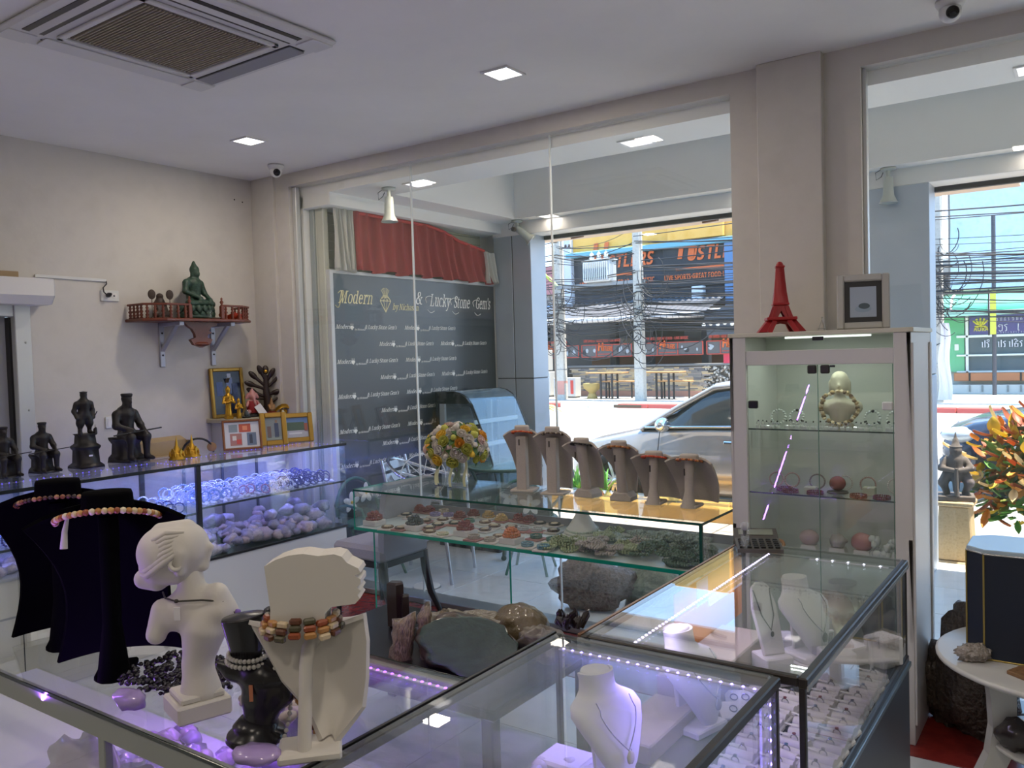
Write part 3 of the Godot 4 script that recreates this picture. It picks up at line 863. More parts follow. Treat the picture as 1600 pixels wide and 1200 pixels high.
func wire_wheel():
	var t := thing("wire_wheel", "white wire wheel ornament with spokes behind the flower vase", "ornament", V(1.40, 0.0, -0.24), 40)
	var m := mt("white_wire", "d9dcd9", 0.4)
	var b := eul(90, 0, 0)
	part("wheel_rim", G.new().ring(V(0, 0.77, 0), 0.155, 0.004, 36, 6, b), m, t)
	part("wheel_hub", G.new().ring(V(0, 0.77, 0), 0.02, 0.004, 16, 6, b), m, t)
	for j in 6:
		var a := TAU * j / 6.0 + 0.3
		part("spoke", G.new().tube([V(cos(a) * 0.02, 0.77 + sin(a) * 0.02, 0), V(cos(a) * 0.155, 0.77 + sin(a) * 0.155, 0)], 0.003, 5), m, t)
	part("stand", G.new().tube([V(0, 0.615, 0), V(0, 0.02, 0)], 0.006, 6), m, t)
	part("foot", G.new().lathe([Vector2(0, 0.02), Vector2(0.09, 0.015), Vector2(0.1, 0.0), Vector2(0, 0)], 20), m, t)
const GY := -0.1
func build_street():
	var road := grain("road_concrete", ["8f8d88", "a3a19b", "969490"], 0.9, V(0.25, 0.25, 0.25), 0.03, 0.0, 0.0, true)
	struct("floor_002", G.new().span(V(-60, -0.6, -18), V(40, GY, -3.6)), road)
	var pv := struct("floor_003", G.new().span(V(-6, -0.5, -3.6), V(9, -0.034, -2.62)), mt("paver_joint", "8a6a58", 0.9))
	tiles(pv, grain("patio_paver", ["b3ab9d", "c4bdaf", "bab2a4"], 0.8, V(1.5, 1.5, 1.5), 0.03), 0.2, -3.6, 13, 3, 0.45, 0.012, -0.022, 0.325)
	var sw := struct("floor_004", G.new().span(V(-60, -0.6, -36), V(40, GY + 0.02, -18.25)), grain("sidewalk", ["aaa59b", "bab5aa", "9d978c"], 0.9, V(0.3, 0.3, 0.3), 0.04, 0.0, 0.0, true))
	# painted kerb stones
	var kr := mt("kerb_red", "b8564e", 0.8); var kw := mt("kerb_white", "d9d6cd", 0.8)
	var ks := G.new().box(V(0, 0, 0), V(0.98, 0.2, 0.28), 0.02).mesh()
	for j in 30: part("kerb_stone", ks, kr if (j / 2) % 2 == 0 else kw, sw).position = V(-14.0 + j, GY + 0.03, -18.12)
	part("drain_grate", G.new().span(V(-6.6, GY + 0.02, -17.99), V(-5.7, GY + 0.1, -17.96), 0.005), mt("grate_rust", "5a4a3a", 0.8), sw)
	planter(); street_poles(); street_cables(); bar_building(); green_shop(); back_buildings()
	car("silver_car", "silver grey hatchback parked outside behind the necklace stands", V(0.32, GY, -4.55), 1.0, mt("car_silver", "a7a4a2", 0.25, 0.45))
	car("dark_car", "dark blue grey car parked outside the right window behind the bush", V(3.78, GY, -6.9), 1.12, mt("car_dark", "3a4150", 0.2, 0.6))
	bush(); guardian(); palm(V(-0.15, GY, -3.1), 0.72, 9, "low potted palm with arching fronds beside the display fridge", "e3d98f"); palm(V(-0.75, GY, -3.9), 2.4, 7, "tall palm whose frond tip shows past the left column", "9db35c")

func planter():
	var t := thing("yellow_planter", "low yellow orange planter wall at the edge of the patio", "planter", V(0, -0.03, -3.35))
	var ym := mt("planter_yellow", "d8a548", 0.7)
	part("wall", G.new().span(V(0.4, 0, 0.0), V(3.7, 0.15, 0.09), 0.01), ym, t)
	part("wall", G.new().span(V(0.4, 0, -0.24), V(3.7, 0.15, -0.15), 0.01), ym, t)
	part("soil", G.new().span(V(0.42, 0, -0.15), V(3.68, 0.11, 0.0)), mt("soil", "3e3128", 0.95), t)
	var k := 0
	for x in [0.75, 1.05, 1.85, 2.7, 3.25]:
		var p := thing("planter_plant", ["spiky green plant at the left end of the yellow planter", "leafy green plant second in the yellow planter", "yellow green plant in the middle of the yellow planter", "small green plant fourth in the yellow planter", "yellow leafed plant at the right end of the yellow planter"][k], "plant", V(x, 0.075, -3.42))
		var lm := G.new(); lm.slab([[V(-0.004, 0, 0), V(0.004, 0, 0)], [V(-0.02, 0.08, 0.01), V(0.02, 0.08, 0.01)], [V(-0.018, 0.16, 0.04), V(0.018, 0.16, 0.04)], [V(-0.002, 0.24, 0.1), V(0.002, 0.24, 0.1)]], 0.001)
		var mm := lm.mesh()
		var lf := leaf_mat(["leaf_green", "leaf_green", "leaf_lime", "leaf_green", "leaf_lime"][k], ["5c9440", "5c9440", "b3b53a", "5c9440", "b3b53a"][k])
		for j in 22:
			var o := part("leaf", mm, lf, p)
			o.transform = Transform3D(eul(rnd(-30, 40), rnd(0, 360), 0).scaled(Vector3.ONE * rnd(0.7, 1.3)), V(rnd(-0.05, 0.05), rnd(0.02, 0.06), rnd(-0.03, 0.03)))
		k += 1

func leaf_mat(c: String, hex: String) -> StandardMaterial3D:
	var m := mt(c, hex, 0.5)
	m.backlight_enabled = true; m.backlight = Color(hex)
	return m

func palm(at: Vector3, h: float, n: int, label: String, hex: String):
	var t := thing("palm", label, "palm", at)
	part("trunk", G.new().tube([V(0, 0, 0), V(0.02, h * 0.5, 0), V(0, h, 0)], [0.09, 0.07, 0.06], 10), mt("palm_trunk", "7a6a50", 0.9), t)
	var lf := leaf_mat("palm_" + hex, hex)
	var g := G.new()
	var spine := []
	for j in 12:
		var s := j / 11.0
		spine.append(V(s * 0.75, 0.42 * sin(s * 2.3), 0))
	g.tube(spine, 0.006, 5)
	for j in range(2, 12):
		for sd in [-1.0, 1.0]:
			var p: Vector3 = spine[j]
			var q := p + V(0.1, -0.06, 0.2 * sd * (1.15 - j / 13.0))
			g.slab([[p - V(0.012, 0, 0), p + V(0.012, 0, 0)], [(p + q) / 2 - V(0.016, -0.02, 0), (p + q) / 2 + V(0.016, 0.02, 0)], [q - V(0.002, 0, 0), q + V(0.002, 0, 0)]], 0.0015)
	var m := g.mesh()
	for j in n:
		var o := part("frond", m, lf, t)
		o.transform = Transform3D(eul(0, 360.0 * j / n + rnd(-12, 12), rnd(-14, 22)), V(0, h - 0.02, 0))
	if h < 1.0: part("pot", G.new().lathe([Vector2(0, 0), Vector2(0.14, 0), Vector2(0.19, 0.3), Vector2(0.2, 0.32), Vector2(0.17, 0.32), Vector2(0, 0.28)], 20), mt("pot_clay", "8a5a40", 0.8), t)

func street_poles():
	var cm := grain("pole_concrete", ["9d9a92", "b7b4ab", "a8a59c"], 0.9, V(1, 1, 1), 0.03)
	for q in [[V(-10.45, GY, -21.3), 6.6, "concrete utility pole left of the transformer"], [V(-7.25, GY, -21.1), 7.2, "concrete utility pole in front of the bar between its two signs"], [V(1.62, GY, -21.5), 7.4, "concrete utility pole outside the right window with cloth tied on"]]:
		var t := thing("utility_pole", q[2], "utility pole", q[0])
		var g := G.new()
		var h: float = q[1]
		g.grid([PackedVector3Array([V(-0.16, 0, 0.14), V(0.16, 0, 0.14), V(0.16, 0, -0.14), V(-0.16, 0, -0.14)]), PackedVector3Array([V(-0.11, h, 0.1), V(0.11, h, 0.1), V(0.11, h, -0.1), V(-0.11, h, -0.1)])], true)
		part("shaft", G.new().prism(PackedVector2Array([Vector2(-0.17, 0), Vector2(0.17, 0), Vector2(0.115, h), Vector2(-0.115, h)]), 0.26, Vector3.ZERO, Basis(), 0.02), cm, t)
		for y in [h - 0.3, h - 0.75, h - 1.2]:
			part("bracket", G.new().box(V(0.25, y, 0), V(0.5, 0.05, 0.05), 0.005), mt("galvanised", "8b8f92", 0.5, 0.6), t)
			for x in [0.3, 0.45]: part("insulator", G.new().lathe([Vector2(0, 0), Vector2(0.04, 0.0), Vector2(0.05, 0.04), Vector2(0.035, 0.06), Vector2(0.045, 0.1), Vector2(0, 0.12)], 10, V(x, y, 0)), mt("insulator_brown", "4a3a34", 0.3), t)
		part("band", G.new().box(V(0, 1.1, 0), V(0.33, 0.03, 0.29), 0.002), mats["galvanised"], t)
	part("painted_band", G.new().box(V(-10.45, 0.35, -21.3), V(0.33, 0.5, 0.27), 0.01), mt("pole_paint", "c08a7c", 0.9), get_node("utility_pole")).position = -V(-10.45, GY, -21.3)
	var tf := thing("transformer", "pale grey ribbed pole transformer between the two utility poles", "transformer", V(-8.75, 3.96, -21.2))
	var tm := mt("transformer_grey", "b9bfc2", 0.5, 0.2)
	part("tank", G.new().box(V(0, 0.38, 0), V(1.05, 0.72, 0.5), 0.03), tm, tf)
	var rib := G.new().box(Vector3.ZERO, V(0.03, 0.6, 0.1), 0.005).mesh()
	for j in 13: part("cooling_fin", rib, tm, tf).position = V(-0.45 + j * 0.075, 0.38, 0.3)
	part("lid", G.new().box(V(0, 0.76, 0), V(1.12, 0.05, 0.56), 0.01), tm, tf)
	for j in 3:
		part("bushing", G.new().lathe([Vector2(0, 0), Vector2(0.07, 0), Vector2(0.09, 0.1), Vector2(0.06, 0.12), Vector2(0.08, 0.2), Vector2(0.04, 0.26), Vector2(0, 0.32)], 12, V(-0.3 + j * 0.28, 0.78, 0)), mt("bushing_white", "d9dbd8", 0.3), tf)
	part("cross_beam", G.new().box(V(0.0, -0.06, 0), V(3.4, 0.12, 0.12), 0.01), mats["galvanised"], tf)
	var cl := thing("pole_cloth", "white cloth strip tied along the right utility pole", "cloth", V(1.82, GY, -21.3))
	var rows := []
	for r in 14:
		var f := r / 13.0
		var row := PackedVector3Array()
		for c in 7:
			var h2 := c / 6.0 - 0.5
			row.append(V(h2 * lerpf(0.36, 0.2, f) + 0.03 * sin(f * 9), 0.1 + 2.1 * f, 0.05 * cos(c * 2.0 + f * 5.0)))
		rows.append(row)
	part("sheet", G.new().slab(rows, 0.01), mt("cloth_pale", "d6d2d4", 0.9), cl)
	var mp := thing("lamp_post", "thin dark metal post with a yellow sign outside the right window", "post", V(2.66, GY, -25.2))
	part("shaft", G.new().tube([V(0, 0, 0), V(0, 5.5, 0)], 0.06, 10), mt("post_dark", "4b4d55", 0.5, 0.3), mp)
	part("sign_plate", G.new().box(V(-0.02, 2.55, 0.09), V(0.16, 1.35, 0.03), 0.004), mt("sign_yellow", "c9cb4f", 0.5), mp)
	part("sign_edge", G.new().box(V(-0.13, 2.55, 0.09), V(0.04, 1.4, 0.05), 0.004), black, mp)

func street_cables():
	var cm := mt("cable_black", "26262a", 0.6)
	var groups := [[-24.0, -10.4, 46, "black cable bundle sagging left of the first utility pole"], [-10.4, -7.25, 46, "black cable bundle between the two utility poles"], [-7.25, 1.6, 60, "black cable bundle running right from the pole before the bar sign"], [1.6, 14.0, 46, "black cable bundle outside the right window"]]
	for q in groups:
		var g := G.new()
		for j in q[2]:
			var y0 := rnd(2.2, 4.0) if j % 4 else rnd(3.6, 5.4)
			var y1 := y0 + rnd(-0.35, 0.35)
			var z := -21.1 + rnd(-0.25, 0.3)
			var sag := rnd(0.05, 0.35)
			var r := rnd(0.008, 0.02)
			var pts := []
			for s in 9:
				var f := s / 8.0
				pts.append(V(lerpf(q[0], q[1], f), lerpf(y0, y1, f) - sag * 4.0 * f * (1 - f) + rnd(-0.01, 0.01), z))
			g.tube(pts, r, 4, false)
		var o := solo("cable_bundle", q[3], "cables", g, cm)
		stuff(o)
	# tangles and loops at the poles
	for q in [[V(-10.3, 3.1, -20.9), "tangle of looped cables at the first utility pole"], [V(-7.1, 3.0, -20.8), "tangle of looped cables at the pole before the bar"], [V(1.7, 3.3, -21.2), "tangle of looped cables at the right utility pole"]]:
		var g := G.new()
		for j in 34:
			var pts := []
			var c := V(rnd(-0.5, 0.6), rnd(-1.3, 1.1), rnd(-0.15, 0.2)); var R := rnd(0.2, 0.8); var tilt := rnd(-0.5, 0.5)
			var a0 := rnd(2.6, 3.6); var a1 := a0 + rnd(1.5, 4.0)
			for s in 11:
				var a := lerpf(a0, a1, s / 10.0)
				pts.append(c + V(cos(a) * R * 0.7, sin(a) * R + tilt * cos(a) * R, 0.05 * sin(a * 2)))
			g.tube(pts, rnd(0.007, 0.016), 4, false)
		var o := solo("cable_tangle", q[1], "cables", g, mats["cable_black"], q[0])
		stuff(o)
	# long slack loops hanging under the bundle
	var k := 0
	for q in [[-10.4, -7.4, 2.3, 1.0], [-10.0, -7.2, 2.1, 0.75], [-7.2, -4.5, 2.2, 0.6]]:
		var pts := []
		for s in 15:
			var f := s / 14.0
			pts.append(V(lerpf(q[0], q[1], f), q[2] - q[3] * 4.0 * f * (1 - f), -20.85))
		solo("slack_cable", ["longest slack cable looping low between the two poles", "shorter slack cable looping between the two poles", "slack cable looping right of the second pole"][k], "cable", G.new().tube(pts, 0.018, 5), mats["cable_black"])
		k += 1

func letters(s: String, h: float, m: Material, p: Node, at: Vector3, shear := 0.2, sx := 1.0):
	return word(s, h, m, p, Transform3D(Basis(), at), shear, "Droid Sans", true, sx, 0.02)

func bar_building():
	var b := thing("bar_building", "two storey bar building across the street with dark signs and yellow upper wall", "building", V(0, GY, 0))
	var yw := grain("bar_yellow", ["e0a648", "eab660", "e3ad52"], 0.85, V(0.3, 0.3, 0.3), 0.02)
	part("upper_wall", G.new().span(V(-12.4, 5.7, -30), V(-1.5, 9.4, -25.6)), yw, b)
	part("wall_pilaster", G.new().span(V(-8.1, 5.8, -25.6), V(-5.9, 9.4, -25.35), 0.02), yw, b)
	part("blue_ledge", G.new().span(V(-12.6, 5.55, -25.7), V(-1.5, 5.75, -25.3), 0.03), mt("ledge_blue", "6fa9bd", 0.7), b)
	part("corner_strip", G.new().span(V(-12.75, 3.4, -25.8), V(-12.4, 9.4, -25.4), 0.02), mt("corner_white", "c9ccd2", 0.7), b)
	part("sign_wall", G.new().span(V(-12.4, 3.4, -30), V(-4.9, 5.6, -25.65)), mt("sign_wall_dark", "30343d", 0.7), b)
	part("blue_column", G.new().span(V(-5.9, 3.2, -25.66), V(-4.9, 5.6, -25.4), 0.02), mt("column_blue", "5b7fa8", 0.7), b)
	var org := mt("sign_orange", "d5662e", 0.5); var dk := mt("sign_black", "20222a", 0.4)
	for x in [-12.15, -8.4]:
		var s := part("sign_board", G.new().span(V(x, 4.05, -25.62), V(x + 2.55, 5.75, -25.55), 0.01), dk, b)
		letters("H", 0.95, org, s, V(x + 0.45, 4.78, -25.53), 0.2, 0.9)
		letters("USTLERS", 0.52, org, s, V(x + 0.92, 4.83, -25.53), 0.2, 0.83)
		part("underline", G.new().box(V(x + 1.5, 4.72, -25.53), V(1.9, 0.09, 0.02)), org, s)
		letters("LIVE SPORTS·GREAT FOOD·LIVE MUSIC", 0.2, org, s, V(x + 0.06, 4.26, -25.53), 0.0, 0.66)
	# windows in upper wall
	var st := mt("shop_white", "cfd3d6", 0.6)
	part("fuse_box", G.new().span(V(-7.15, 3.35, -25.6), V(-6.7, 4.03, -25.3), 0.02), st, b)
	# corrugated awning
	var rows := []
	for r in 5:
		var f := r / 4.0
		var row := PackedVector3Array()
		for c in 177: row.append(V(-16.0 + c * 0.0575, lerpf(2.92, 3.66, f) + 0.035 * sin(c * PI / 2.0), lerpf(-23.2, -25.6, f)))
		rows.append(row)
	part("awning_roof", G.new().slab(rows, 0.012), mt("awning_grey", "7f858f", 0.35, 0.6), b)
	part("awning_gutter", G.new().tube([V(-16, 2.88, -23.18), V(-5.85, 2.88, -23.18)], 0.11, 12), mt("gutter_white", "c9cdd2", 0.35, 0.3), b)
	var rings := G.new().ring(Vector3.ZERO, 0.115, 0.012, 12, 5, eul(0, 0, 90)).mesh()
	for j in 44: part("gutter_rib", rings, mats["awning_grey"], b).position = V(-15.9 + j * 0.23, 2.88, -23.18)
	part("side_awning", G.new().prism(PackedVector2Array([Vector2(-5.85, 2.75), Vector2(-4.3, 3.55), Vector2(-3.5, 3.6), Vector2(-3.5, 2.15), Vector2(-5.75, 2.15)]), 0.08, V(0, 0, -23.3)), mt("side_awning_dark", "4b525c", 0.7), b)
	# interior
	part("back_wall", G.new().span(V(-16, -0.0, -29.0), V(-3.5, 3.3, -28.8)), mt("bar_inside", "4c4a47", 0.9), b)
	part("inside_floor", G.new().span(V(-16, 0.0, -29), V(-3.5, 0.35, -23.6)), mats["bar_inside"], b)
	part("bar_counter", G.new().span(V(-12, 0.35, -27), V(-6, 1.5, -26.2), 0.02), mt("counter_brown", "6d4a33", 0.7), b)
	for x in [-13.0, -9.9, -8.4, -6.2]: part("post", G.new().box(V(x, 1.6, -24.3), V(0.28, 3.0, 0.28), 0.02), mt("bar_post_dark", "2d2f33", 0.7), b)
	for x in [-15.2, -11.6, -10.4, -7.4]: part("wall_picture", G.new().box(V(x, 1.95, -28.7), V(0.9, 0.6, 0.05), 0.01), mt("picture_brown", "7a6b55", 0.6), b)
	part("tv_screen", G.new().box(V(-6.9, 2.15, -25.0), V(0.85, 0.5, 0.06), 0.01), mt("tv_black", "111216", 0.15), b)
	# half wall of stacked stone
	part("half_wall", G.new().span(V(-11.5, 0.0, -23.9), V(-3.5, 1.1, -23.56)), mt("wall_core", "4c4740", 0.9), b)
	part("wall_cap", G.new().span(V(-11.55, 1.1, -23.95), V(-3.5, 1.18, -23.5), 0.01), mt("cap_grey_stone", "6d6f70", 0.7), b)
	part("brick_base", G.new().span(V(-11.5, 0.0, -23.55), V(-3.5, 0.22, -23.45), 0.01), mt("base_pink", "a97d6a", 0.8), b)
	var g := G.new()
	var pal := ["b39c7a", "827d78", "a09488", "c7b08a", "938b84", "6b696c", "bba98c"]
	for r in 16:
		var x := -11.5 + rnd(0, 0.2)
		while x < -6.05:
			var w := rnd(0.16, 0.42)
			g.tint(Color(pal[rng.randi() % 7]))
			g.box(V(x + w / 2, 0.25 + r * 0.053, -23.54 + rnd(0, 0.03)), V(w - 0.008, 0.047, 0.06))
			x += w
	stuff(part("stone_cladding", g, vcol("stone_tints", 0.85), b))
	g = G.new()
	for j in 420:
		g.tint(Color(["a9a6a0", "77746f", "c4c0b6", "5b5a58", "92877a"][rng.randi() % 5]))
		g.ball(V(rnd(-6.0, -3.6), rnd(0.25, 1.08), -23.53), V(rnd(0.03, 0.06), rnd(0.03, 0.05), 0.03), 6, 4)
	stuff(part("pebble_cladding", g, vcol("pebble_tints", 0.8), b))
	# framed banners
	var rd := mt("banner_red", "b3493f", 0.6)
	for q in [[-13.3, -11.0], [-10.85, -8.75], [-8.45, -6.0], [-5.85, -4.2]]:
		var bn := part("banner", G.new().span(V(q[0], 1.52, -23.5), V(q[1], 1.93, -23.47)), mt("banner_grey", "5c5d60", 0.6), b)
		for y in [1.5, 1.95]: part("rail", G.new().box(V((q[0] + q[1]) / 2, y, -23.47), V(q[1] - q[0], 0.03, 0.04)), rd, bn)
		for x in [q[0], q[1], lerpf(q[0], q[1], 0.3), lerpf(q[0], q[1], 0.62)]: part("rail", G.new().box(V(x, 1.725, -23.46), V(0.03, 0.45, 0.04)), rd, bn)
		letters("H", 0.3, org, bn, V(lerpf(q[0], q[1], 0.31), 1.62, -23.46), 0.1, 0.9)
		letters("USTLERS", 0.17, org, bn, V(lerpf(q[0], q[1], 0.31) + 0.17, 1.66, -23.46), 0.1, 0.5)
		part("underline", G.new().box(V(lerpf(q[0], q[1], 0.46), 1.6, -23.46), V((q[1] - q[0]) * 0.26, 0.03, 0.01)), rd, bn)
		letters("LIVE SPORTS · GREAT FOOD · LIVE MUSIC", 0.1, rd, bn, V(q[0] + 0.08, 2.02, -23.46), 0.0, 0.62 * (q[1] - q[0]) / 2.2)
		for j in 9:
			var u := rnd(0.03, 0.27) if j % 2 else rnd(0.66, 0.97)
			part("printed_figure", G.new().ball(V(lerpf(q[0], q[1], u), 1.7 + rnd(-0.09, 0.09), -23.465), V(rnd(0.03, 0.09), rnd(0.05, 0.11), 0.006), 8, 5), mt("print_pale", "a9b3bb", 0.6) if j % 3 else mt("print_dark", "2f3338", 0.6), bn)
	part("red_poster", G.new().box(V(-4.9, 1.32, -23.52), V(0.75, 0.35, 0.03)), mt("poster_pink", "c2324e", 0.5), b)
	# string lights under the awning
	for j in 6: part("awning_lamp", G.new().ball(V(-5.8 + j * 0.25, 2.5 + 0.04 * (j % 2), -23.1), V(0.07, 0.07, 0.07), 8, 6), mt("lamp_white_off", "d5d8d5", 0.4), b)
	# street furniture in front
	for q in [[-9.0, "left bar table with bench before the stone wall"], [-6.85, "right bar table with bench before the stone wall"]]:
		var t := thing("bar_table", q[1], "table", V(q[0], GY + 0.02, -22.0))
		var wd := mt("table_wood", "b08a5c", 0.6); var lg := mt("leg_black", "2a2a2c", 0.5)
		part("tabletop", G.new().box(V(0, 0.92, 0), V(1.45, 0.05, 0.55), 0.01), wd, t)
		part("bench_board", G.new().box(V(0.3, 0.6, -0.3), V(1.25, 0.05, 0.3), 0.01), wd, t)
		for x in [-0.15, 0.3]:
			for z in [-0.2, 0.2]: part("leg", G.new().box(V(x, 0.45, z), V(0.06, 0.9, 0.06), 0.005), lg, t)
		for x in [-0.1, 0.8]: part("bench_leg", G.new().box(V(x, 0.3, -0.32), V(0.05, 0.58, 0.05), 0.005), lg, t)
	var bw := thing("stone_bowl", "large yellow footed planter bowl left of the bar tables", "bowl", V(-9.62, GY + 0.02, -22.0))
	part("bowl", G.new().lathe([Vector2(0, 0), Vector2(0.2, 0), Vector2(0.14, 0.15), Vector2(0.12, 0.22), Vector2(0.3, 0.38), Vector2(0.34, 0.54), Vector2(0.3, 0.54), Vector2(0, 0.46)], 24), mt("bowl_ochre", "a8935a", 0.7), bw)
	part("water", G.new().lathe([Vector2(0, 0.5), Vector2(0.29, 0.5), Vector2(0.29, 0.49), Vector2(0, 0.49)], 20), mt("bowl_green", "3f5a44", 0.3), bw)
	var k := 0
	for q in [[V(-10.9, GY + 0.02, -22.4), 1.0], [V(-12.4, GY + 0.02, -22.8), 1.3], [V(-12.4, 0.885, -22.8), 1.1]]:
		var t := thing("condenser_unit", ["outdoor air conditioner condenser between pole and bowl", "lower outdoor condenser at the far left of the bar", "upper outdoor condenser stacked at the far left of the bar"][k], "condenser", q[0])
		var s: float = q[1]
		part("case", G.new().box(V(0, 0.4 * s, 0), V(0.95 * s, 0.7 * s, 0.4), 0.02), mt("condenser_grey", "b3b5b3", 0.5), t)
		part("fan_ring", G.new().ring(V(-0.15 * s, 0.4 * s, 0.205), 0.25 * s, 0.02, 24, 6, eul(90, 0, 0)), mt("fan_dark", "55585a", 0.6), t)
		part("fan_hole", G.new().lathe([Vector2(0, 0), Vector2(0.25 * s, 0)], 24, V(-0.15 * s, 0.4 * s, 0.203), eul(90, 0, 0)), mt("fan_shadow", "3c3e40", 0.7), t)
		for j in 3: part("fan_blade", G.new().box(V(-0.15 * s, 0.4 * s, 0.207) + eul(0, 0, 120.0 * j) * V(0.11 * s, 0, 0), V(0.2 * s, 0.09 * s, 0.01), 0.002, eul(0, 0, 120.0 * j)), mats["condenser_grey"], t)
		part("foot", G.new().box(V(0, 0.025 * s, 0), V(0.9 * s, 0.05 * s, 0.3), 0.005), mats["fan_dark"], t)
		if k == 0: part("warning_label", G.new().box(V(0.32, 0.4, 0.203), V(0.12, 0.5, 0.01)), mt("label_red", "c0433c", 0.6), t)
		k += 1

func thai(g: G, strokes: Array, at: Vector3, s: float, r: float):
	for st in strokes:
		var pts := []
		for q in st: pts.append(at + V(q[0] * s, q[1] * s, 0))
		g.tube(pts, r, 5)

func green_shop():
	var b := thing("green_shop", "green glass fronted shop across the street outside the right window", "building", V(0, GY, 0))
	var wt := mt("shop_frame_white", "d9dedd", 0.5)
	part("wall", G.new().span(V(-1.5, 0.0, -31), V(9, 3.0, -26.5)), mt("shop_wall", "aab3b0", 0.8), b)
	part("plinth", G.new().span(V(-1.5, 0.0, -26.5), V(9, 0.3, -26.05), 0.02), mt("plinth_white", "c3c6c1", 0.8), b)
	part("wood_step", G.new().span(V(1.45, 0.42, -26.3), V(9, 0.68, -26.0), 0.02), mt("step_wood", "a8714e", 0.7), b)
	for x in [1.9, 2.6, 3.3, 4.0]: part("step_post", G.new().box(V(x, 0.55, -25.99), V(0.05, 0.26, 0.02)), black, b)
	for x in [1.9, 2.25, 2.6, 2.95, 3.3]: part("vent_block", G.new().box(V(x, 0.18, -26.03), V(0.05, 0.2, 0.02)), mt("vent_grey", "8a8d89", 0.8), b)
	part("green_panel", G.new().span(V(0.6, 0.7, -26.42), V(1.72, 2.48, -26.36)), mt("door_green", "5fae80", 0.3), b)
	part("door_notice", G.new().box(V(1.5, 1.5, -26.34), V(0.12, 0.2, 0.01)), mt("notice_white", "d5d8cf", 0.6), b)
	var sg := part("sign_board", G.new().span(V(1.86, 1.88, -26.42), V(6.5, 2.5, -26.34), 0.01), mt("sign_purple", "56538c", 0.5), b)
	for q in [[V(1.8, 1.6, -26.35), V(0.08, 2.0, 0.14)], [V(5, 1.84, -26.35), V(7, 0.08, 0.14)], [V(5, 1.23, -26.35), V(7, 0.06, 0.14)], [V(5, 0.7, -26.35), V(7, 0.06, 0.14)], [V(4.4, 1.6, -26.35), V(0.08, 2.0, 0.14)]]: part("window_frame", G.new().box(q[0], q[1], 0.01), wt, b)
	part("window_glass", G.new().span(V(1.84, 1.26, -26.42), V(6.5, 1.8, -26.4)), mt("shop_glass", "55646b", 0.08), b)
	part("window_glass", G.new().span(V(1.84, 0.73, -26.42), V(6.5, 1.2, -26.4)), mats["shop_glass"], b)
	# emblem and lettering
	var gd := mt("emblem_gold", "c7c24a", 0.5); var wl := mt("thai_white", "d8dcea", 0.5)
	var g := G.new()
	for j in 5:
		var a := deg_to_rad(-60 + 30 * j)
		g.tube([V(2.18 + sin(a) * 0.08, 2.2, -26.33), V(2.18 + sin(a) * 0.2, 2.24 + cos(a) * 0.12, -26.33)], 0.03, 6)
		g.ball(V(2.18 + sin(a) * 0.21, 2.25 + cos(a) * 0.14, -26.33), V(0.035, 0.035, 0.015), 8, 5)
	g.box(V(2.18, 2.14, -26.33), V(0.32, 0.06, 0.02))
	g.ring(V(2.18, 2.24, -26.33), 0.06, 0.018, 14, 5, eul(90, 0, 0))
	part("crown_emblem", g, gd, sg)
	letters("AORA", 0.14, gd, sg, V(1.99, 1.95, -26.33), 0.0, 0.8)
	var o_ang := [[0.1, 0.12], [0.2, 0.0], [0.45, 0.05], [0.5, 0.4], [0.45, 0.8], [0.15, 0.85], [0.02, 0.65], [0.15, 0.55], [0.22, 0.65]]
	var ro := [[0.1, 0.0], [0.25, 0.05], [0.25, 0.5], [0.0, 0.75], [0.3, 0.9], [0.35, 0.8]]
	var sara_e := [[0.2, 0.08], [0.1, 0.0], [0.05, 0.1], [0.08, 0.9]]
	var ho := [[0.0, 0.5], [0.1, 0.55], [0.1, 0.0], [0.5, 0.0], [0.5, 0.5], [0.3, 0.4], [0.2, 0.8], [0.55, 0.9]]
	var po := [[0.05, 0.75], [0.15, 0.85], [0.15, 0.0], [0.5, 0.0], [0.5, 1.1]]
	var tops := [[0.0, 1.05], [0.2, 1.2], [0.4, 1.05]]
	g = G.new()
	var x := 2.5
	for gl in [o_ang, o_ang, ro]:
		thai(g, [gl], V(x, 1.98, -26.32), 0.24, 0.014); x += 0.17
	x = 3.2
	for gl in [[sara_e], [ho, tops], [ro, tops], [po]]:
		thai(g, gl, V(x, 1.98, -26.32), 0.24, 0.014); x += 0.17
	for j in 10: thai(g, [[ro, o_ang, po, ho][j % 4]], V(2.5 + j * 0.11, 2.31, -26.32), 0.1, 0.007)
	for j in 18: thai(g, [[o_ang, po, ro, sara_e][j % 4]], V(2.45 + j * 0.07, 1.91, -26.32), 0.05, 0.004)
	part("sign_script", g, wl, sg)
	g = G.new()
	x = 2.2
	for gl in [[po], [ro, tops], [ho], [po], [ro], [po], [ho, tops], [ro], [o_ang], [po]]:
		thai(g, gl, V(x, 1.48, -26.37), 0.2, 0.016); x += 0.15
	part("window_script", g, wl, b)
	# curved green canopy
	var rows := []
	for r in 9:
		var a := r / 8.0 * PI / 2
		var row := PackedVector3Array()
		for c in 2: row.append(V(-1.5 + c * 10.5, 2.6 + 0.55 * sin(a), -25.5 - 0.9 * (1 - cos(a))))
		rows.append(row)
	part("canopy_sheet", G.new().slab(rows, 0.015), leaf_mat("canopy_green", "67c0a4"), b)
	for j in 9:
		var pts := []
		for r in 9:
			var a := r / 8.0 * PI / 2
			pts.append(V(0.4 + j * 1.05, 2.62 + 0.55 * sin(a), -25.47 - 0.9 * (1 - cos(a))))
		part("canopy_rib", G.new().tube(pts, 0.04, 6), wt, b)
	part("canopy_fascia", G.new().span(V(-1.5, 2.48, -25.55), V(9, 2.62, -25.45), 0.01), mt("fascia_mint", "9fcdb9", 0.6), b)
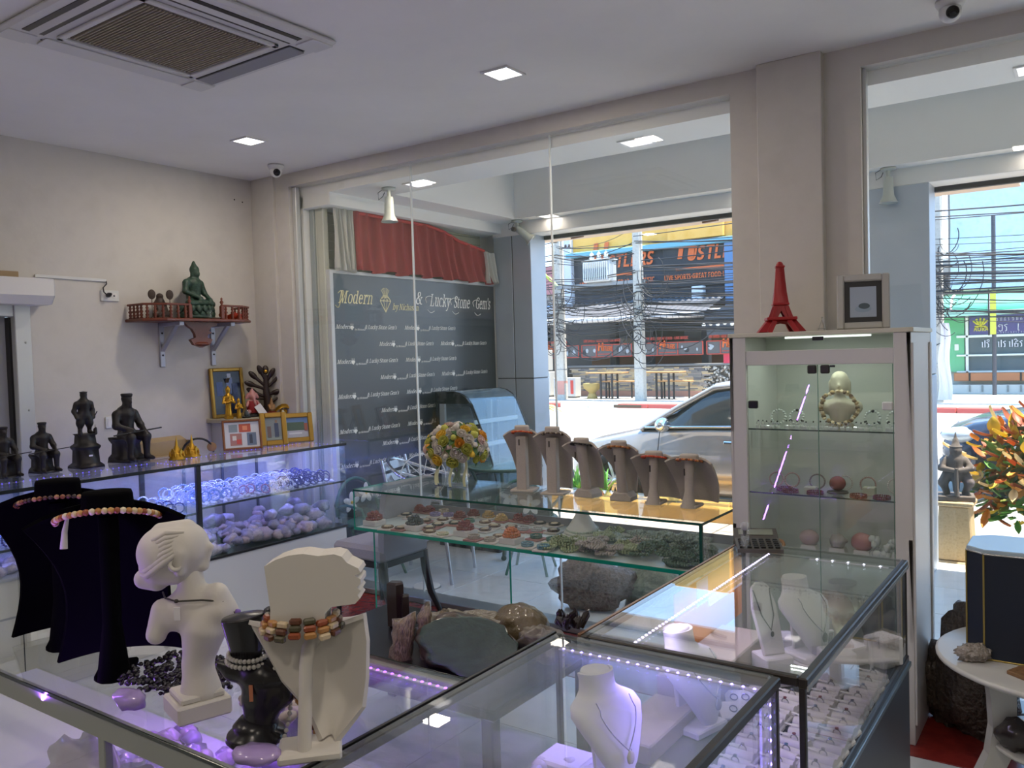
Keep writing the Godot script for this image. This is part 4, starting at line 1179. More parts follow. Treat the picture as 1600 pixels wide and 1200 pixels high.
	part("roof_beam", G.new().span(V(-1.5, 3.14, -27), V(9, 3.35, -26.4), 0.02), mt("beam_olive", "8a8a70", 0.8), b)

func back_buildings():
	var b := thing("sheeted_building", "tall building wrapped in pale blue wrinkled sheeting behind the green shop", "building", V(0, GY, 0))
	var rows := []
	for r in 30:
		var row := PackedVector3Array()
		for c in 40: row.append(V(0.5 + c * 0.35, 3.0 + r * 0.28, -33 + 0.06 * sin(r * 0.9 + c * 0.5) + 0.05 * sin(r * 0.4 - c * 1.1) + rnd(-0.015, 0.015)))
		rows.append(row)
	part("sheeting", G.new().slab(rows, 0.03), grain("sheet_blue", ["a9cbe6", "c1dcf0", "b4d3ea"], 0.6, V(0.3, 0.3, 0.3), 0.03), b)
	part("wall", G.new().span(V(0.4, 0, -40), V(15, 11.3, -33.2)), mt("concrete_block", "9a9a98", 0.9), b)
	b = thing("grey_house", "grey house with pinkish roof left of the bar building", "building", V(0, GY, 0))
	part("wall", G.new().span(V(-24, 0, -36), V(-12.8, 4.6, -31.2)), mt("house_grey", "8d8f90", 0.9), b)
	part("roof", G.new().prism(PackedVector2Array([Vector2(-24.5, 4.6), Vector2(-12.6, 4.6), Vector2(-14, 6.0), Vector2(-23, 6.0)]), 5.2, V(0, 0, -33.6)), mt("roof_pink", "a8757a", 0.8), b)
	part("yellow_awning", G.new().box(V(-14.6, 3.1, -24.2), V(2.4, 0.14, 0.5), 0.02, eul(0, 0, 12)), mt("awning_ochre", "b09c5c", 0.7), b)
	part("lattice_tower", G.new().span(V(-14.2, 6.0, -34), V(-12.9, 9.0, -32)), mt("tower_pale", "c3c6c9", 0.8), b)
	b = thing("backdrop_block", "pale concrete block far behind the right utility pole", "building", V(0, GY, 0))
	part("wall", G.new().span(V(-4.5, 0, -42), V(0.3, 5.2, -36)), mt("block_pale", "c9c9c4", 0.9), b)
	part("window", G.new().span(V(-0.6, 3.6, -36), V(0.2, 4.6, -35.95)), mt("window_dark", "4a5058", 0.3), b)

func car(c: String, label: String, at: Vector3, s: float, paint: StandardMaterial3D):
	paint.clearcoat_enabled = true; paint.clearcoat = 0.6; paint.clearcoat_roughness = 0.05
	var t := thing(c, label, "car", at)
	var L := 3.6
	var st := [[0.0, 0.34, 0.5, 0.45], [0.06, 0.24, 0.62, 0.6], [0.3, 0.2, 0.72, 0.74], [0.65, 0.2, 0.79, 0.79], [1.0, 0.2, 0.87, 0.81], [1.6, 0.2, 0.9, 0.82], [2.4, 0.2, 0.92, 0.82], [3.0, 0.2, 0.95, 0.8], [3.4, 0.24, 0.95, 0.74], [3.55, 0.32, 0.85, 0.66], [3.6, 0.4, 0.6, 0.55]]
	var rows := []
	for q in st:
		var row := PackedVector3Array()
		var y0: float = q[1]; var y1: float = q[2]; var w: float = q[3]
		var half := [[0.0, y0], [w * 0.8, y0], [w * 0.97, y0 + 0.07], [w, lerpf(y0, y1, 0.4)], [w * 1.0, lerpf(y0, y1, 0.62)], [w * 0.96, lerpf(y0, y1, 0.68)], [w * 0.95, y1 - 0.04], [w * 0.88, y1], [w * 0.45, y1 + 0.025], [0.0, y1 + 0.03]]
		for h in half: row.append(V(q[0], h[1], h[0]) * s)
		for j in range(half.size() - 2, 0, -1): row.append(V(q[0], half[j][1], -half[j][0]) * s)
		rows.append(row)
	part("body", G.new().grid(rows, true), paint, t)
	# glasshouse
	var gst := [[1.02, 0.86, 0.70, 0.88], [1.35, 1.1, 0.63, 0.9], [1.72, 1.33, 0.58, 0.92], [2.2, 1.4, 0.56, 0.93], [2.8, 1.38, 0.56, 0.94], [3.2, 1.26, 0.56, 0.95], [3.5, 0.97, 0.6, 0.93]]
	rows = []
	for q in gst:
		rows.append(PackedVector3Array([V(q[0], q[3], 0.77) * s, V(q[0], q[1] - 0.05, q[2] + 0.02) * s, V(q[0], q[1], q[2] - 0.06) * s, V(q[0], q[1] + 0.012, 0) * s, V(q[0], q[1], -q[2] + 0.06) * s, V(q[0], q[1] - 0.05, -q[2] - 0.02) * s, V(q[0], q[3], -0.77) * s]))
	part("glasshouse", G.new().grid(rows), mt("car_glass", "20272b", 0.05), t)
	# roof skin
	rows = []
	for q in gst.slice(2, 6): rows.append(PackedVector3Array([V(q[0], q[1] - 0.035, q[2] + 0.025) * s, V(q[0], q[1] + 0.012, q[2] - 0.06) * s, V(q[0], q[1] + 0.026, 0) * s, V(q[0], q[1] + 0.012, -q[2] + 0.06) * s, V(q[0], q[1] - 0.035, -q[2] - 0.025) * s]))
	part("roof_skin", G.new().slab(rows, 0.012), paint, t)
	for sd in [-1.0, 1.0]:
		part("pillar", G.new().tube([V(0.98, 0.87, 0.74 * sd) * s, V(1.37, 1.1, 0.66 * sd) * s, V(1.74, 1.3, 0.605 * sd) * s, V(2.3, 1.36, 0.59 * sd) * s, V(2.9, 1.33, 0.59 * sd) * s, V(3.22, 1.2, 0.6 * sd) * s, V(3.48, 0.98, 0.66 * sd) * s], 0.03 * s, 8), paint, t)
		part("door_pillar", G.new().tube([V(2.12, 0.93, 0.78 * sd) * s, V(2.2, 1.34, 0.6 * sd) * s], 0.035 * s, 6), black, t)
		part("window_trim", G.new().tube([V(1.05, 0.9, 0.79 * sd) * s, V(2.2, 0.935, 0.795 * sd) * s, V(3.4, 0.955, 0.75 * sd) * s], 0.012 * s, 6), mt("chrome_trim", "d5d8dc", 0.15, 1.0), t)
		for x in [1.2, 2.18, 3.05]: part("door_seam", G.new().tube([V(x, 0.3, 0.826 * sd) * s, V(x, 0.6, 0.835 * sd) * s, V(x + 0.02, 0.88, 0.79 * sd) * s], 0.005 * s, 4), black, t)
		for x in [2.0, 2.85]: part("door_handle", G.new().box(V(x, 0.77, 0.805 * sd) * s, V(0.2, 0.035, 0.035) * s, 0.012), mats["chrome_trim"], t)
		part("mirror", G.new().ball(V(1.3, 0.94, 0.9 * sd) * s, V(0.07, 0.075, 0.12) * s, 14, 8), mats["chrome_trim"], t)
		part("headlamp", G.new().ball(V(0.2, 0.6, 0.62 * sd) * s, V(0.2, 0.08, 0.12) * s, 12, 8), mt("headlamp_clear", "b9c2c8", 0.08, 0.3), t)
		for x in [0.72, 2.95]:
			var wh := part("wheel", G.new().lathe([Vector2(0.2, -0.1), Vector2(0.3, -0.1), Vector2(0.32, -0.07), Vector2(0.32, 0.07), Vector2(0.3, 0.1), Vector2(0.22, 0.1), Vector2(0.2, 0.06)], 28, V(x, 0.32, 0.76 * sd) * s, eul(90, 0, 0).scaled(Vector3.ONE * s)), mt("tyre", "17171a", 0.8), t)
			part("wheel_arch", G.new().lathe([Vector2(0.0, 0), Vector2(0.385, 0), Vector2(0.39, 0.012), Vector2(0.37, 0.02), Vector2(0, 0.02)], 28, V(x, 0.34, 0.81 * sd - 0.01) * s, eul(90, 0, 0).scaled(Vector3.ONE * s)), mt("arch_black", "0d0d0f", 0.8), t)
			part("rim_dish", G.new().lathe([Vector2(0, 0.0), Vector2(0.21, 0.0), Vector2(0.225, 0.02)], 28, V(x, 0.32, 0.835 * sd) * s, eul(90, 0, 0).scaled(Vector3.ONE * s)), black, wh)
			for j in 10:
				var a := TAU * j / 10
				part("rim_spoke", G.new().box(V(x + cos(a) * 0.12, 0.32 + sin(a) * 0.12, 0.85 * sd) * s, V(0.2, 0.035, 0.02) * s, 0.004, Basis(Vector3.BACK, a)), mt("alloy", "cfd2d4", 0.25, 0.8), wh)
			part("hub", G.new().ball(V(x, 0.32, 0.86 * sd) * s, V(0.04, 0.04, 0.02) * s, 10, 6), mats["alloy"], wh)
	part("grille", G.new().box(V(0.02, 0.42, 0) * s, V(0.05, 0.16, 0.8) * s, 0.02), black, t)
	part("bumper", G.new().box(V(0.05, 0.3, 0) * s, V(0.14, 0.14, 1.1) * s, 0.05), mt("bumper_grey", "55585c", 0.5), t)

func bush():
	var t := thing("croton_bush", "bushy shrub with yellow orange and green leaves outside the right window", "shrub", V(4.95, -0.03, -3.25))
	var br := mt("twig", "5c4632", 0.9)
	for j in 9:
		var e := V(rnd(-0.35, 0.35), rnd(0.6, 0.95), rnd(-0.25, 0.25))
		part("branch", G.new().tube([V(rnd(-0.06, 0.06), 0, rnd(-0.06, 0.06)), e * 0.5 + V(0, 0.05, 0), e], [0.016, 0.011, 0.005], 6), br, t)
	var ms := []
	for v_ in 3:
		var w: float = [0.034, 0.042, 0.028][v_]
		var l: float = [0.13, 0.12, 0.15][v_]
		var rows := []
		for r in 6:
			var f := r / 5.0
			var hw := w * sin(PI * clampf(f * 0.94 + 0.03, 0, 1))
			rows.append(PackedVector3Array([V(-hw, 0.012 + 0.03 * f * f, l * f), V(0, -0.004 + 0.03 * f * f, l * f), V(hw, 0.012 + 0.03 * f * f, l * f)]))
		ms.append(G.new().slab(rows, 0.0012).mesh())
	var hot := [leaf_mat("leaf_gold", "c98a2a"), leaf_mat("leaf_orange", "b8672e"), leaf_mat("leaf_yellow", "c9b235"), leaf_mat("leaf_cream", "d8c79a"), leaf_mat("leaf_rust", "96512c")]
	var cold := [leaf_mat("leaf_green", "5c9440"), leaf_mat("leaf_olive", "6f7a34"), leaf_mat("leaf_deep", "3d5f30"), leaf_mat("leaf_gold", "c98a2a")]
	for j in 300:
		var a := rnd(0, TAU); var ph := rnd(-0.6, 1.5)
		var d := V(cos(a) * cos(ph), sin(ph), sin(a) * cos(ph))
		var p := V(0, 0.56, 0) + d * V(0.62, 0.52, 0.42) * rnd(0.72, 1.0)
		if p.y < 0.12: p.y = rnd(0.12, 0.4)
		var o := part("leaf", ms[j % 3], hot[rng.randi() % 5] if p.y > rnd(0.38, 0.55) else cold[rng.randi() % 4], t)
		o.transform = Transform3D(Basis.looking_at(-(d + V(rnd(-0.6, 0.6), rnd(-0.7, 0.3), rnd(-0.6, 0.6))).normalized()).scaled_local(Vector3.ONE * rnd(0.75, 1.25)), p)
	var g := G.new()
	for j in 800:
		var a := rnd(0, TAU); var ph := rnd(-0.7, 1.5)
		var d := V(cos(a) * cos(ph), sin(ph), sin(a) * cos(ph))
		var p := V(0, 0.54, 0) + d * V(0.55, 0.48, 0.36) * rnd(0.3, 0.95)
		g.tint(Color(["c98a2a", "6f7a34", "b8672e", "5c9440", "c9b235", "4a5a2a"][rng.randi() % 6]))
		g.add(ms[j % 3], Transform3D(eul(rnd(-60, 60), rnd(0, 360), rnd(-40, 40)), p))
	var im := vcol("inner_leaf", 0.6); im.backlight_enabled = true; im.backlight = Color("808040")
	stuff(part("inner_foliage", g, im, t))

func guardian():
	var pd := thing("pedestal", "sandstone pedestal under the guardian statue outside the right window", "pedestal", V(4.37, -0.03, -2.72))
	var sand := grain("sandstone", ["b29a74", "c2ab84", "a89068"], 0.85, V(4, 4, 4), 0.03)
	part("base", G.new().box(V(0, 0.02, 0), V(0.27, 0.04, 0.27), 0.006), sand, pd)
	part("shaft", G.new().prism(PackedVector2Array([Vector2(-0.12, 0.04), Vector2(0.12, 0.04), Vector2(0.1, 0.44), Vector2(-0.1, 0.44)]), 0.22, Vector3.ZERO, Basis(), 0.01), sand, pd)
	part("cap", G.new().box(V(0, 0.455, 0), V(0.25, 0.035, 0.25), 0.008), sand, pd)
	var t := thing("guardian_statue", "dark stone crowned guardian statue leaning on a club atop the pedestal", "statue", V(4.37, 0.4425, -2.72), 10)
	var st := grain("statue_stone", ["4c4642", "645c56", "3f3a37"], 0.85, V(8, 8, 8), 0.03)
	part("plinth", G.new().box(V(0, 0.02, 0), V(0.24, 0.04, 0.2), 0.006), st, t)
	var B := []
	for s in [-1.0, 1.0]:
		B += [[V(0.045 * s, 0.2, 0), V(0.085 * s, 0.13, 0.03), 0.04, 0.034], [V(0.085 * s, 0.13, 0.03), V(0.06 * s, 0.055, 0.0), 0.03, 0.022], [V(0.06 * s, 0.05, 0.0), V(0.08 * s, 0.045, 0.05), 0.02, 0.014]]
		B += [[V(0.06 * s, 0.29, 0), V(0.1 * s, 0.235, 0.03), 0.026, 0.022], [V(0.1 * s, 0.235, 0.03), V(0.015 * s, 0.225, 0.085), 0.02, 0.016]]
	B += [[V(0, 0.18, 0), V(0, 0.29, 0), 0.055, 0.055], [V(0, 0.3, 0), V(0, 0.36, 0.01), 0.03, 0.042], [V(0, 0.2, 0.03), V(0, 0.08, 0.04), 0.03, 0.022], [V(0, 0.385, 0.005), V(0, 0.43, 0), 0.036, 0.02], [V(0, 0.43, 0), V(0, 0.5, 0), 0.014, 0.004]]
	part("figure", blob(B, 0.008, 0.015, G.new()), st, t)
	part("club", G.new().tube([V(0, 0.04, 0.09), V(0, 0.1, 0.092), V(0, 0.24, 0.09)], [0.02, 0.012, 0.014], 8), st, t)
	part("crown_ring", G.new().ring(V(0, 0.39, 0.004), 0.038, 0.007, 18, 6), st, t)
func led_strip(label: String, a: Vector3, b: Vector3, hex: String, e: float, group := "", step := 0.035, down := Vector3.DOWN):
	# a strip of small diodes on a thin tape, with an area light of the same size
	var t := thing("led_light_strip", label, "LED strip", a, 0, group)
	var d := b - a
	var l := d.length()
	var bs := Basis.looking_at(d.normalized(), Vector3.UP if absf(d.normalized().y) < 0.9 else Vector3.RIGHT)
	part("tape", G.new().box(d / 2, V(0.009, 0.003, l), 0.0, bs), mt("led_tape", "e4e2ee", 0.5), t)
	var g := G.new()
	var n := int(l / step)
	for j in n: g.ball(d * ((j + 0.5) / n) + down * 0.003 - down * 0.0035, V(0.0042, 0.0042, 0.0042), 6, 4)
	stuff(part("led_diodes", g, glow("led_" + hex, hex, 9.0), t))
	var la: AreaLight3D = lamp_area("strip_light", d / 2 + down * 0.009, Vector2(0.008, l), e, Color({"6a55ff": "8a92ff", "9a4dff": "a060ff"}.get(hex, hex)), down, t)
	if absf(down.y) > 0.9:
		la.transform = Transform3D(Basis.looking_at(down, d.normalized()), d / 2 + down * 0.009)
	return t

func bead_ring(R: float, r: float, n: int, bs := Basis()) -> G:
	var g := G.new()
	for j in n:
		var a := TAU * j / n
		g.ball(bs * V(cos(a) * R, 0, sin(a) * R), V(r, r, r), 7, 5)
	return g

func build_left_case():
	var t := thing("side_showcase", "long glass showcase along the left wall, full of blue lit bracelets", "showcase", V(0, 0, 0))
	var wp := mt("case_white", "d6d8da", 0.3)
	var zs := [0.07, 1.22, 2.75]
	part("base_cabinet", G.new().span(V(0.38, 0, 0.07), V(0.955, 0.44, 1.225), 0.004), wp, t)
	part("base_cabinet", G.new().span(V(0.38, 0, 1.225), V(0.955, 0.585, 2.75), 0.004), mt("base_cream", "c9c8ba", 0.35), t)
	for z in [1.7, 2.2]: part("door_seam", G.new().span(V(0.954, 0.01, z), V(0.957, 0.58, z + 0.004)), black, t)
	part("door_rail", G.new().span(V(0.954, 0.4, 1.24), V(0.958, 0.41, 2.75)), mt("seam_grey", "6d7076", 0.5), t)
	part("bottom_trim", G.new().span(V(0.37, 0.44, 0.065), V(0.965, 0.455, 1.225), 0.002), black, t)
	part("bottom_trim", G.new().span(V(0.37, 0.585, 1.225), V(0.965, 0.597, 2.75), 0.002), mt("trim_grey", "8f949b", 0.4), t)
	part("top_glass", G.new().span(V(0.36, 1.012, 0.06), V(0.97, 1.02, 1.2205)), pane("counter_glass", "a8c6d0", 0.05), t)
	part("top_glass", G.new().span(V(0.36, 1.012, 1.2215), V(0.97, 1.02, 2.75)), mats["counter_glass"], t)
	part("top_edge", G.new().span(V(0.962, 1.004, 0.06), V(0.972, 1.0215, 2.75), 0.001), mt("edge_dark", "1d2328", 0.25), t)
	part("front_glass", G.new().span(V(0.958, 0.455, 0.07), V(0.963, 1.011, 1.21)), glass, t)
	part("front_glass", G.new().span(V(0.958, 0.597, 1.23), V(0.963, 1.011, 2.75)), glass, t)
	part("end_glass", G.new().span(V(0.37, 0.455, 0.062), V(0.958, 1.011, 0.067)), glass, t)
	part("post", G.new().span(V(0.95, 0.455, 1.205), V(0.972, 1.012, 1.235), 0.002), black, t)
	part("post", G.new().span(V(0.37, 0.455, 1.205), V(0.39, 1.012, 1.235), 0.002), black, t)
	part("divider_glass", G.new().span(V(0.39, 0.455, 1.217), V(0.95, 1.011, 1.222)), glass, t)
	part("back_glass", G.new().span(V(0.372, 0.455, 0.07), V(0.377, 1.011, 2.75)), pane("back_glass", "7fa0b8", 0.07), t)
	part("shelf", G.new().span(V(0.38, 0.752, 0.075), V(0.955, 0.76, 1.204)), mats["counter_glass"], t)
	part("shelf_edge", G.new().span(V(0.951, 0.75, 0.075), V(0.957, 0.762, 1.204), 0.001), mats["edge_dark"], t)
	part("shelf", G.new().span(V(0.38, 0.727, 1.236), V(0.955, 0.735, 2.75)), mats["counter_glass"], t)
	part("shelf_edge", G.new().span(V(0.951, 0.725, 1.236), V(0.957, 0.737, 2.75), 0.001), mats["edge_dark"], t)
	for z in [0.35, 0.63, 0.92]: part("sliding_door_frame", G.new().span(V(0.378, 0.456, z), V(0.386, 1.01, z + 0.022), 0.002), mt("frame_dark_blue", "2b3040", 0.4), t)
	led_strip("violet LED strip under the back edge of the wall showcase top, nearer the window", V(0.56, 1.006, 0.1), V(0.575, 1.006, 1.19), "6a55ff", 0.75)
	led_strip("violet LED strip under the statuettes on the wall showcase", V(0.575, 1.006, 1.28), V(0.62, 1.006, 2.7), "6a55ff", 0.9)
	led_strip("short violet LED strip across the wall showcase near the two gilt pagodas", V(0.585, 1.006, 1.245), V(0.93, 1.006, 1.265), "6a55ff", 0.2)
	led_strip("short violet LED strip at the window end of the wall showcase", V(0.6, 1.006, 0.085), V(0.94, 1.006, 0.085), "6a55ff", 0.2)
	# bracelets standing on edge
	var bm := [mt("bead_pale", "aebde6", 0.08), mt("bead_ice", "c9d6ee", 0.06), mt("bead_navy", "2c2f78", 0.1), mt("bead_rose", "b58fb5", 0.1), mt("bead_sky", "7fa3dd", 0.08)]
	for m in bm: m.clearcoat_enabled = true; m.clearcoat = 0.7
	var ring_m := [bead_ring(0.031, 0.0058, 20).mesh(), bead_ring(0.028, 0.005, 20).mesh(), bead_ring(0.034, 0.0068, 18).mesh()]
	var names := ["pale blue bead bracelet standing on edge on the lit showcase shelf", "clear icy bead bracelet standing on edge on the lit showcase shelf", "dark navy bead bracelet standing on edge on the lit showcase shelf", "mauve bead bracelet standing on edge on the lit showcase shelf", "sky blue bead bracelet standing on edge on the lit showcase shelf"]
	var grp := ["pale bracelets in the wall showcase", "clear bracelets in the wall showcase", "navy bracelets in the wall showcase", "mauve bracelets in the wall showcase", "sky blue bracelets in the wall showcase"]
	var place := func(x: float, y: float, z: float, k: int):
		var o := solo("bracelet", names[k], "bracelet", ring_m[rng.randi() % 3], bm[k], V(x, y + 0.037, z), 0, grp[k])
		o.basis = eul(rnd(-14, 14), 62 + rnd(-22, 22), 0) * eul(72, 0, 0)
	for r in 7:
		for c in 16:
			var z := 0.12 + c * 0.067 + (0.03 if r % 2 else 0.0)
			var x := 0.91 - r * 0.073
			if r == 0 and (c > 9 or c < 2) and c != 1: continue
			var k: int = 2 if (c <= 5 and (r < 3 or c < 3)) else (3 if c in [9, 10] and r < 2 else [0, 1, 4, 0][rng.randi() % 4])
			if c >= 12 and r < 2: k = 4
			place.call(x + rnd(-0.015, 0.015), 0.76, z + rnd(-0.012, 0.012), k)
	for r in 5:
		for c in 13:
			place.call(0.9 - r * 0.1 + rnd(-0.02, 0.02), 0.735, 1.30 + c * 0.078 + rnd(-0.02, 0.02), 2 if (c < 7 and r < 2) else [0, 1, 4, 2][rng.randi() % 4])
	# loose crystal chips between the bracelets
	var g := G.new()
	for j in 420: rock(g, V(rnd(0.42, 0.93), 0.766, rnd(0.12, 1.18)), V(rnd(0.008, 0.016), rnd(0.006, 0.011), rnd(0.008, 0.015)), j, 0.5, 6, 4)
	stuff(solo("crystal_chips", "loose icy blue crystal chips strewn on the window end showcase shelf", "crystal chips", g, bm[1]))
	g = G.new()
	for j in 420: rock(g, V(rnd(0.42, 0.93), 0.741, rnd(1.26, 2.6)), V(rnd(0.008, 0.018), rnd(0.006, 0.012), rnd(0.008, 0.017)), j, 0.5, 6, 4)
	stuff(solo("crystal_chips", "loose blue crystal chips strewn on the showcase shelf by the black busts", "crystal chips", g, bm[0]))
	# polished stones heaped on the bottom
	var sm := []
	for q in ["8f87a3", "a58f98", "7d7590", "b3a3a8", "6f6a80"]:
		var m := grain("pebble_" + q, [q, Color(q).lightened(0.25).to_html(false), Color(q).darkened(0.2).to_html(false)], 0.12, V(9, 9, 9), 0.02)
		m.clearcoat_enabled = true; sm.append(m)
	var shapes := []
	for j in 5: shapes.append(rock(G.new(), Vector3.ZERO, V(0.05, 0.033, 0.04), 40 + j, 0.45, 12, 8, 0.9).mesh())
	for j in 150:
		var z := rnd(0.13, 1.17); var x := rnd(0.46, 0.92)
		var lay := int(j / 62)
		var s := rnd(0.55, 1.3)
		var o := solo("polished_stone", "violet grey polished stone in the heap at the showcase bottom", "stone", shapes[j % 5], sm[rng.randi() % 5], V(x, 0.455 + 0.033 * s + lay * 0.045 * (1.0 if x < 0.85 else 0.3), z), rnd(0, 360), "polished stones heaped in the wall showcase")
		o.scale = V(s, s, s)
	for j in 34:
		var s := rnd(0.6, 1.1)
		var o := solo("polished_stone", "pale violet polished stone on the lower shelf by the black busts", "stone", shapes[j % 5], sm[rng.randi() % 5], V(rnd(0.45, 0.92), 0.597 + 0.03 * s, rnd(1.6, 2.6)), rnd(0, 360), "polished stones on the far left lower shelf")
		o.scale = V(s, s, s)

func seated_figure(c: String, label: String, at: Vector3, turn: float, s: float, rod: bool, group := "") -> Node3D:
	var t := thing(c, label, "statuette", at, turn, group)
	var bz: StandardMaterial3D = mats["dark_bronze"]
	var g := G.new()
	# pedestal, moulded
	g.box(V(0, 0.008, -0.005), V(0.15, 0.016, 0.17), 0.003)
	part("plinth", g, bz, t)
	part("seat_block", G.new().lathe([Vector2(0, 0.0), Vector2(0.105, 0.0), Vector2(0.1, 0.03), Vector2(0.082, 0.05), Vector2(0.078, 0.11), Vector2(0.095, 0.135), Vector2(0.098, 0.15), Vector2(0, 0.15)], 4, V(0, 0.0, -0.035), yaw(45)), bz, t)
	var B := [[V(0, 0.165, -0.03), V(0, 0.215, -0.035), 0.042, 0.044], [V(0, 0.215, -0.035), V(0, 0.285, -0.03), 0.045, 0.056], [V(-0.05, 0.29, -0.03), V(0.05, 0.29, -0.03), 0.026, 0.026], [V(0, 0.3, -0.028), V(0, 0.335, -0.02), 0.02, 0.018], [V(0, 0.356, -0.01), V(0, 0.378, -0.014), 0.026, 0.031], [V(0, 0.366, 0.02), V(0, 0.358, 0.024), 0.005, 0.006], [V(0, 0.332, 0.008), V(0, 0.335, 0.01), 0.012, 0.012]]
	for sd in [-1.0, 1.0]:
		B += [[V(0.032 * sd, 0.16, -0.02), V(0.055 * sd, 0.15, 0.075), 0.034, 0.026], [V(0.055 * sd, 0.15, 0.075), V(0.058 * sd, 0.045, 0.07), 0.025, 0.018], [V(0.058 * sd, 0.025, 0.07), V(0.066 * sd, 0.02, 0.115), 0.017, 0.012]]
	B += [[V(-0.066, 0.285, -0.03), V(-0.085, 0.22, -0.01), 0.024, 0.02], [V(-0.085, 0.22, -0.01), V(-0.02, 0.19, 0.055), 0.019, 0.014], [V(0.066, 0.285, -0.03), V(0.085, 0.215, -0.005), 0.024, 0.02], [V(0.085, 0.215, -0.005), V(0.055, 0.18, 0.065), 0.019, 0.014]]
	part("figure", blob(B, 0.0075, 0.016, G.new()), bz, t)
	part("cap", G.new().lathe([Vector2(0.024, 0.386), Vector2(0.031, 0.391), Vector2(0.035, 0.406), Vector2(0.029, 0.411), Vector2(0, 0.412)], 14, V(0, 0, -0.012)), bz, t)
	part("rod", G.new().tube([V(-0.16, 0.172, 0.06), V(0.17, 0.192, 0.075)] if rod else [V(-0.13, 0.165, 0.07), V(0.13, 0.18, 0.07)], 0.0045, 6), bz, t)
	t.scale = Vector3.ONE * s
	return t

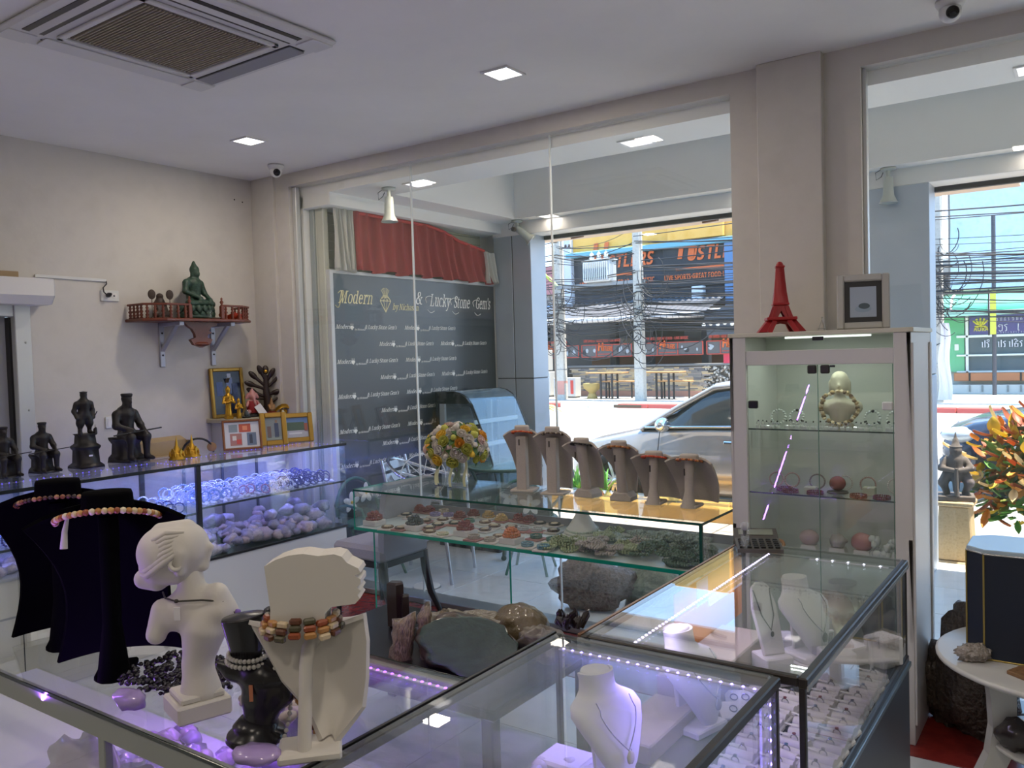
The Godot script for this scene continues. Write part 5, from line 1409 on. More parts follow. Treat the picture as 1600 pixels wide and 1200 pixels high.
func build_statues():
	var bz := grain("dark_bronze", ["1f1d1e", "2c292a", "232122"], 0.42, V(12, 12, 12), 0.03)
	bz.metallic = 0.35
	seated_figure("seated_statuette", "largest dark bronze seated man statuette with a rod across his lap", V(0.46, 1.02, 1.33), 100, 1.0, true)
	seated_figure("seated_statuette", "small dark bronze seated man statuette, second from the left picture edge", V(0.46, 1.02, 1.83), 96, 0.68, true)
	seated_figure("seated_statuette", "small dark bronze seated man statuette cut by the left picture edge", V(0.46, 1.02, 2.03), 96, 0.66, true)
	var t := thing("standing_statuette", "dark bronze standing man statuette on a tall winged pedestal", "statuette", V(0.46, 1.02, 1.60), 92)
	part("plinth", G.new().lathe([Vector2(0, 0.0), Vector2(0.1, 0.0), Vector2(0.098, 0.012), Vector2(0.075, 0.03), Vector2(0.07, 0.1), Vector2(0.082, 0.115), Vector2(0.082, 0.125), Vector2(0.06, 0.14), Vector2(0.055, 0.185), Vector2(0.066, 0.195), Vector2(0, 0.195)], 4, Vector3.ZERO, yaw(45)), bz, t)
	part("name_plate", G.new().box(V(0, 0.07, 0.052), V(0.022, 0.009, 0.003), 0.0005), mt("plate_white", "c9c7d6", 0.4), t)
	for q in [V(-0.045, 0.195, 0.03), V(0.045, 0.195, 0.03)]:
		part("corner_lion", blob([[q, q + V(0, 0.02, 0), 0.012, 0.01], [q + V(0, 0.02, 0), q + V(0, 0.03, 0.008), 0.008, 0.006]], 0.005, 0.006, G.new()), bz, t)
		part("corner_spike", G.new().tube([q + V(0, 0.02, 0), q + V(0, 0.05, 0)], [0.003, 0.001], 5), bz, t)
	var B := [[V(0, 0.3, 0), V(0, 0.33, 0), 0.03, 0.027], [V(0, 0.33, 0), V(0, 0.365, 0), 0.03, 0.036], [V(-0.032, 0.368, 0), V(0.032, 0.368, 0), 0.016, 0.016], [V(0, 0.375, 0), V(0, 0.395, 0.004), 0.012, 0.012], [V(0, 0.404, 0.007), V(0, 0.417, 0.004), 0.016, 0.02]]
	for sd in [-1.0, 1.0]:
		B += [[V(0.018 * sd, 0.3, 0), V(0.026 * sd, 0.255, 0.004), 0.026, 0.023], [V(0.026 * sd, 0.255, 0.004), V(0.028 * sd, 0.21, 0), 0.017, 0.011], [V(0.028 * sd, 0.203, 0), V(0.032 * sd, 0.2, 0.022), 0.01, 0.008], [V(0.043 * sd, 0.366, 0), V(0.055 * sd, 0.325, -0.006), 0.015, 0.012], [V(0.055 * sd, 0.325, -0.006), V(0.05 * sd, 0.285, 0.014), 0.012, 0.009]]
	part("figure", blob(B, 0.0055, 0.01, G.new()), bz, t)
	part("cap", G.new().lathe([Vector2(0.014, 0.422), Vector2(0.019, 0.426), Vector2(0.021, 0.435), Vector2(0, 0.438)], 12, V(0, 0, 0.004)), bz, t)
	part("sword", G.new().tube([V(0.05, 0.282, 0.012), V(0.062, 0.32, 0.03)], 0.003, 5), bz, t)
	# gilt pagodas
	var gl := mt("gilt", "c99a35", 0.3, 0.85)
	var k := 0
	for q in [V(0.655, 1.02, 1.15), V(0.60, 1.02, 1.01)]:
		var p := thing("gilt_pagoda", ["small gilt pagoda model, the one nearer the seated statuette", "small gilt pagoda model, the one nearer the photo frames"][k], "pagoda model", q, 20)
		part("terrace", G.new().lathe([Vector2(0, 0), Vector2(0.052, 0), Vector2(0.052, 0.008), Vector2(0.044, 0.01), Vector2(0.044, 0.022), Vector2(0.035, 0.025), Vector2(0.034, 0.04), Vector2(0.026, 0.044), Vector2(0, 0.044)], 8, Vector3.ZERO, yaw(22.5)), gl, p)
		part("spire", G.new().lathe([Vector2(0.026, 0.042), Vector2(0.025, 0.055), Vector2(0.017, 0.068), Vector2(0.013, 0.08), Vector2(0.009, 0.083), Vector2(0.008, 0.1), Vector2(0.004, 0.12), Vector2(0.0008, 0.14)], 10), gl, p)
		for j in 8:
			var a := TAU * j / 8 + 0.39
			part("small_spire", G.new().lathe([Vector2(0.006, 0), Vector2(0.005, 0.012), Vector2(0.003, 0.02), Vector2(0.0005, 0.034)], 6, V(cos(a) * 0.041, 0.02, sin(a) * 0.041)), gl, p)
		for j in 4:
			var a := TAU * j / 4
			part("gable", G.new().prism(PackedVector2Array([Vector2(-0.01, 0), Vector2(0.01, 0), Vector2(0.01, 0.014), Vector2(0, 0.03), Vector2(-0.01, 0.014)]), 0.008, V(cos(a) * 0.03, 0.036, sin(a) * 0.03), Basis(Vector3.UP, -a + PI / 2)), gl, p)
		k += 1
	# open cardboard box and black hoop behind
	var cb := thing("cardboard_box", "open brown cardboard box behind the large seated statuette", "box", V(0.42, 1.02, 1.0), 8)
	var cm: Material = mats["cardboard"]
	part("side", G.new().span(V(-0.05, 0, -0.12), V(-0.045, 0.09, 0.3)), cm, cb)
	part("side", G.new().span(V(-0.05, 0, 0.295), V(0.0, 0.08, 0.3)), cm, cb)
	part("side", G.new().span(V(-0.05, 0, -0.12), V(0.01, 0.085, -0.115)), cm, cb)
	part("base", G.new().span(V(-0.05, 0, -0.12), V(0.01, 0.004, 0.3)), cm, cb)
	part("flap", G.new().box(V(-0.075, 0.1, 0.09), V(0.06, 0.004, 0.42), 0.001, eul(0, 0, -25)), cm, cb)
	var hp := thing("headband_hoop", "black hoop with a tan end lying behind the gilt pagodas", "hoop", V(0.44, 1.02, 0.86), 60)
	part("band", G.new().ring(V(0, 0.0, 0), 0.095, 0.007, 22, 6, eul(-78, 0, 0), PI), mt("hoop_black", "161616", 0.4), hp)
	part("end_disc", G.new().lathe([Vector2(0, 0), Vector2(0.03, 0), Vector2(0.03, 0.008), Vector2(0, 0.01)], 18, V(0.085, 0.032, 0.01), eul(80, 0, 0)), mt("tan_leather", "8b6a48", 0.6), hp)

func picture_frame(c: String, label: String, at: Vector3, turn: float, w: float, h: float, bw: float, lean: float, fm: Material, inner: Material) -> Node3D:
	var t := thing(c, label, "picture frame", at, turn)
	var b := eul(-lean, 0, 0)
	var o := b * V(0, h / 2, 0)
	part("backing", G.new().box(o + b * V(0, 0, -0.008), V(w - 0.004, h - 0.004, 0.008), 0.001, b), mt("backing_board", "4a4038", 0.8), t)
	for sd in [-1.0, 1.0]:
		part("moulding", G.new().box(o + b * V((w - bw) / 2 * sd, 0, 0.002), V(bw, h, 0.022), 0.006, b), fm, t)
		part("moulding", G.new().box(o + b * V(0, (h - bw) / 2 * sd, 0.002), V(w - bw * 2 + 0.004, bw, 0.022), 0.006, b), fm, t)
	part("mount", G.new().box(o + b * V(0, 0, -0.002), V(w - bw * 2 + 0.002, h - bw * 2 + 0.002, 0.004), 0.0, b), inner, t)
	part("easel_leg", G.new().box(b * V(0, h * 0.42, -0.012) + V(0, -0.0, -0.05), V(0.03, h * 0.84, 0.004), 0.001, eul(-lean + 32, 0, 0)), mats["backing_board"], t)
	t.set_meta("centre", o); t.set_meta("tilt", b)
	return t

func print_patch(t: Node3D, x: float, y: float, w: float, h: float, hex: String, called := "print_patch", z := 0.001):
	var b: Basis = t.get_meta("tilt"); var o: Vector3 = t.get_meta("centre")
	part(called, G.new().box(o + b * V(x, y, z), V(w, h, 0.0008), 0.0, b), mt("print_" + hex, hex, 0.35), t)

func build_altar():
	var gold := mt("gold_frame", "a5823c", 0.35, 0.7)
	# corner ledge with its board
	var lg := thing("corner_ledge", "beige ledge board in the corner under the altar figures", "ledge", V(0, 0, 0))
	part("board", G.new().span(V(0.004, 1.17, 0.026), V(0.31, 1.2, 0.49), 0.003), mt("ledge_beige", "a39a86", 0.6), lg)
	part("side_panel", G.new().span(V(0.004, 0.0, 0.03), V(0.29, 1.17, 0.45), 0.003), mt("ledge_side", "b4b3ae", 0.6), lg)
	# frames on the showcase
	var f := picture_frame("photo_frame", "brown and gold photo frame with a white four picture print", V(0.60, 1.02, 0.63), 62, 0.25, 0.2, 0.014, 14, mt("frame_brown", "7b4a2a", 0.35, 0.3), mt("mount_white", "c9ccd6", 0.5))
	print_patch(f, -0.055, 0.045, 0.055, 0.05, "7f8d98"); print_patch(f, 0.02, 0.045, 0.075, 0.055, "b5503c"); print_patch(f, -0.04, -0.03, 0.075, 0.08, "a4736f"); print_patch(f, 0.06, -0.03, 0.06, 0.085, "64748f")
	print_patch(f, -0.05, -0.02, 0.025, 0.03, "d3cdc9", "print_patch", 0.0018); print_patch(f, -0.022, -0.045, 0.03, 0.03, "c24b48", "print_patch", 0.0018); print_patch(f, 0.055, -0.03, 0.02, 0.06, "353f55", "print_patch", 0.0018); print_patch(f, 0.02, 0.045, 0.03, 0.03, "d98a6a", "print_patch", 0.0018)
	f = picture_frame("photo_frame", "upright gold frame with a picture of two standing people", V(0.60, 1.02, 0.37), 62, 0.18, 0.23, 0.036, 14, gold, mt("photo_grey", "7f888c", 0.3))
	print_patch(f, 0.02, -0.01, 0.028, 0.1, "3e4a66"); print_patch(f, -0.03, -0.02, 0.025, 0.08, "6b5a58"); print_patch(f, 0.02, 0.052, 0.014, 0.02, "8c6f5c"); print_patch(f, 0, -0.063, 0.1, 0.02, "8c9794")
	f = picture_frame("photo_frame", "wide gold frame with a picture of trees and a paved court", V(0.58, 1.02, 0.165), 62, 0.25, 0.21, 0.034, 14, gold, mt("photo_sky", "5f7fae", 0.3))
	print_patch(f, 0, -0.045, 0.18, 0.05, "a9abb6"); print_patch(f, 0, 0.01, 0.13, 0.06, "4a6052"); print_patch(f, -0.075, 0.0, 0.025, 0.06, "a0604e"); print_patch(f, 0.075, 0.0, 0.025, 0.06, "a0604e"); print_patch(f, 0.0, -0.04, 0.09, 0.012, "c9ccd2", "print_patch", 0.0016)
	f = picture_frame("photo_frame", "tall gold frame with a dark blue picture standing on the corner ledge", V(0.06, 1.2, 0.33), 86, 0.27, 0.36, 0.026, 5, gold, mt("photo_navy", "1f2940", 0.25))
	print_patch(f, 0.02, 0.05, 0.05, 0.12, "5f6f9c"); print_patch(f, 0.02, 0.12, 0.03, 0.04, "a9b4cc"); print_patch(f, -0.06, 0.03, 0.05, 0.1, "364a80"); print_patch(f, 0.06, 0.0, 0.05, 0.13, "2d3b66")
	# altar figures
	var gl: Material = mats["gilt"]
	for q in [[V(0.2, 1.2, 0.44), 0.24, "taller gilt standing deity figure before the dark picture"], [V(0.24, 1.2, 0.385), 0.15, "smaller gilt deity figure beside the taller gilt one"]]:
		var t := thing("gilt_figure", q[2], "figurine", q[0], 75)
		var s: float = q[1] / 0.24
		part("base", G.new().box(V(0, 0.012, 0) * s, V(0.05, 0.024, 0.05) * s, 0.003), gl, t)
		var B := [[V(0, 0.03, 0), V(0, 0.11, 0), 0.024, 0.018], [V(0, 0.11, 0), V(0, 0.155, 0), 0.018, 0.026], [V(0, 0.17, 0), V(0, 0.19, 0), 0.01, 0.01], [V(0, 0.2, 0), V(0, 0.208, 0), 0.016, 0.018], [V(0, 0.215, 0), V(0, 0.236, 0), 0.01, 0.003], [V(-0.03, 0.155, 0), V(-0.04, 0.115, 0.012), 0.009, 0.008], [V(-0.04, 0.115, 0.012), V(-0.005, 0.12, 0.03), 0.008, 0.007], [V(0.03, 0.155, 0), V(0.04, 0.115, 0.012), 0.009, 0.008], [V(0.04, 0.115, 0.012), V(0.005, 0.13, 0.03), 0.008, 0.007]]
		var fig := part("figure", blob(B, 0.006, 0.01, G.new()), gl, t)
		fig.scale = Vector3.ONE * s
	var t2 := thing("glass_dome", "tiny glass dome with a dark figure inside on the corner ledge", "dome", V(0.25, 1.2, 0.33))
	part("dome", G.new().lathe([Vector2(0.028, 0.01), Vector2(0.028, 0.04), Vector2(0.02, 0.058), Vector2(0, 0.066)], 18), glass, t2)
	part("base", G.new().lathe([Vector2(0, 0), Vector2(0.032, 0), Vector2(0.032, 0.01), Vector2(0, 0.01)], 18), black, t2)
	part("core", rock(G.new(), V(0, 0.03, 0), V(0.015, 0.022, 0.015), 3, 0.4, 8, 6), mt("core_grey", "3b3f48", 0.4), t2)
	t2 = thing("elephant_figure", "pink elephant headed seated figure in red cloth with a white card", "figurine", V(0.2, 1.2, 0.235), 75)
	var pk := mt("pink_resin", "b9807c", 0.45)
	part("base", G.new().lathe([Vector2(0, 0), Vector2(0.05, 0), Vector2(0.055, 0.012), Vector2(0.048, 0.022), Vector2(0, 0.022)], 20), black, t2)
	var B2 := [[V(0, 0.05, 0), V(0, 0.1, 0), 0.034, 0.03], [V(0, 0.15, 0.005), V(0, 0.165, 0), 0.028, 0.024], [V(0, 0.14, 0.03), V(0.004, 0.1, 0.042), 0.011, 0.008], [V(0.004, 0.1, 0.042), V(0.014, 0.08, 0.04), 0.008, 0.007], [V(0, 0.18, 0), V(0, 0.205, 0), 0.016, 0.006]]
	for sd in [-1.0, 1.0]: B2 += [[V(0.028 * sd, 0.16, -0.004), V(0.04 * sd, 0.14, -0.004), 0.014, 0.012], [V(0.03 * sd, 0.11, 0), V(0.05 * sd, 0.08, 0.02), 0.012, 0.01], [V(0.03 * sd, 0.04, 0.01), V(0.045 * sd, 0.035, 0.035), 0.018, 0.014]]
	part("figure", blob(B2, 0.006, 0.01, G.new()), pk, t2)
	part("red_cloth", G.new().lathe([Vector2(0.036, 0.03), Vector2(0.042, 0.06), Vector2(0.04, 0.09), Vector2(0.034, 0.115)], 18), mt("cloth_crimson", "8f1f24", 0.7), t2)
	solo("white_card", "blank white card propped against the pink elephant figure", "card", G.new().box(V(0, 0.045, 0), V(0.055, 0.085, 0.002), 0.0, eul(-20, 0, 28)), mt("card_white", "d5d3d6", 0.7), V(0.265, 1.204, 0.215), 75)
	# dark many armed carving
	t2 = thing("wood_carving", "dark brown carved wooden figure with many raised paddle arms", "carving", V(0.17, 1.2, 0.085), 60)
	var dw := mt("carving_wood", "2b1d18", 0.35)
	part("trunk", G.new().tube([V(0, 0, 0), V(0.01, 0.08, 0), V(0, 0.18, 0), V(0.0, 0.3, 0)], [0.04, 0.032, 0.024, 0.016], 10), dw, t2)
	part("head", G.new().ball(V(0, 0.335, 0), V(0.024, 0.035, 0.02), 12, 8), dw, t2)
	part("gold_face", G.new().ball(V(0, 0.325, 0.014), V(0.014, 0.014, 0.01), 10, 6), gl, t2, "gilt face disc")
	for q in [[-62, 0.13, 0.09], [-68, 0.19, 0.1], [-45, 0.21, 0.1], [-25, 0.25, 0.07], [62, 0.08, 0.12], [50, 0.2, 0.11], [30, 0.24, 0.06], [75, 0.15, 0.05], [-80, 0.12, 0.06]]:
		var a := deg_to_rad(q[0])
		var o := V(0, q[1], 0); var d := V(sin(a), cos(a), rnd(-0.25, 0.25)).normalized()
		part("arm", G.new().tube([o, o + d * q[2] * 0.5, o + d * q[2]], [0.012, 0.011, 0.014], 8), dw, t2)
		part("paddle", G.new().ball(o + d * (q[2] + 0.025), V(0.021, 0.042, 0.016), 10, 8, Basis(Quaternion(Vector3.UP, d))), dw, t2)
	t2 = thing("red_base_figure", "small bronze figurine on a round red lacquer base", "figurine", V(0.26, 1.2, 0.115), 70)
	part("base", G.new().lathe([Vector2(0, 0), Vector2(0.042, 0), Vector2(0.047, 0.01), Vector2(0.04, 0.022), Vector2(0.034, 0.03), Vector2(0, 0.03)], 22), mt("lacquer_red", "6d1620", 0.2), t2)
	part("figure", blob([[V(0, 0.04, 0), V(0, 0.08, 0), 0.022, 0.016], [V(0, 0.095, 0), V(0, 0.105, 0), 0.013, 0.011], [V(-0.02, 0.075, 0), V(-0.015, 0.05, 0.018), 0.009, 0.008], [V(0.02, 0.075, 0), V(0.015, 0.05, 0.018), 0.009, 0.008], [V(0, 0.115, 0), V(0, 0.135, 0), 0.007, 0.002]], 0.005, 0.008, G.new()), mt("figurine_bronze", "8f6a44", 0.4, 0.4), t2)
	t2 = thing("gold_scroll", "folded gilt cloth scroll at the window end of the corner ledge", "scroll", V(0.27, 1.2, 0.055), 60)
	var rows := []
	for r in 6:
		var fr := r / 5.0
		rows.append(PackedVector3Array([V(-0.05 + 0.12 * fr, 0.01 + 0.055 * sin(fr * 2.2), -0.02), V(-0.05 + 0.12 * fr, 0.02 + 0.06 * sin(fr * 2.2), 0.0), V(-0.05 + 0.12 * fr, 0.004 + 0.05 * sin(fr * 2.2), 0.02)]))
	part("cloth", G.new().slab(rows, 0.003), gl, t2)
	part("scroll_foot", G.new().box(V(0.03, 0.02, 0), V(0.05, 0.04, 0.03), 0.004), gl, t2)
	t2 = thing("white_vial", "tiny white vial at the right end of the corner ledge", "vial", V(0.295, 1.2, 0.04))
	part("bottle", G.new().lathe([Vector2(0, 0), Vector2(0.011, 0), Vector2(0.012, 0.025), Vector2(0.006, 0.03), Vector2(0.006, 0.036), Vector2(0, 0.036)], 12), mt("vial_white", "d8d6cc", 0.3), t2)
	buddha_shelf()

func baluster(g: G, at: Vector3, h: float, s := 1.0):
	g.lathe([Vector2(0, 0), Vector2(0.011, 0), Vector2(0.011, 0.08), Vector2(0.006, 0.12), Vector2(0.012, 0.26), Vector2(0.006, 0.38), Vector2(0.014, 0.52), Vector2(0.006, 0.66), Vector2(0.011, 0.8), Vector2(0.006, 0.9), Vector2(0.01, 1.0), Vector2(0, 1.0)].map(func(p): return Vector2(p.x * s, p.y * h)), 10, at)

func buddha_shelf():
	var wd := grain("teak", ["5a2a1a", "6d3421", "4d2416"], 0.35, V(3, 12, 12), 0.02)
	var t := thing("altar_shelf", "carved brown wooden altar shelf with turned railings on the left wall", "shelf", V(0, 1.88, 0.64))
	# local: x out from wall, z along the wall (negative towards the window)
	part("board", G.new().prism(PackedVector2Array([Vector2(0, 0.42), Vector2(0.2, 0.42), Vector2(0.29, 0.3), Vector2(0.29, -0.3), Vector2(0.2, -0.42), Vector2(0, -0.42)]), 0.02, V(0, 0.01, 0), eul(90, 0, 0), 0.004), wd, t)
	var H := 0.085
	for sd in [-1.0, 1.0]:
		var pts := [V(0.02, 0.02, 0.405 * sd), V(0.19, 0.02, 0.405 * sd), V(0.275, 0.02, 0.29 * sd), V(0.275, 0.02, 0.13 * sd)]
		for j in 3:
			var a: Vector3 = pts[j]; var b: Vector3 = pts[j + 1]
			var bs := Basis.looking_at((b - a).normalized())
			part("handrail", G.new().box((a + b) / 2 + V(0, H + 0.006, 0), V(0.018, 0.014, a.distance_to(b) + 0.012), 0.003, bs), wd, t)
			var n: int = [4, 3, 3][j]
			for k in n:
				var g := G.new()
				baluster(g, a.lerp(b, (k + 0.5) / n), H)
				part("baluster", g, wd, t)
		var g2 := G.new()
		g2.box(V(0.275, 0.065, 0.125 * sd), V(0.026, 0.09, 0.026), 0.003)
		g2.lathe([Vector2(0.013, 0.11), Vector2(0.006, 0.12), Vector2(0.014, 0.135), Vector2(0.005, 0.15), Vector2(0.009, 0.158), Vector2(0, 0.17)], 10, V(0.275, 0, 0.125 * sd))
		part("newel_post", g2, wd, t)
	var ks := PackedVector2Array([Vector2(-0.13, 0), Vector2(0.13, 0), Vector2(0.12, -0.025), Vector2(0.075, -0.035), Vector2(0.06, -0.06), Vector2(0.085, -0.075), Vector2(0.05, -0.085), Vector2(0.045, -0.105), Vector2(0.085, -0.12), Vector2(0.06, -0.155), Vector2(0.0, -0.175), Vector2(-0.06, -0.155), Vector2(-0.085, -0.12), Vector2(-0.045, -0.105), Vector2(-0.05, -0.08), Vector2(-0.07, -0.05), Vector2(-0.1, -0.03)])
	part("carved_drop", G.new().prism(ks, 0.03, V(0.2, 0, 0), yaw(90), 0.006), wd, t)
	part("carved_boss", G.new().ball(V(0.205, -0.15, 0), V(0.03, 0.016, 0.06), 14, 8), wd, t)
	for z in [0.17, -0.23]:
		var b := thing("shelf_bracket", "pale grey steel angle bracket under the altar shelf, " + ("left one" if z > 0 else "right one"), "bracket", V(0, 1.88, 0.64 + z))
		var sm := mt("bracket_grey", "a8a9b4", 0.4, 0.4)
		part("wall_arm", G.new().span(V(0, -0.3, -0.018), V(0.016, 0, 0.018), 0.003), sm, b)
		part("top_arm", G.new().span(V(0.0, -0.026, -0.018), V(0.25, 0, 0.018), 0.003), sm, b)
		part("brace", G.new().box(V(0.1, -0.105, 0), V(0.02, 0.25, 0.03), 0.003, eul(0, 0, -47)), sm, b)
		for y in [-0.07, -0.22]: part("bolt", G.new().ball(V(0.018, y, 0), V(0.004, 0.007, 0.007), 8, 5), black, b)
	# green seated meditating statue
	var gm := grain("green_patina", ["1f3a2e", "2f4d3d", "172b23", "3c5a48"], 0.55, V(10, 10, 10), 0.02)
	t = thing("seated_meditating_statue", "large dark green seated meditating statue on a lotus base", "statue", V(0.14, 1.90, 0.62), 104)
	part("lotus_base", G.new().lathe([Vector2(0, 0), Vector2(0.13, 0), Vector2(0.138, 0.02), Vector2(0.12, 0.035), Vector2(0.1, 0.045), Vector2(0.125, 0.07), Vector2(0.12, 0.09), Vector2(0, 0.092)], 28, Vector3.ZERO, Basis(), 0.78), gm, t)
	var pet := G.new().ball(Vector3.ZERO, V(0.02, 0.026, 0.012), 8, 6).mesh()
	for r in 2:
		for j in 16:
			var a := TAU * (j + 0.5 * r) / 16
			part("lotus_petal", pet, gm, t).transform = Transform3D(Basis(Vector3.UP, PI / 2 - a) * eul(20 if r == 0 else -15, 0, 0), V(cos(a) * 0.122, 0.028 + r * 0.045, sin(a) * 0.096))
	var B := [[V(0, 0.11, -0.02), V(0, 0.19, -0.025), 0.05, 0.045], [V(0, 0.19, -0.025), V(0, 0.245, -0.02), 0.048, 0.056], [V(-0.055, 0.255, -0.02), V(0.055, 0.255, -0.02), 0.024, 0.024], [V(0, 0.265, -0.015), V(0, 0.3, -0.008), 0.02, 0.018], [V(0, 0.315, 0), V(0, 0.34, -0.006), 0.028, 0.033], [V(0, 0.365, -0.01), V(0, 0.385, -0.01), 0.02, 0.012], [V(0, 0.385, -0.01), V(0, 0.415, -0.01), 0.008, 0.002], [V(0, 0.325, 0.028), V(0, 0.315, 0.034), 0.005, 0.006], [V(0, 0.302, 0.02), V(0, 0.3, 0.018), 0.012, 0.01]]
	for sd in [-1.0, 1.0]:
		B += [[V(0.04 * sd, 0.115, -0.01), V(0.105 * sd, 0.108, 0.035), 0.035, 0.026], [V(0.105 * sd, 0.106, 0.04), V(-0.03 * sd, 0.112, 0.065), 0.022, 0.017], [V(0.07 * sd, 0.25, -0.02), V(0.088 * sd, 0.19, -0.01), 0.023, 0.019], [V(0.032 * sd, 0.325, -0.005), V(0.034 * sd, 0.3, -0.005), 0.006, 0.007]]
	B += [[V(-0.088, 0.19, -0.01), V(-0.01, 0.142, 0.055), 0.018, 0.013], [V(0.088, 0.19, -0.01), V(0.08, 0.135, 0.055), 0.018, 0.012], [V(0.08, 0.135, 0.055), V(0.085, 0.105, 0.066), 0.01, 0.007]]
	part("figure", blob(B, 0.0075, 0.014, G.new()), gm, t)
	# monk figure and fans
	var mk := mt("monk_brown", "3a2c24", 0.6)
	t = thing("seated_monk_figure", "small dark brown seated monk figure behind the shelf railing", "figurine", V(0.1, 1.9, 0.87), 95)
	part("figure", blob([[V(0, 0.05, 0), V(0, 0.11, 0), 0.042, 0.034], [V(0, 0.135, 0.004), V(0, 0.15, 0.002), 0.016, 0.024], [V(-0.04, 0.03, 0.02), V(0.04, 0.03, 0.02), 0.026, 0.026], [V(-0.035, 0.105, 0), V(-0.03, 0.06, 0.03), 0.012, 0.01], [V(0.035, 0.105, 0), V(0.03, 0.06, 0.03), 0.012, 0.01]], 0.007, 0.012, G.new()), mk, t)
	part("base", G.new().lathe([Vector2(0, 0), Vector2(0.06, 0), Vector2(0.055, 0.018), Vector2(0, 0.02)], 16), mk, t)
	for q in [[V(0.14, 1.9, 0.95), "dark oval ceremonial fan on a thin stick, left one"], [V(0.17, 1.9, 0.84), "dark oval ceremonial fan on a thin stick before the monk figure"]]:
		t = thing("ceremonial_fan", q[1], "fan", q[0], 75)
		part("stick", G.new().tube([V(0, 0, 0), V(0, 0.13, 0)], 0.0025, 6), mk, t)
		part("fan_disc", G.new().ball(V(0, 0.16, 0), V(0.025, 0.033, 0.006), 16, 8), mk, t)
		part("foot", G.new().lathe([Vector2(0, 0), Vector2(0.016, 0), Vector2(0.012, 0.008), Vector2(0, 0.01)], 12), mk, t)
	t = thing("offering_glass", "small clear drinking glass on the altar shelf front", "glass", V(0.245, 1.9, 0.60))
	part("tumbler", G.new().lathe([Vector2(0, 0.001), Vector2(0.02, 0.001), Vector2(0.024, 0.06), Vector2(0.0225, 0.06), Vector2(0.0185, 0.005), Vector2(0, 0.005)], 20), glass, t)
	part("water", G.new().lathe([Vector2(0, 0.006), Vector2(0.018, 0.006), Vector2(0.02, 0.03), Vector2(0, 0.03)], 16), glass, t)
	t = thing("offering_plate", "small white green saucer on the altar shelf front", "plate", V(0.235, 1.9, 0.525))
	part("saucer", G.new().lathe([Vector2(0, 0), Vector2(0.025, 0), Vector2(0.045, 0.01), Vector2(0.043, 0.012), Vector2(0.024, 0.004), Vector2(0, 0.004)], 22), mt("saucer_white", "c9cfc6", 0.25), t)
	t = thing("orange_dish", "orange red folded dish at the right end of the altar shelf", "dish", V(0.2, 1.9, 0.40), 10)
	var rows := []
	for r in 7:
		var row := PackedVector3Array()
		for c in 17:
			var a := TAU * c / 16; var f := r / 6.0
			row.append(V(cos(a) * (0.03 + 0.05 * f), 0.004 + 0.034 * f * f + 0.012 * f * sin(a * 4), sin(a) * (0.025 + 0.04 * f)))
		rows.append(row)
	part("bowl", G.new().grid(rows), mt("orange_plastic", "c8431d", 0.4), t)
	part("fold", G.new().prism(PackedVector2Array([Vector2(-0.05, 0), Vector2(0.05, 0.0), Vector2(0.035, 0.035), Vector2(0.01, 0.015)]), 0.03, V(0.01, 0.008, -0.055), yaw(75), 0.003), mats["orange_plastic"], t)
	t = thing("candle_stand", "small dark candle holder behind the right railing of the altar shelf", "candle holder", V(0.08, 1.9, 0.36))
	part("cup", G.new().lathe([Vector2(0, 0), Vector2(0.02, 0), Vector2(0.006, 0.012), Vector2(0.006, 0.05), Vector2(0.024, 0.06), Vector2(0.02, 0.066), Vector2(0, 0.06)], 14), mt("candle_dark", "2f2a28", 0.5), t)
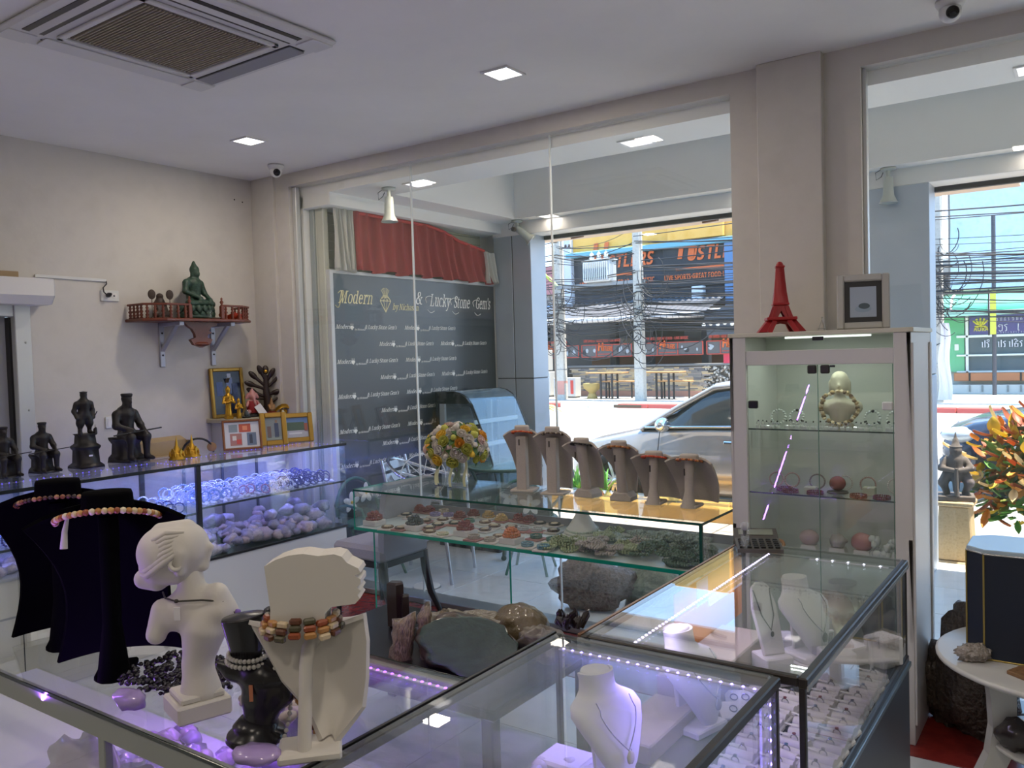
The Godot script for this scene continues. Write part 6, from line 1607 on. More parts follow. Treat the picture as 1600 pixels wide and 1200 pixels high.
func neck_stand(c: String, label: String, m: Material, at: Vector3, turn: float, h: float, ws: float, wb: float, style: int, group := "", lean := 0.05) -> Node3D:
	# curved necklace stand: chest sheet, neck stub, rib behind. local front is +z
	var t := thing(c, label, "necklace stand", at, turn, group)
	var y0 := 0.012 if style != 1 else 0.03
	var ys := h * 0.84
	var rows := []
	for r in 11:
		var f := r / 10.0
		var hw: float = lerpf(wb, ws, pow(f, 1.3)) if style < 2 else (lerpf(wb, ws, sin(f * PI * 0.5)) if style == 2 else lerpf(wb, ws, pow(f, 3.0)) - 0.03 * sin(f * PI))
		var zc: float = lerpf(0.06, -0.01 - lean, f) + 0.03 * sin(PI * f)
		var row := PackedVector3Array()
		for s in 13:
			var q := -1.0 + s / 6.0
			row.append(V(q * hw, lerpf(y0, ys, f) + 0.012 * (1 - q * q) * f, zc - q * q * hw * 0.45))
		rows.append(row)
	var nk := ws * (0.42 if style < 3 else 0.35)
	# collar rises from the shoulder line to the neck
	for r in range(1, 4):
		var f := r / 3.0
		var row := PackedVector3Array()
		for s in 13:
			var q := -1.0 + s / 6.0
			var p: Vector3 = rows[10][s]
			var e := V(q * nk, ys + h * 0.075, -0.02 - lean - 0.35 * nk + sqrt(maxf(0.0, 1 - q * q)) * nk * 0.8)
			row.append(p.lerp(e, f) + V(0, 0.006 * sin(f * PI), 0))
		rows.append(row)
	part("chest", G.new().slab(rows, 0.009), m, t)
	var cz := -0.02 - lean - 0.35 * nk
	part("neck", G.new().lathe([Vector2(nk * 1.02, ys + h * 0.06), Vector2(nk * 0.97, ys + h * 0.09), Vector2(nk * 0.95, h - 0.008), Vector2(nk * 0.9, h), Vector2(0, h + 0.002)], 20, V(0, 0, cz), Basis(), 0.8), m, t)
	if style == 0:
		part("support_column", G.new().box(V(0, ys * 0.5, cz - 0.005), V(0.055, ys, 0.05), 0.004), m, t)
		part("base_plate", G.new().box(V(0, 0.006, cz + 0.025), V(0.13, 0.012, 0.12), 0.003), m, t)
	elif style == 1:
		part("rib", G.new().tube([V(0, 0.03, cz + 0.04), V(0, h * 0.4, cz + 0.02), V(0, ys + 0.02, cz)], [0.028, 0.024, 0.03], 10), m, t)
		part("base_plinth", G.new().prism(PackedVector2Array([Vector2(-0.055, 0), Vector2(0.055, 0), Vector2(0.055, 0.02), Vector2(0.035, 0.042), Vector2(-0.035, 0.042), Vector2(-0.055, 0.02)]), 0.1, V(0, 0, cz + 0.05), Basis(), 0.004), m, t)
	else:
		part("rib", G.new().tube([V(0, 0.0, cz - 0.02), V(0, h * 0.3, cz - 0.012), V(0, ys + 0.01, cz)], [0.036, 0.02, 0.022], 10), m, t)
		part("foot", G.new().box(V(0, 0.008, cz + 0.02), V(0.08, 0.016, 0.1), 0.006), m, t)
	t.set_meta("neck", V(0, ys + h * 0.075, cz)); t.set_meta("nr", nk)
	return t

func necklace(c: String, label: String, stand: Node3D, cols: Array, r: float, n: int, drop := 0.03, spread := 1.35, group := "") -> Node3D:
	# beads laid round the collar of a stand
	var t := thing(c, label, "necklace", stand.position, stand.rotation_degrees.y, group)
	var ctr: Vector3 = stand.get_meta("neck"); var R: float = stand.get_meta("nr") * spread
	var ms := []
	for q in cols.size(): ms.append(mt("bead_" + cols[q], cols[q], 0.25))
	var bm := G.new().ball(Vector3.ZERO, V(r, r * 0.9, r), 8, 6).mesh()
	var pts := []
	for j in n:
		var a := TAU * j / n
		var f := 0.5 + 0.5 * sin(a)
		var p := ctr + V(cos(a) * R, -drop * f - 0.004 + r, sin(a) * R * (0.75 + 0.35 * f))
		pts.append(p)
		part("bead", bm, ms[j % ms.size()], t).transform = Transform3D(eul(rnd(0, 360), rnd(0, 360), 0), p)
	part("cord", G.new().tube(pts, r * 0.25, 5, false, true), mt("cord_dark", "2c2420", 0.8), t)
	return t

func build_middle_case():
	var t := thing("glass_showcase", "wide green edged glass showcase with bracelet trays in front of the window", "showcase", V(0, 0, 0))
	var X0 := 1.765; var X1 := 3.845; var Z0 := 0.195; var Z1 := 0.775
	var cg := pane("case_glass", "a5d2c4", 0.04)
	var eg := mt("glass_edge", "0c4a3c", 0.12); var eb := mt("glass_edge_bright", "158a72", 0.15)
	part("top_glass", G.new().span(V(X0, 0.851, Z0), V(X1, 0.86, Z1 - 0.003)), cg, t)
	part("front_glass", G.new().span(V(X0, 0.645, Z1 - 0.012), V(X1 - 0.006, 0.851, Z1 - 0.004)), cg, t)
	part("back_glass", G.new().span(V(X0, 0.645, Z0), V(X1, 0.851, Z0 + 0.006)), cg, t)
	part("end_glass", G.new().span(V(X0, 0.645, Z0 + 0.007), V(X0 + 0.006, 0.851, Z1 - 0.013)), cg, t)
	part("end_glass", G.new().span(V(X1 - 0.006, 0.645, Z0 + 0.007), V(X1, 0.851, Z1 - 0.013)), cg, t)
	part("top_edge", G.new().span(V(X0 - 0.001, 0.85, Z1 - 0.003), V(X1 + 0.002, 0.861, Z1 + 0.001), 0.001), eg, t)
	part("top_edge", G.new().span(V(X1, 0.85, Z0), V(X1 + 0.003, 0.861, Z1 - 0.003), 0.001), eg, t)
	part("top_edge", G.new().span(V(X0 - 0.003, 0.85, Z0), V(X0, 0.861, Z1 - 0.003), 0.001), eb, t)
	part("bottom_glass", G.new().span(V(X0, 0.635, Z0), V(X1, 0.645, Z1 - 0.004)), mt("bottom_sheet", "b9c6c4", 0.3), t)
	part("bottom_edge", G.new().span(V(X0 - 0.002, 0.63, Z1 - 0.004), V(X1 + 0.002, 0.647, Z1 + 0.002), 0.001), eb, t)
	part("corner_edge", G.new().span(V(X1 - 0.012, 0.645, Z1 - 0.013), V(X1 + 0.002, 0.852, Z1 + 0.001), 0.001), eg, t)
	part("corner_edge", G.new().span(V(X0 - 0.001, 0.645, Z1 - 0.006), V(X0 + 0.004, 0.852, Z1 + 0.001), 0.001), eb, t)
	for x in [1.83, 2.78, 3.7]:
		part("support_pane", G.new().span(V(x, 0.0, 0.26), V(x + 0.01, 0.635, 0.69)), cg, t)
		part("support_edge", G.new().span(V(x, 0.0, 0.69), V(x + 0.01, 0.635, 0.694), 0.001), eb, t)
	part("foot_block", G.new().box(V(1.835, 0.05, 0.255), V(0.05, 0.1, 0.02), 0.004), mt("foot_white", "c9d3d3", 0.4), t)
	# grey tray behind the jade
	part("tray_back", G.new().span(V(1.85, 0.646, 0.205), V(3.83, 0.69, 0.213)), mt("tray_grey", "7f8288", 0.6), t)
	# bracelets on little pads
	var spots := "1.83,0.68,r1 1.98,0.73,c0 2.06,0.71,n0 2.13,0.67,k1 2.27,0.71,c0 2.37,0.72,g0 2.47,0.65,r1 2.58,0.72,p0 2.69,0.73,p0 2.79,0.68,o1 2.92,0.73,b0 3.02,0.74,b0 1.82,0.40,k0 1.80,0.26,r0 1.88,0.26,r0 1.91,0.45,c0 1.98,0.24,p0 2.00,0.345,l0 2.08,0.32,l0 2.05,0.49,c0 2.03,0.59,c0 2.12,0.42,c0 2.19,0.545,k0 2.20,0.63,n0 2.25,0.47,k0 2.30,0.40,t0 2.16,0.31,r0 2.20,0.23,r0 2.31,0.23,y0 2.39,0.37,c0 2.43,0.27,y0 2.60,0.41,n0 2.51,0.53,n0 2.50,0.43,n0 2.67,0.62,c0 2.52,0.22,r0 2.60,0.23,r0 2.69,0.43,w0 2.77,0.42,w0 2.68,0.25,k0 2.77,0.24,k0 2.85,0.38,n0 2.86,0.56,t0 2.97,0.58,t0 2.41,0.55,c0"
	var kinds := {"r": ["dark red", "7a1f1c"], "c": ["cream topped brown", "6b5138"], "n": ["brown", "553a2c"], "k": ["black", "1d1d22"], "g": ["pale jade", "b9bd9c"], "p": ["pearl and black", "a9a090"], "o": ["orange", "c46a22"], "b": ["turquoise blue", "5b8a9c"], "l": ["lilac", "8f82b0"], "t": ["teal green", "2f6a5c"], "y": ["amber yellow", "b99a58"], "w": ["clear white", "b9c0bc"]}
	var ring_a := G.new(); var ring_b := G.new(); var heap := G.new()
	for j in 18:
		var a := TAU * j / 18
		ring_a.ball(V(cos(a) * 0.029, 0.006, sin(a) * 0.029), V(0.0062, 0.0062, 0.0062), 7, 5)
		ring_b.ball(V(cos(a) * 0.027, 0.006, sin(a) * 0.027), V(0.0055, 0.0055, 0.0055), 7, 5)
		ring_b.ball(V(cos(a + 0.1) * 0.027, 0.016, sin(a + 0.1) * 0.027), V(0.0055, 0.0055, 0.0055), 7, 5)
	for q in [[0, 0.006, 0.034, 22], [0.004, 0.016, 0.029, 19], [-0.004, 0.025, 0.023, 15], [0.002, 0.032, 0.014, 9]]:
		for j in q[3]:
			var a: float = TAU * j / q[3]
			heap.ball(V(q[0] + cos(a) * q[2], q[1] + rnd(-0.002, 0.002), sin(a) * q[2]), V(0.006, 0.006, 0.006), 7, 5)
	var meshes := [ring_a.mesh(), ring_b.mesh(), heap.mesh()]
	var pad := G.new().box(V(0, 0.0045, 0), V(0.085, 0.009, 0.085), 0.002).mesh()
	var pale := G.new().lathe([Vector2(0.0, 0.009), Vector2(0.022, 0.009), Vector2(0.021, 0.02), Vector2(0.018, 0.022), Vector2(0, 0.022)], 16).mesh()
	var box_m := G.new().box(V(0, 0.016, 0), V(0.1, 0.032, 0.09), 0.003).mesh()
	var padm := mt("pad_pink", "9c6a66", 0.7); var pw := mt("pad_white", "cbc6bf", 0.6); var cushion := mt("cushion_cream", "b9ad93", 0.75)
	for s in spots.split(" "):
		var q := s.split(",")
		var k: String = q[2][0]; var hi: bool = q[2][1] == "1"
		var at := V(float(q[0]), 0.645, float(q[1]))
		var bd := mt("bracelet_" + k, kinds[k][1], 0.2)
		bd.clearcoat_enabled = true; bd.clearcoat = 0.5
		if hi: solo("display_box", "small white display box under the %s bracelet heap %s glass showcase" % [kinds[k][0], "left in" if at.x < 1.9 else "before"], "box", box_m, pw, at)
		else:
			var pd := thing("bracelet_pad", "flat pink edged white bracelet pad in the glass showcase", "display pad", at, rnd(-14, 14), "bracelet pads in the glass showcase")
			part("card", pad, padm if rng.randf() < 0.5 else pw, pd)
			if k in "cnktg": part("cushion", pale, cushion, pd)
		var kind: int = 2 if (hi or k in "ry") else (1 if k in "bptlwo" else 0)
		var o := solo("bracelet", "%s bead bracelet lying on its pad in the glass showcase" % kinds[k][0], "bracelet", meshes[kind], bd, at + V(0, 0.032 if hi else 0.009, 0), rnd(0, 360), kinds[k][0] + " bracelets in the glass showcase")
		if kind == 2 and hi: o.scale = V(1.25, 1.3, 1.2)
	# small white bust with a jade necklace, then the jade strands
	var bw := mt("bust_pale", "c3c9c2", 0.6)
	var b := thing("display_bust", "small pale neck bust with a green bead necklace inside the glass showcase", "display bust", V(3.03, 0.645, 0.38), 10)
	part("shoulders", G.new().lathe([Vector2(0.0, 0.0), Vector2(0.098, 0.0), Vector2(0.1, 0.012), Vector2(0.075, 0.04), Vector2(0.05, 0.08), Vector2(0.037, 0.1), Vector2(0.036, 0.118), Vector2(0, 0.12)], 28, V(0, 0.012, 0), Basis(), 0.75), bw, b)
	part("base_board", G.new().box(V(0, 0.006, 0.03), V(0.22, 0.012, 0.19), 0.003), bw, b)
	var jade := [mt("jade_grey", "a3b3a8", 0.2), mt("jade_green", "7d9a86", 0.2), mt("jade_dark", "52685a", 0.2), mt("jade_olive", "96a37e", 0.2), mt("jade_mauve", "a09a94", 0.25)]
	var nl := bead_ring(0.09, 0.007, 44).mesh()
	var o2 := solo("bead_necklace", "grey green bead necklace round the small pale bust", "necklace", nl, jade[0], V(3.03, 0.685, 0.385))
	o2.basis = eul(8, 0, 0).scaled_local(V(0.95, 1, 0.76))
	var coil := []
	for v_ in 3:
		var g := G.new()
		for j in 2 + v_:
			var R := 0.05 - 0.011 * j
			var n := int(R * 420)
			for q in n:
				var a := TAU * q / n
				g.ball(V(cos(a) * R, 0.007 + 0.007 * j * (v_ % 2) + 0.003 * sin(a * 3 + j), sin(a) * R * 0.85), V(0.0068, 0.0068, 0.0068), 6, 4)
		coil.append(g.mesh())
	var nm := ["grey jade", "green jade", "dark jade", "olive jade", "mauve grey stone"]
	for j in 96:
		var f := rnd(0, 1)
		var x := rnd(3.02, 3.77); var z := rnd(0.27, 0.72)
		if x < 3.17 and z < 0.52: continue
		var k := 2 if x > 3.5 and z > 0.5 else (3 if x < 3.2 else (0 if z < 0.45 else (4 if x < 3.35 and z > 0.55 else rng.randi() % 5)))
		solo("bead_strand", "coiled %s bead strand in the green heap of the glass showcase" % nm[k], "bead strand", coil[j % 3], jade[k], V(x, 0.645 + 0.013 * (j % 4), z), rnd(0, 360), nm[k] + " strands heaped in the glass showcase")
	var tw := G.new()
	for j in 20: tw.tube([V(rnd(-0.05, 0.05), 0.006, rnd(-0.04, 0.04)), V(rnd(-0.03, 0.03), 0.05, rnd(-0.03, 0.03)), V(rnd(-0.09, 0.05), rnd(0.03, 0.09), rnd(-0.05, 0.05))], 0.0016, 4)
	stuff(solo("cord_bundle", "bundle of thin dark and pale cords at the right end of the glass showcase", "cords", tw, mt("cord_olive", "3d4438", 0.7), V(3.71, 0.66, 0.62)))
	# six necklace stands seen from behind
	var tan_ := grain("stand_suede", ["a89f95", "b3aa9f", "ada399"], 0.9, V(6, 6, 6), 0.03)
	tan_.rim_enabled = true; tan_.rim = 0.25
	var oc := mt("card_dark", "3a3531", 0.7)
	var spec := [[V(2.66, 0.86, 0.325), 0.355, 0.1, 0.062, 0, 196, ["c4562a", "b5452a", "d0703c"], "tall beige necklace stand with orange red chips, leftmost of six"], [V(2.87, 0.86, 0.34), 0.355, 0.1, 0.055, 0, 192, ["5c4a3e", "9a8d7c", "3f342e"], "tall beige necklace stand with brown beads, second from left"], [V(3.08, 0.86, 0.36), 0.305, 0.105, 0.035, 1, 176, ["17161a", "222026"], "beige necklace stand on a plinth with a black cord, third from left"], [V(3.285, 0.86, 0.375), 0.3, 0.1, 0.035, 1, 186, ["a8693a", "c08a52", "8a5430"], "beige necklace stand on a plinth with amber brown chips, fourth from left"], [V(3.465, 0.86, 0.36), 0.255, 0.108, 0.088, 2, 186, ["c0442e", "cf5a3a"], "low winged beige necklace stand with red coral beads, fifth from left"], [V(3.66, 0.86, 0.37), 0.25, 0.112, 0.09, 2, 180, ["b9683a", "7a4a30", "cf8a52"], "low winged beige necklace stand with orange brown beads, rightmost of six"]]
	for q in spec:
		var st := neck_stand("necklace_stand", q[7], tan_, q[0], q[5], q[1], q[2], q[3], q[4])
		var lab: String = (q[7] as String).replace("tall beige necklace stand with", "necklace of").replace("low winged beige necklace stand with", "necklace of").replace("beige necklace stand on a plinth with a", "thin").replace("beige necklace stand on a plinth with", "necklace of")
		var nk := necklace("chip_necklace", lab.split(",")[0] + " on the %s beige stand" % lab.split(", ")[1].replace(" of six", "").replace(" from left", ""), st, q[6], 0.0062, 34, 0.024, 1.28)
		part("price_tag", G.new().box((st.get_meta("neck") as Vector3) + V(0, -0.055, -(st.get_meta("nr") as float) - 0.012), V(0.007, 0.032, 0.003), 0.0005), oc, nk)
	bouquet()
	side_chair()

func bouquet():
	var t := thing("flower_vase", "glass vase of white and yellow artificial roses with pale ribbons", "flower vase", V(2.225, 0.86, 0.40))
	part("vase", G.new().lathe([Vector2(0.0, 0.004), Vector2(0.055, 0.004), Vector2(0.062, 0.02), Vector2(0.058, 0.14), Vector2(0.066, 0.16), Vector2(0.063, 0.16), Vector2(0.055, 0.14), Vector2(0.058, 0.02), Vector2(0, 0.01)], 28), pane("vase_glass", "c9dccf", 0.08), t)
	var stem := mt("stem_green", "4f6b34", 0.6)
	for j in 14:
		var a := TAU * j / 14
		part("stem", G.new().tube([V(cos(a) * 0.03, 0.02, sin(a) * 0.03), V(cos(a + 2) * 0.02, 0.09, sin(a + 2) * 0.02), V(cos(a) * 0.05, 0.18, sin(a) * 0.05)], 0.003, 5), stem, t)
	# rose of cupped petals, and a smaller bud
	var rose := G.new()
	for ringn in 3:
		var n: int = [6, 5, 3][ringn]
		for j in n:
			var a := TAU * j / n + ringn * 0.5
			var R: float = [0.026, 0.018, 0.009][ringn]
			var hh: float = [0.018, 0.024, 0.028][ringn]
			var bs := Basis(Vector3.UP, -a)
			var rows := []
			for r in 4:
				var f := r / 3.0
				var row := PackedVector3Array()
				for c in 5:
					var q := -1.0 + c / 2.0
					row.append(bs * V(R * (0.35 + 0.75 * sin(f * 1.7)) - 0.005 * q * q, hh * f, q * 0.016 * (0.5 + 0.6 * sin(f * 2.6))))
				rows.append(row)
			rose.slab(rows, 0.001)
	rose.ball(V(0, 0.012, 0), V(0.009, 0.014, 0.009), 8, 6)
	var rm := rose.mesh()
	var bud := rock(G.new(), V(0, 0.01, 0), V(0.017, 0.02, 0.017), 77, 0.3, 10, 7, 2.0).mesh()
	var lf := G.new().slab([[V(-0.004, 0, 0), V(0, 0.001, 0), V(0.004, 0, 0)], [V(-0.018, 0.005, 0.03), V(0, 0.0, 0.03), V(0.018, 0.005, 0.03)], [V(-0.002, 0.0, 0.065), V(0, 0, 0.066), V(0.002, 0, 0.065)]], 0.001).mesh()
	var cols := [mt("rose_white", "cfc9be", 0.7), mt("rose_yellow", "d8b23a", 0.65), mt("rose_lime", "b3b352", 0.65), mt("rose_amber", "cf8f2a", 0.65), mt("rose_blush", "d3b6ab", 0.7)]
	var lm := leaf_mat("leaf_deep", "3d5f30")
	var n2 := 84
	for j in n2:
		var y := 1.0 - 1.55 * (j + 0.5) / n2
		var rr := sqrt(maxf(0.0, 1 - y * y)); var a := j * 2.39996
		var d := V(cos(a) * rr, y, sin(a) * rr)
		var p := V(0, 0.215, 0) + d * V(0.165, 0.12, 0.15)
		var bs := Basis(Quaternion(Vector3.UP, d)) if d.y > -0.99 else Basis()
		var o := part("rose" if j % 3 else "rose_bud", rm if j % 3 else bud, cols[[0, 4, 2, 0, 3, 0, 2, 0, 1, 0, 2][j % 11]], t)
		o.transform = Transform3D(bs * Basis(Vector3.UP, rnd(0, TAU)).scaled(Vector3.ONE * rnd(0.85, 1.35)), p)
		if j % 2 == 0:
			part("leaf", lf, lm, t).transform = Transform3D(bs * Basis(Vector3.UP, rnd(0, TAU)) * eul(-25, 0, 0), p * 0.97 + V(0, 0.004, 0))
	var rb := mt("ribbon_cream", "cfd0a0", 0.5)
	for q in [[-0.12, 0.03], [-0.09, 0.08], [0.1, 0.06], [0.03, 0.1]]:
		var rows := []
		for r in 9:
			var f := r / 8.0
			var o := V(q[0] + 0.012 * sin(f * 7.0), 0.19 - 0.18 * f, q[1] + 0.015 * cos(f * 6.0))
			rows.append(PackedVector3Array([o - V(0.012, 0, 0.004), o + V(0.012, 0, 0.004)]))
		part("ribbon", G.new().slab(rows, 0.001), rb, t)

func side_chair():
	var t := thing("dining_chair", "grey upholstered dining chair with curved dark legs behind the glass showcase", "chair", V(1.55, 0, 0.33), -90)
	var cl := grain("chair_cloth", ["8b8a8c", "979699", "848388"], 0.85, V(6, 6, 6), 0.05)
	var dk := mt("chair_leg_dark", "17151a", 0.35)
	part("seat", G.new().box(V(0, 0.42, 0.02), V(0.42, 0.1, 0.44), 0.028), cl, t)
	part("seat_rail", G.new().box(V(0, 0.36, 0.02), V(0.41, 0.04, 0.42), 0.004), dk, t)
	var rows := []
	for r in 7:
		var f := r / 6.0
		var row := PackedVector3Array()
		for c in 7:
			var q := -1.0 + c / 3.0
			row.append(V(q * 0.205, 0.44 + 0.42 * f, -0.16 - 0.05 * f * f - 0.012 * (1 - q * q)))
		rows.append(row)
	part("backrest", G.new().slab(rows, -0.05), cl, t)
	part("back_edge", G.new().tube([V(-0.208, 0.44, -0.155), V(-0.208, 0.65, -0.17), V(-0.208, 0.86, -0.208)], 0.012, 6), dk, t)
	for s in [-1.0, 1.0]:
		part("leg", G.new().tube([V(0.185 * s, 0.38, 0.2), V(0.19 * s, 0.18, 0.21), V(0.19 * s, 0, 0.21)], [0.024, 0.02, 0.015], 8), dk, t)
		part("leg", G.new().tube([V(0.185 * s, 0.38, -0.17), V(0.185 * s, 0.26, -0.185), V(0.185 * s, 0.12, -0.225), V(0.185 * s, 0, -0.3)], [0.028, 0.026, 0.022, 0.016], 8), dk, t)

func cut_rock(at: Vector3, r: Vector3, seed_: int, nrm: Vector3, d: float, skin: String, face: String, amp := 0.25) -> G:
	var f := FastNoiseLite.new(); f.seed = seed_; f.frequency = 1.3; f.fractal_octaves = 3
	var g := G.new(); g.tinted = true
	var seg := 36; var rings := 24
	var rows := []; var on := []
	nrm = nrm.normalized()
	for j in rings + 1:
		var t := PI * j / rings
		var row := PackedVector3Array()
		for s in seg:
			var a := TAU * s / seg
			var dd := V(sin(t) * cos(a), cos(t), sin(t) * sin(a))
			var p := dd * r * (1.0 + amp * f.get_noise_3dv(dd))
			var e := p.dot(nrm) - d
			if e > 0: p -= nrm * e * 0.985
			on.append(e > 0)
			row.append(at + p)
		rows.append(row)
	g.grid(rows, true)
	var fc := Color(face).srgb_to_linear(); var sc := Color(skin).srgb_to_linear()
	for q in on.size(): g.k[q] = (fc if on[q] else sc) * (1.0 + 0.45 * f.get_noise_3dv(g.v[q] * 40.0))
	return g

func build_stone_table():
	var t := thing("stone_table", "low black table carrying polished rocks behind the counters", "table", V(3.0, 0, 1.55))
	var bk := mt("table_black", "1a191b", 0.3)
	part("tabletop", G.new().box(V(0, 0.4, 0), V(1.16, 0.04, 0.74), 0.006), bk, t)
	for sx in [-1.0, 1.0]:
		for sz in [-1.0, 1.0]: part("leg", G.new().box(V(0.52 * sx, 0.19, 0.31 * sz), V(0.05, 0.38, 0.05), 0.005), bk, t)
	var vr := vcol("stone_skin", 0.4)
	vr.clearcoat_enabled = true; vr.clearcoat = 0.5; vr.clearcoat_roughness = 0.1
	vr.heightmap_enabled = true; vr.heightmap_texture = noise_tex("rock_relief", 0.05, ["000000", "ffffff"]); vr.heightmap_scale = 0.2; vr.uv1_triplanar = true; vr.uv1_scale = V(5, 5, 5)
	var o := solo("jade_boulder", "large jade boulder with a flat polished dark green face", "boulder", cut_rock(V(0, 0.09, 0), V(0.2, 0.11, 0.12), 21, V(0.35, 0.55, 0.9), 0.035, "4a3d30", "32493f"), vr, V(3.26, 0.42, 1.66), 8)
	solo("brown_boulder", "smooth brown olive boulder right of the jade boulder", "boulder", cut_rock(V(0, 0.08, 0), V(0.13, 0.09, 0.1), 31, V(0, 1, 0.2), 0.2, "5d5138", "5d5138", 0.15), vr, V(3.32, 0.42, 1.38), 0)
	solo("faceted_rock", "pale grey faceted rock at the right end of the rock table", "rock", cut_rock(V(0, 0.06, 0), V(0.1, 0.07, 0.07), 35, V(0.6, 0.5, 0.6), 0.04, "6d675c", "8a877f", 0.5), vr, V(3.47, 0.42, 1.44), 30)
	var pw := grain("petrified_wood", ["33271c", "6b5230", "a8977c", "453622", "8f8672"], 0.3, V(14, 2.5, 14), 0.03, 0.8)
	pw.clearcoat_enabled = true
	var k := 0
	for q in [[V(2.98, 0.42, 1.72), 0.17, 0.045, -9.0, "brown petrified wood upright with pale bark, leftmost on the rock table"], [V(3.07, 0.42, 1.66), 0.19, 0.03, 3.0, "slim dark petrified wood upright beside the leftmost one"], [V(3.10, 0.42, 1.60), 0.15, 0.032, -4.0, "tan petrified wood upright touching the jade boulder"]]:
		var g := G.new()
		var f := FastNoiseLite.new(); f.seed = 50 + k; f.frequency = 2.0
		var rows := []
		for r in 10:
			var h := r / 9.0
			var row := PackedVector3Array()
			for s in 14:
				var a := TAU * s / 14
				var w: float = q[2] * (1.0 + 0.5 * f.get_noise_3d(cos(a), h * 1.2, sin(a))) * (1.0 if r > 0 and r < 9 else (0.93 if r == 0 else 0.8))
				row.append(V(cos(a) * w, h * q[1] + (0.03 * cos(a + k) if r == 9 else 0.0), sin(a) * w * 0.8))
			rows.append(row)
		var top := PackedVector3Array()
		for s in 14: top.append(V(0, q[1] * 0.98, 0))
		rows.append(top)
		g.grid(rows, true)
		var w2 := solo("petrified_wood", q[4], "petrified wood", g, pw, q[0], 20)
		w2.rotation_degrees.z = q[3]
		k += 1
	var lg := solo("silver_log", "long pale grey barked fossil log lying behind the jade boulder", "fossil log", rock(G.new(), Vector3.ZERO, V(0.24, 0.055, 0.06), 61, 0.6, 26, 12, 2.6), grain("bark_silver", ["6a665c", "a9a69a", "7d786c", "c0bdb2"], 0.4, V(4, 14, 14), 0.03, 0.8), V(3.1, 0.50, 1.45), 0)
	lg.rotation_degrees = V(0, 12, 4)
	solo("log_rest", "dark wedge stone under the fossil log", "stone", rock(G.new(), V(0, 0.03, 0), V(0.18, 0.035, 0.05), 64, 0.4, 16, 8), mats["brown_rock"], V(3.1, 0.415, 1.45), 12)
	var cr := thing("dark_crystal", "tall reddish black polished stone column at the left of the rock table", "crystal", V(2.70, 0.42, 1.44), 12)
	var cm := mt("crystal_red_black", "24120f", 0.08)
	cm.clearcoat_enabled = true
	part("main_column", G.new().prism(PackedVector2Array([Vector2(-0.035, -0.02), Vector2(0.02, -0.03), Vector2(0.04, 0.0), Vector2(0.02, 0.03), Vector2(-0.03, 0.025)]), 0.2, V(0, 0.1, 0), eul(90, 0, 0), 0.008), cm, cr)
	part("side_column", G.new().prism(PackedVector2Array([Vector2(-0.02, -0.02), Vector2(0.02, -0.02), Vector2(0.025, 0.01), Vector2(0.0, 0.025)]), 0.15, V(0.045, 0.075, 0.01), eul(90, 20, 0), 0.006), cm, cr)
	var cl := thing("crystal_cluster", "small dark smoky crystal cluster where the two counters meet", "crystal cluster", V(4.115, 0.9, 2.30))
	var cmm := mt("smoky_crystal", "1e1718", 0.1)
	for j in 15:
		var h := rnd(0.02, 0.055)
		part("crystal_point", G.new().lathe([Vector2(0.0, 0), Vector2(0.009, 0), Vector2(0.01, h * 0.7), Vector2(0.0, h)], 6), cmm, cl).transform = Transform3D(eul(rnd(-35, 35), rnd(0, 360), rnd(-35, 35)), V(rnd(-0.045, 0.03), 0.004, rnd(-0.02, 0.02)))
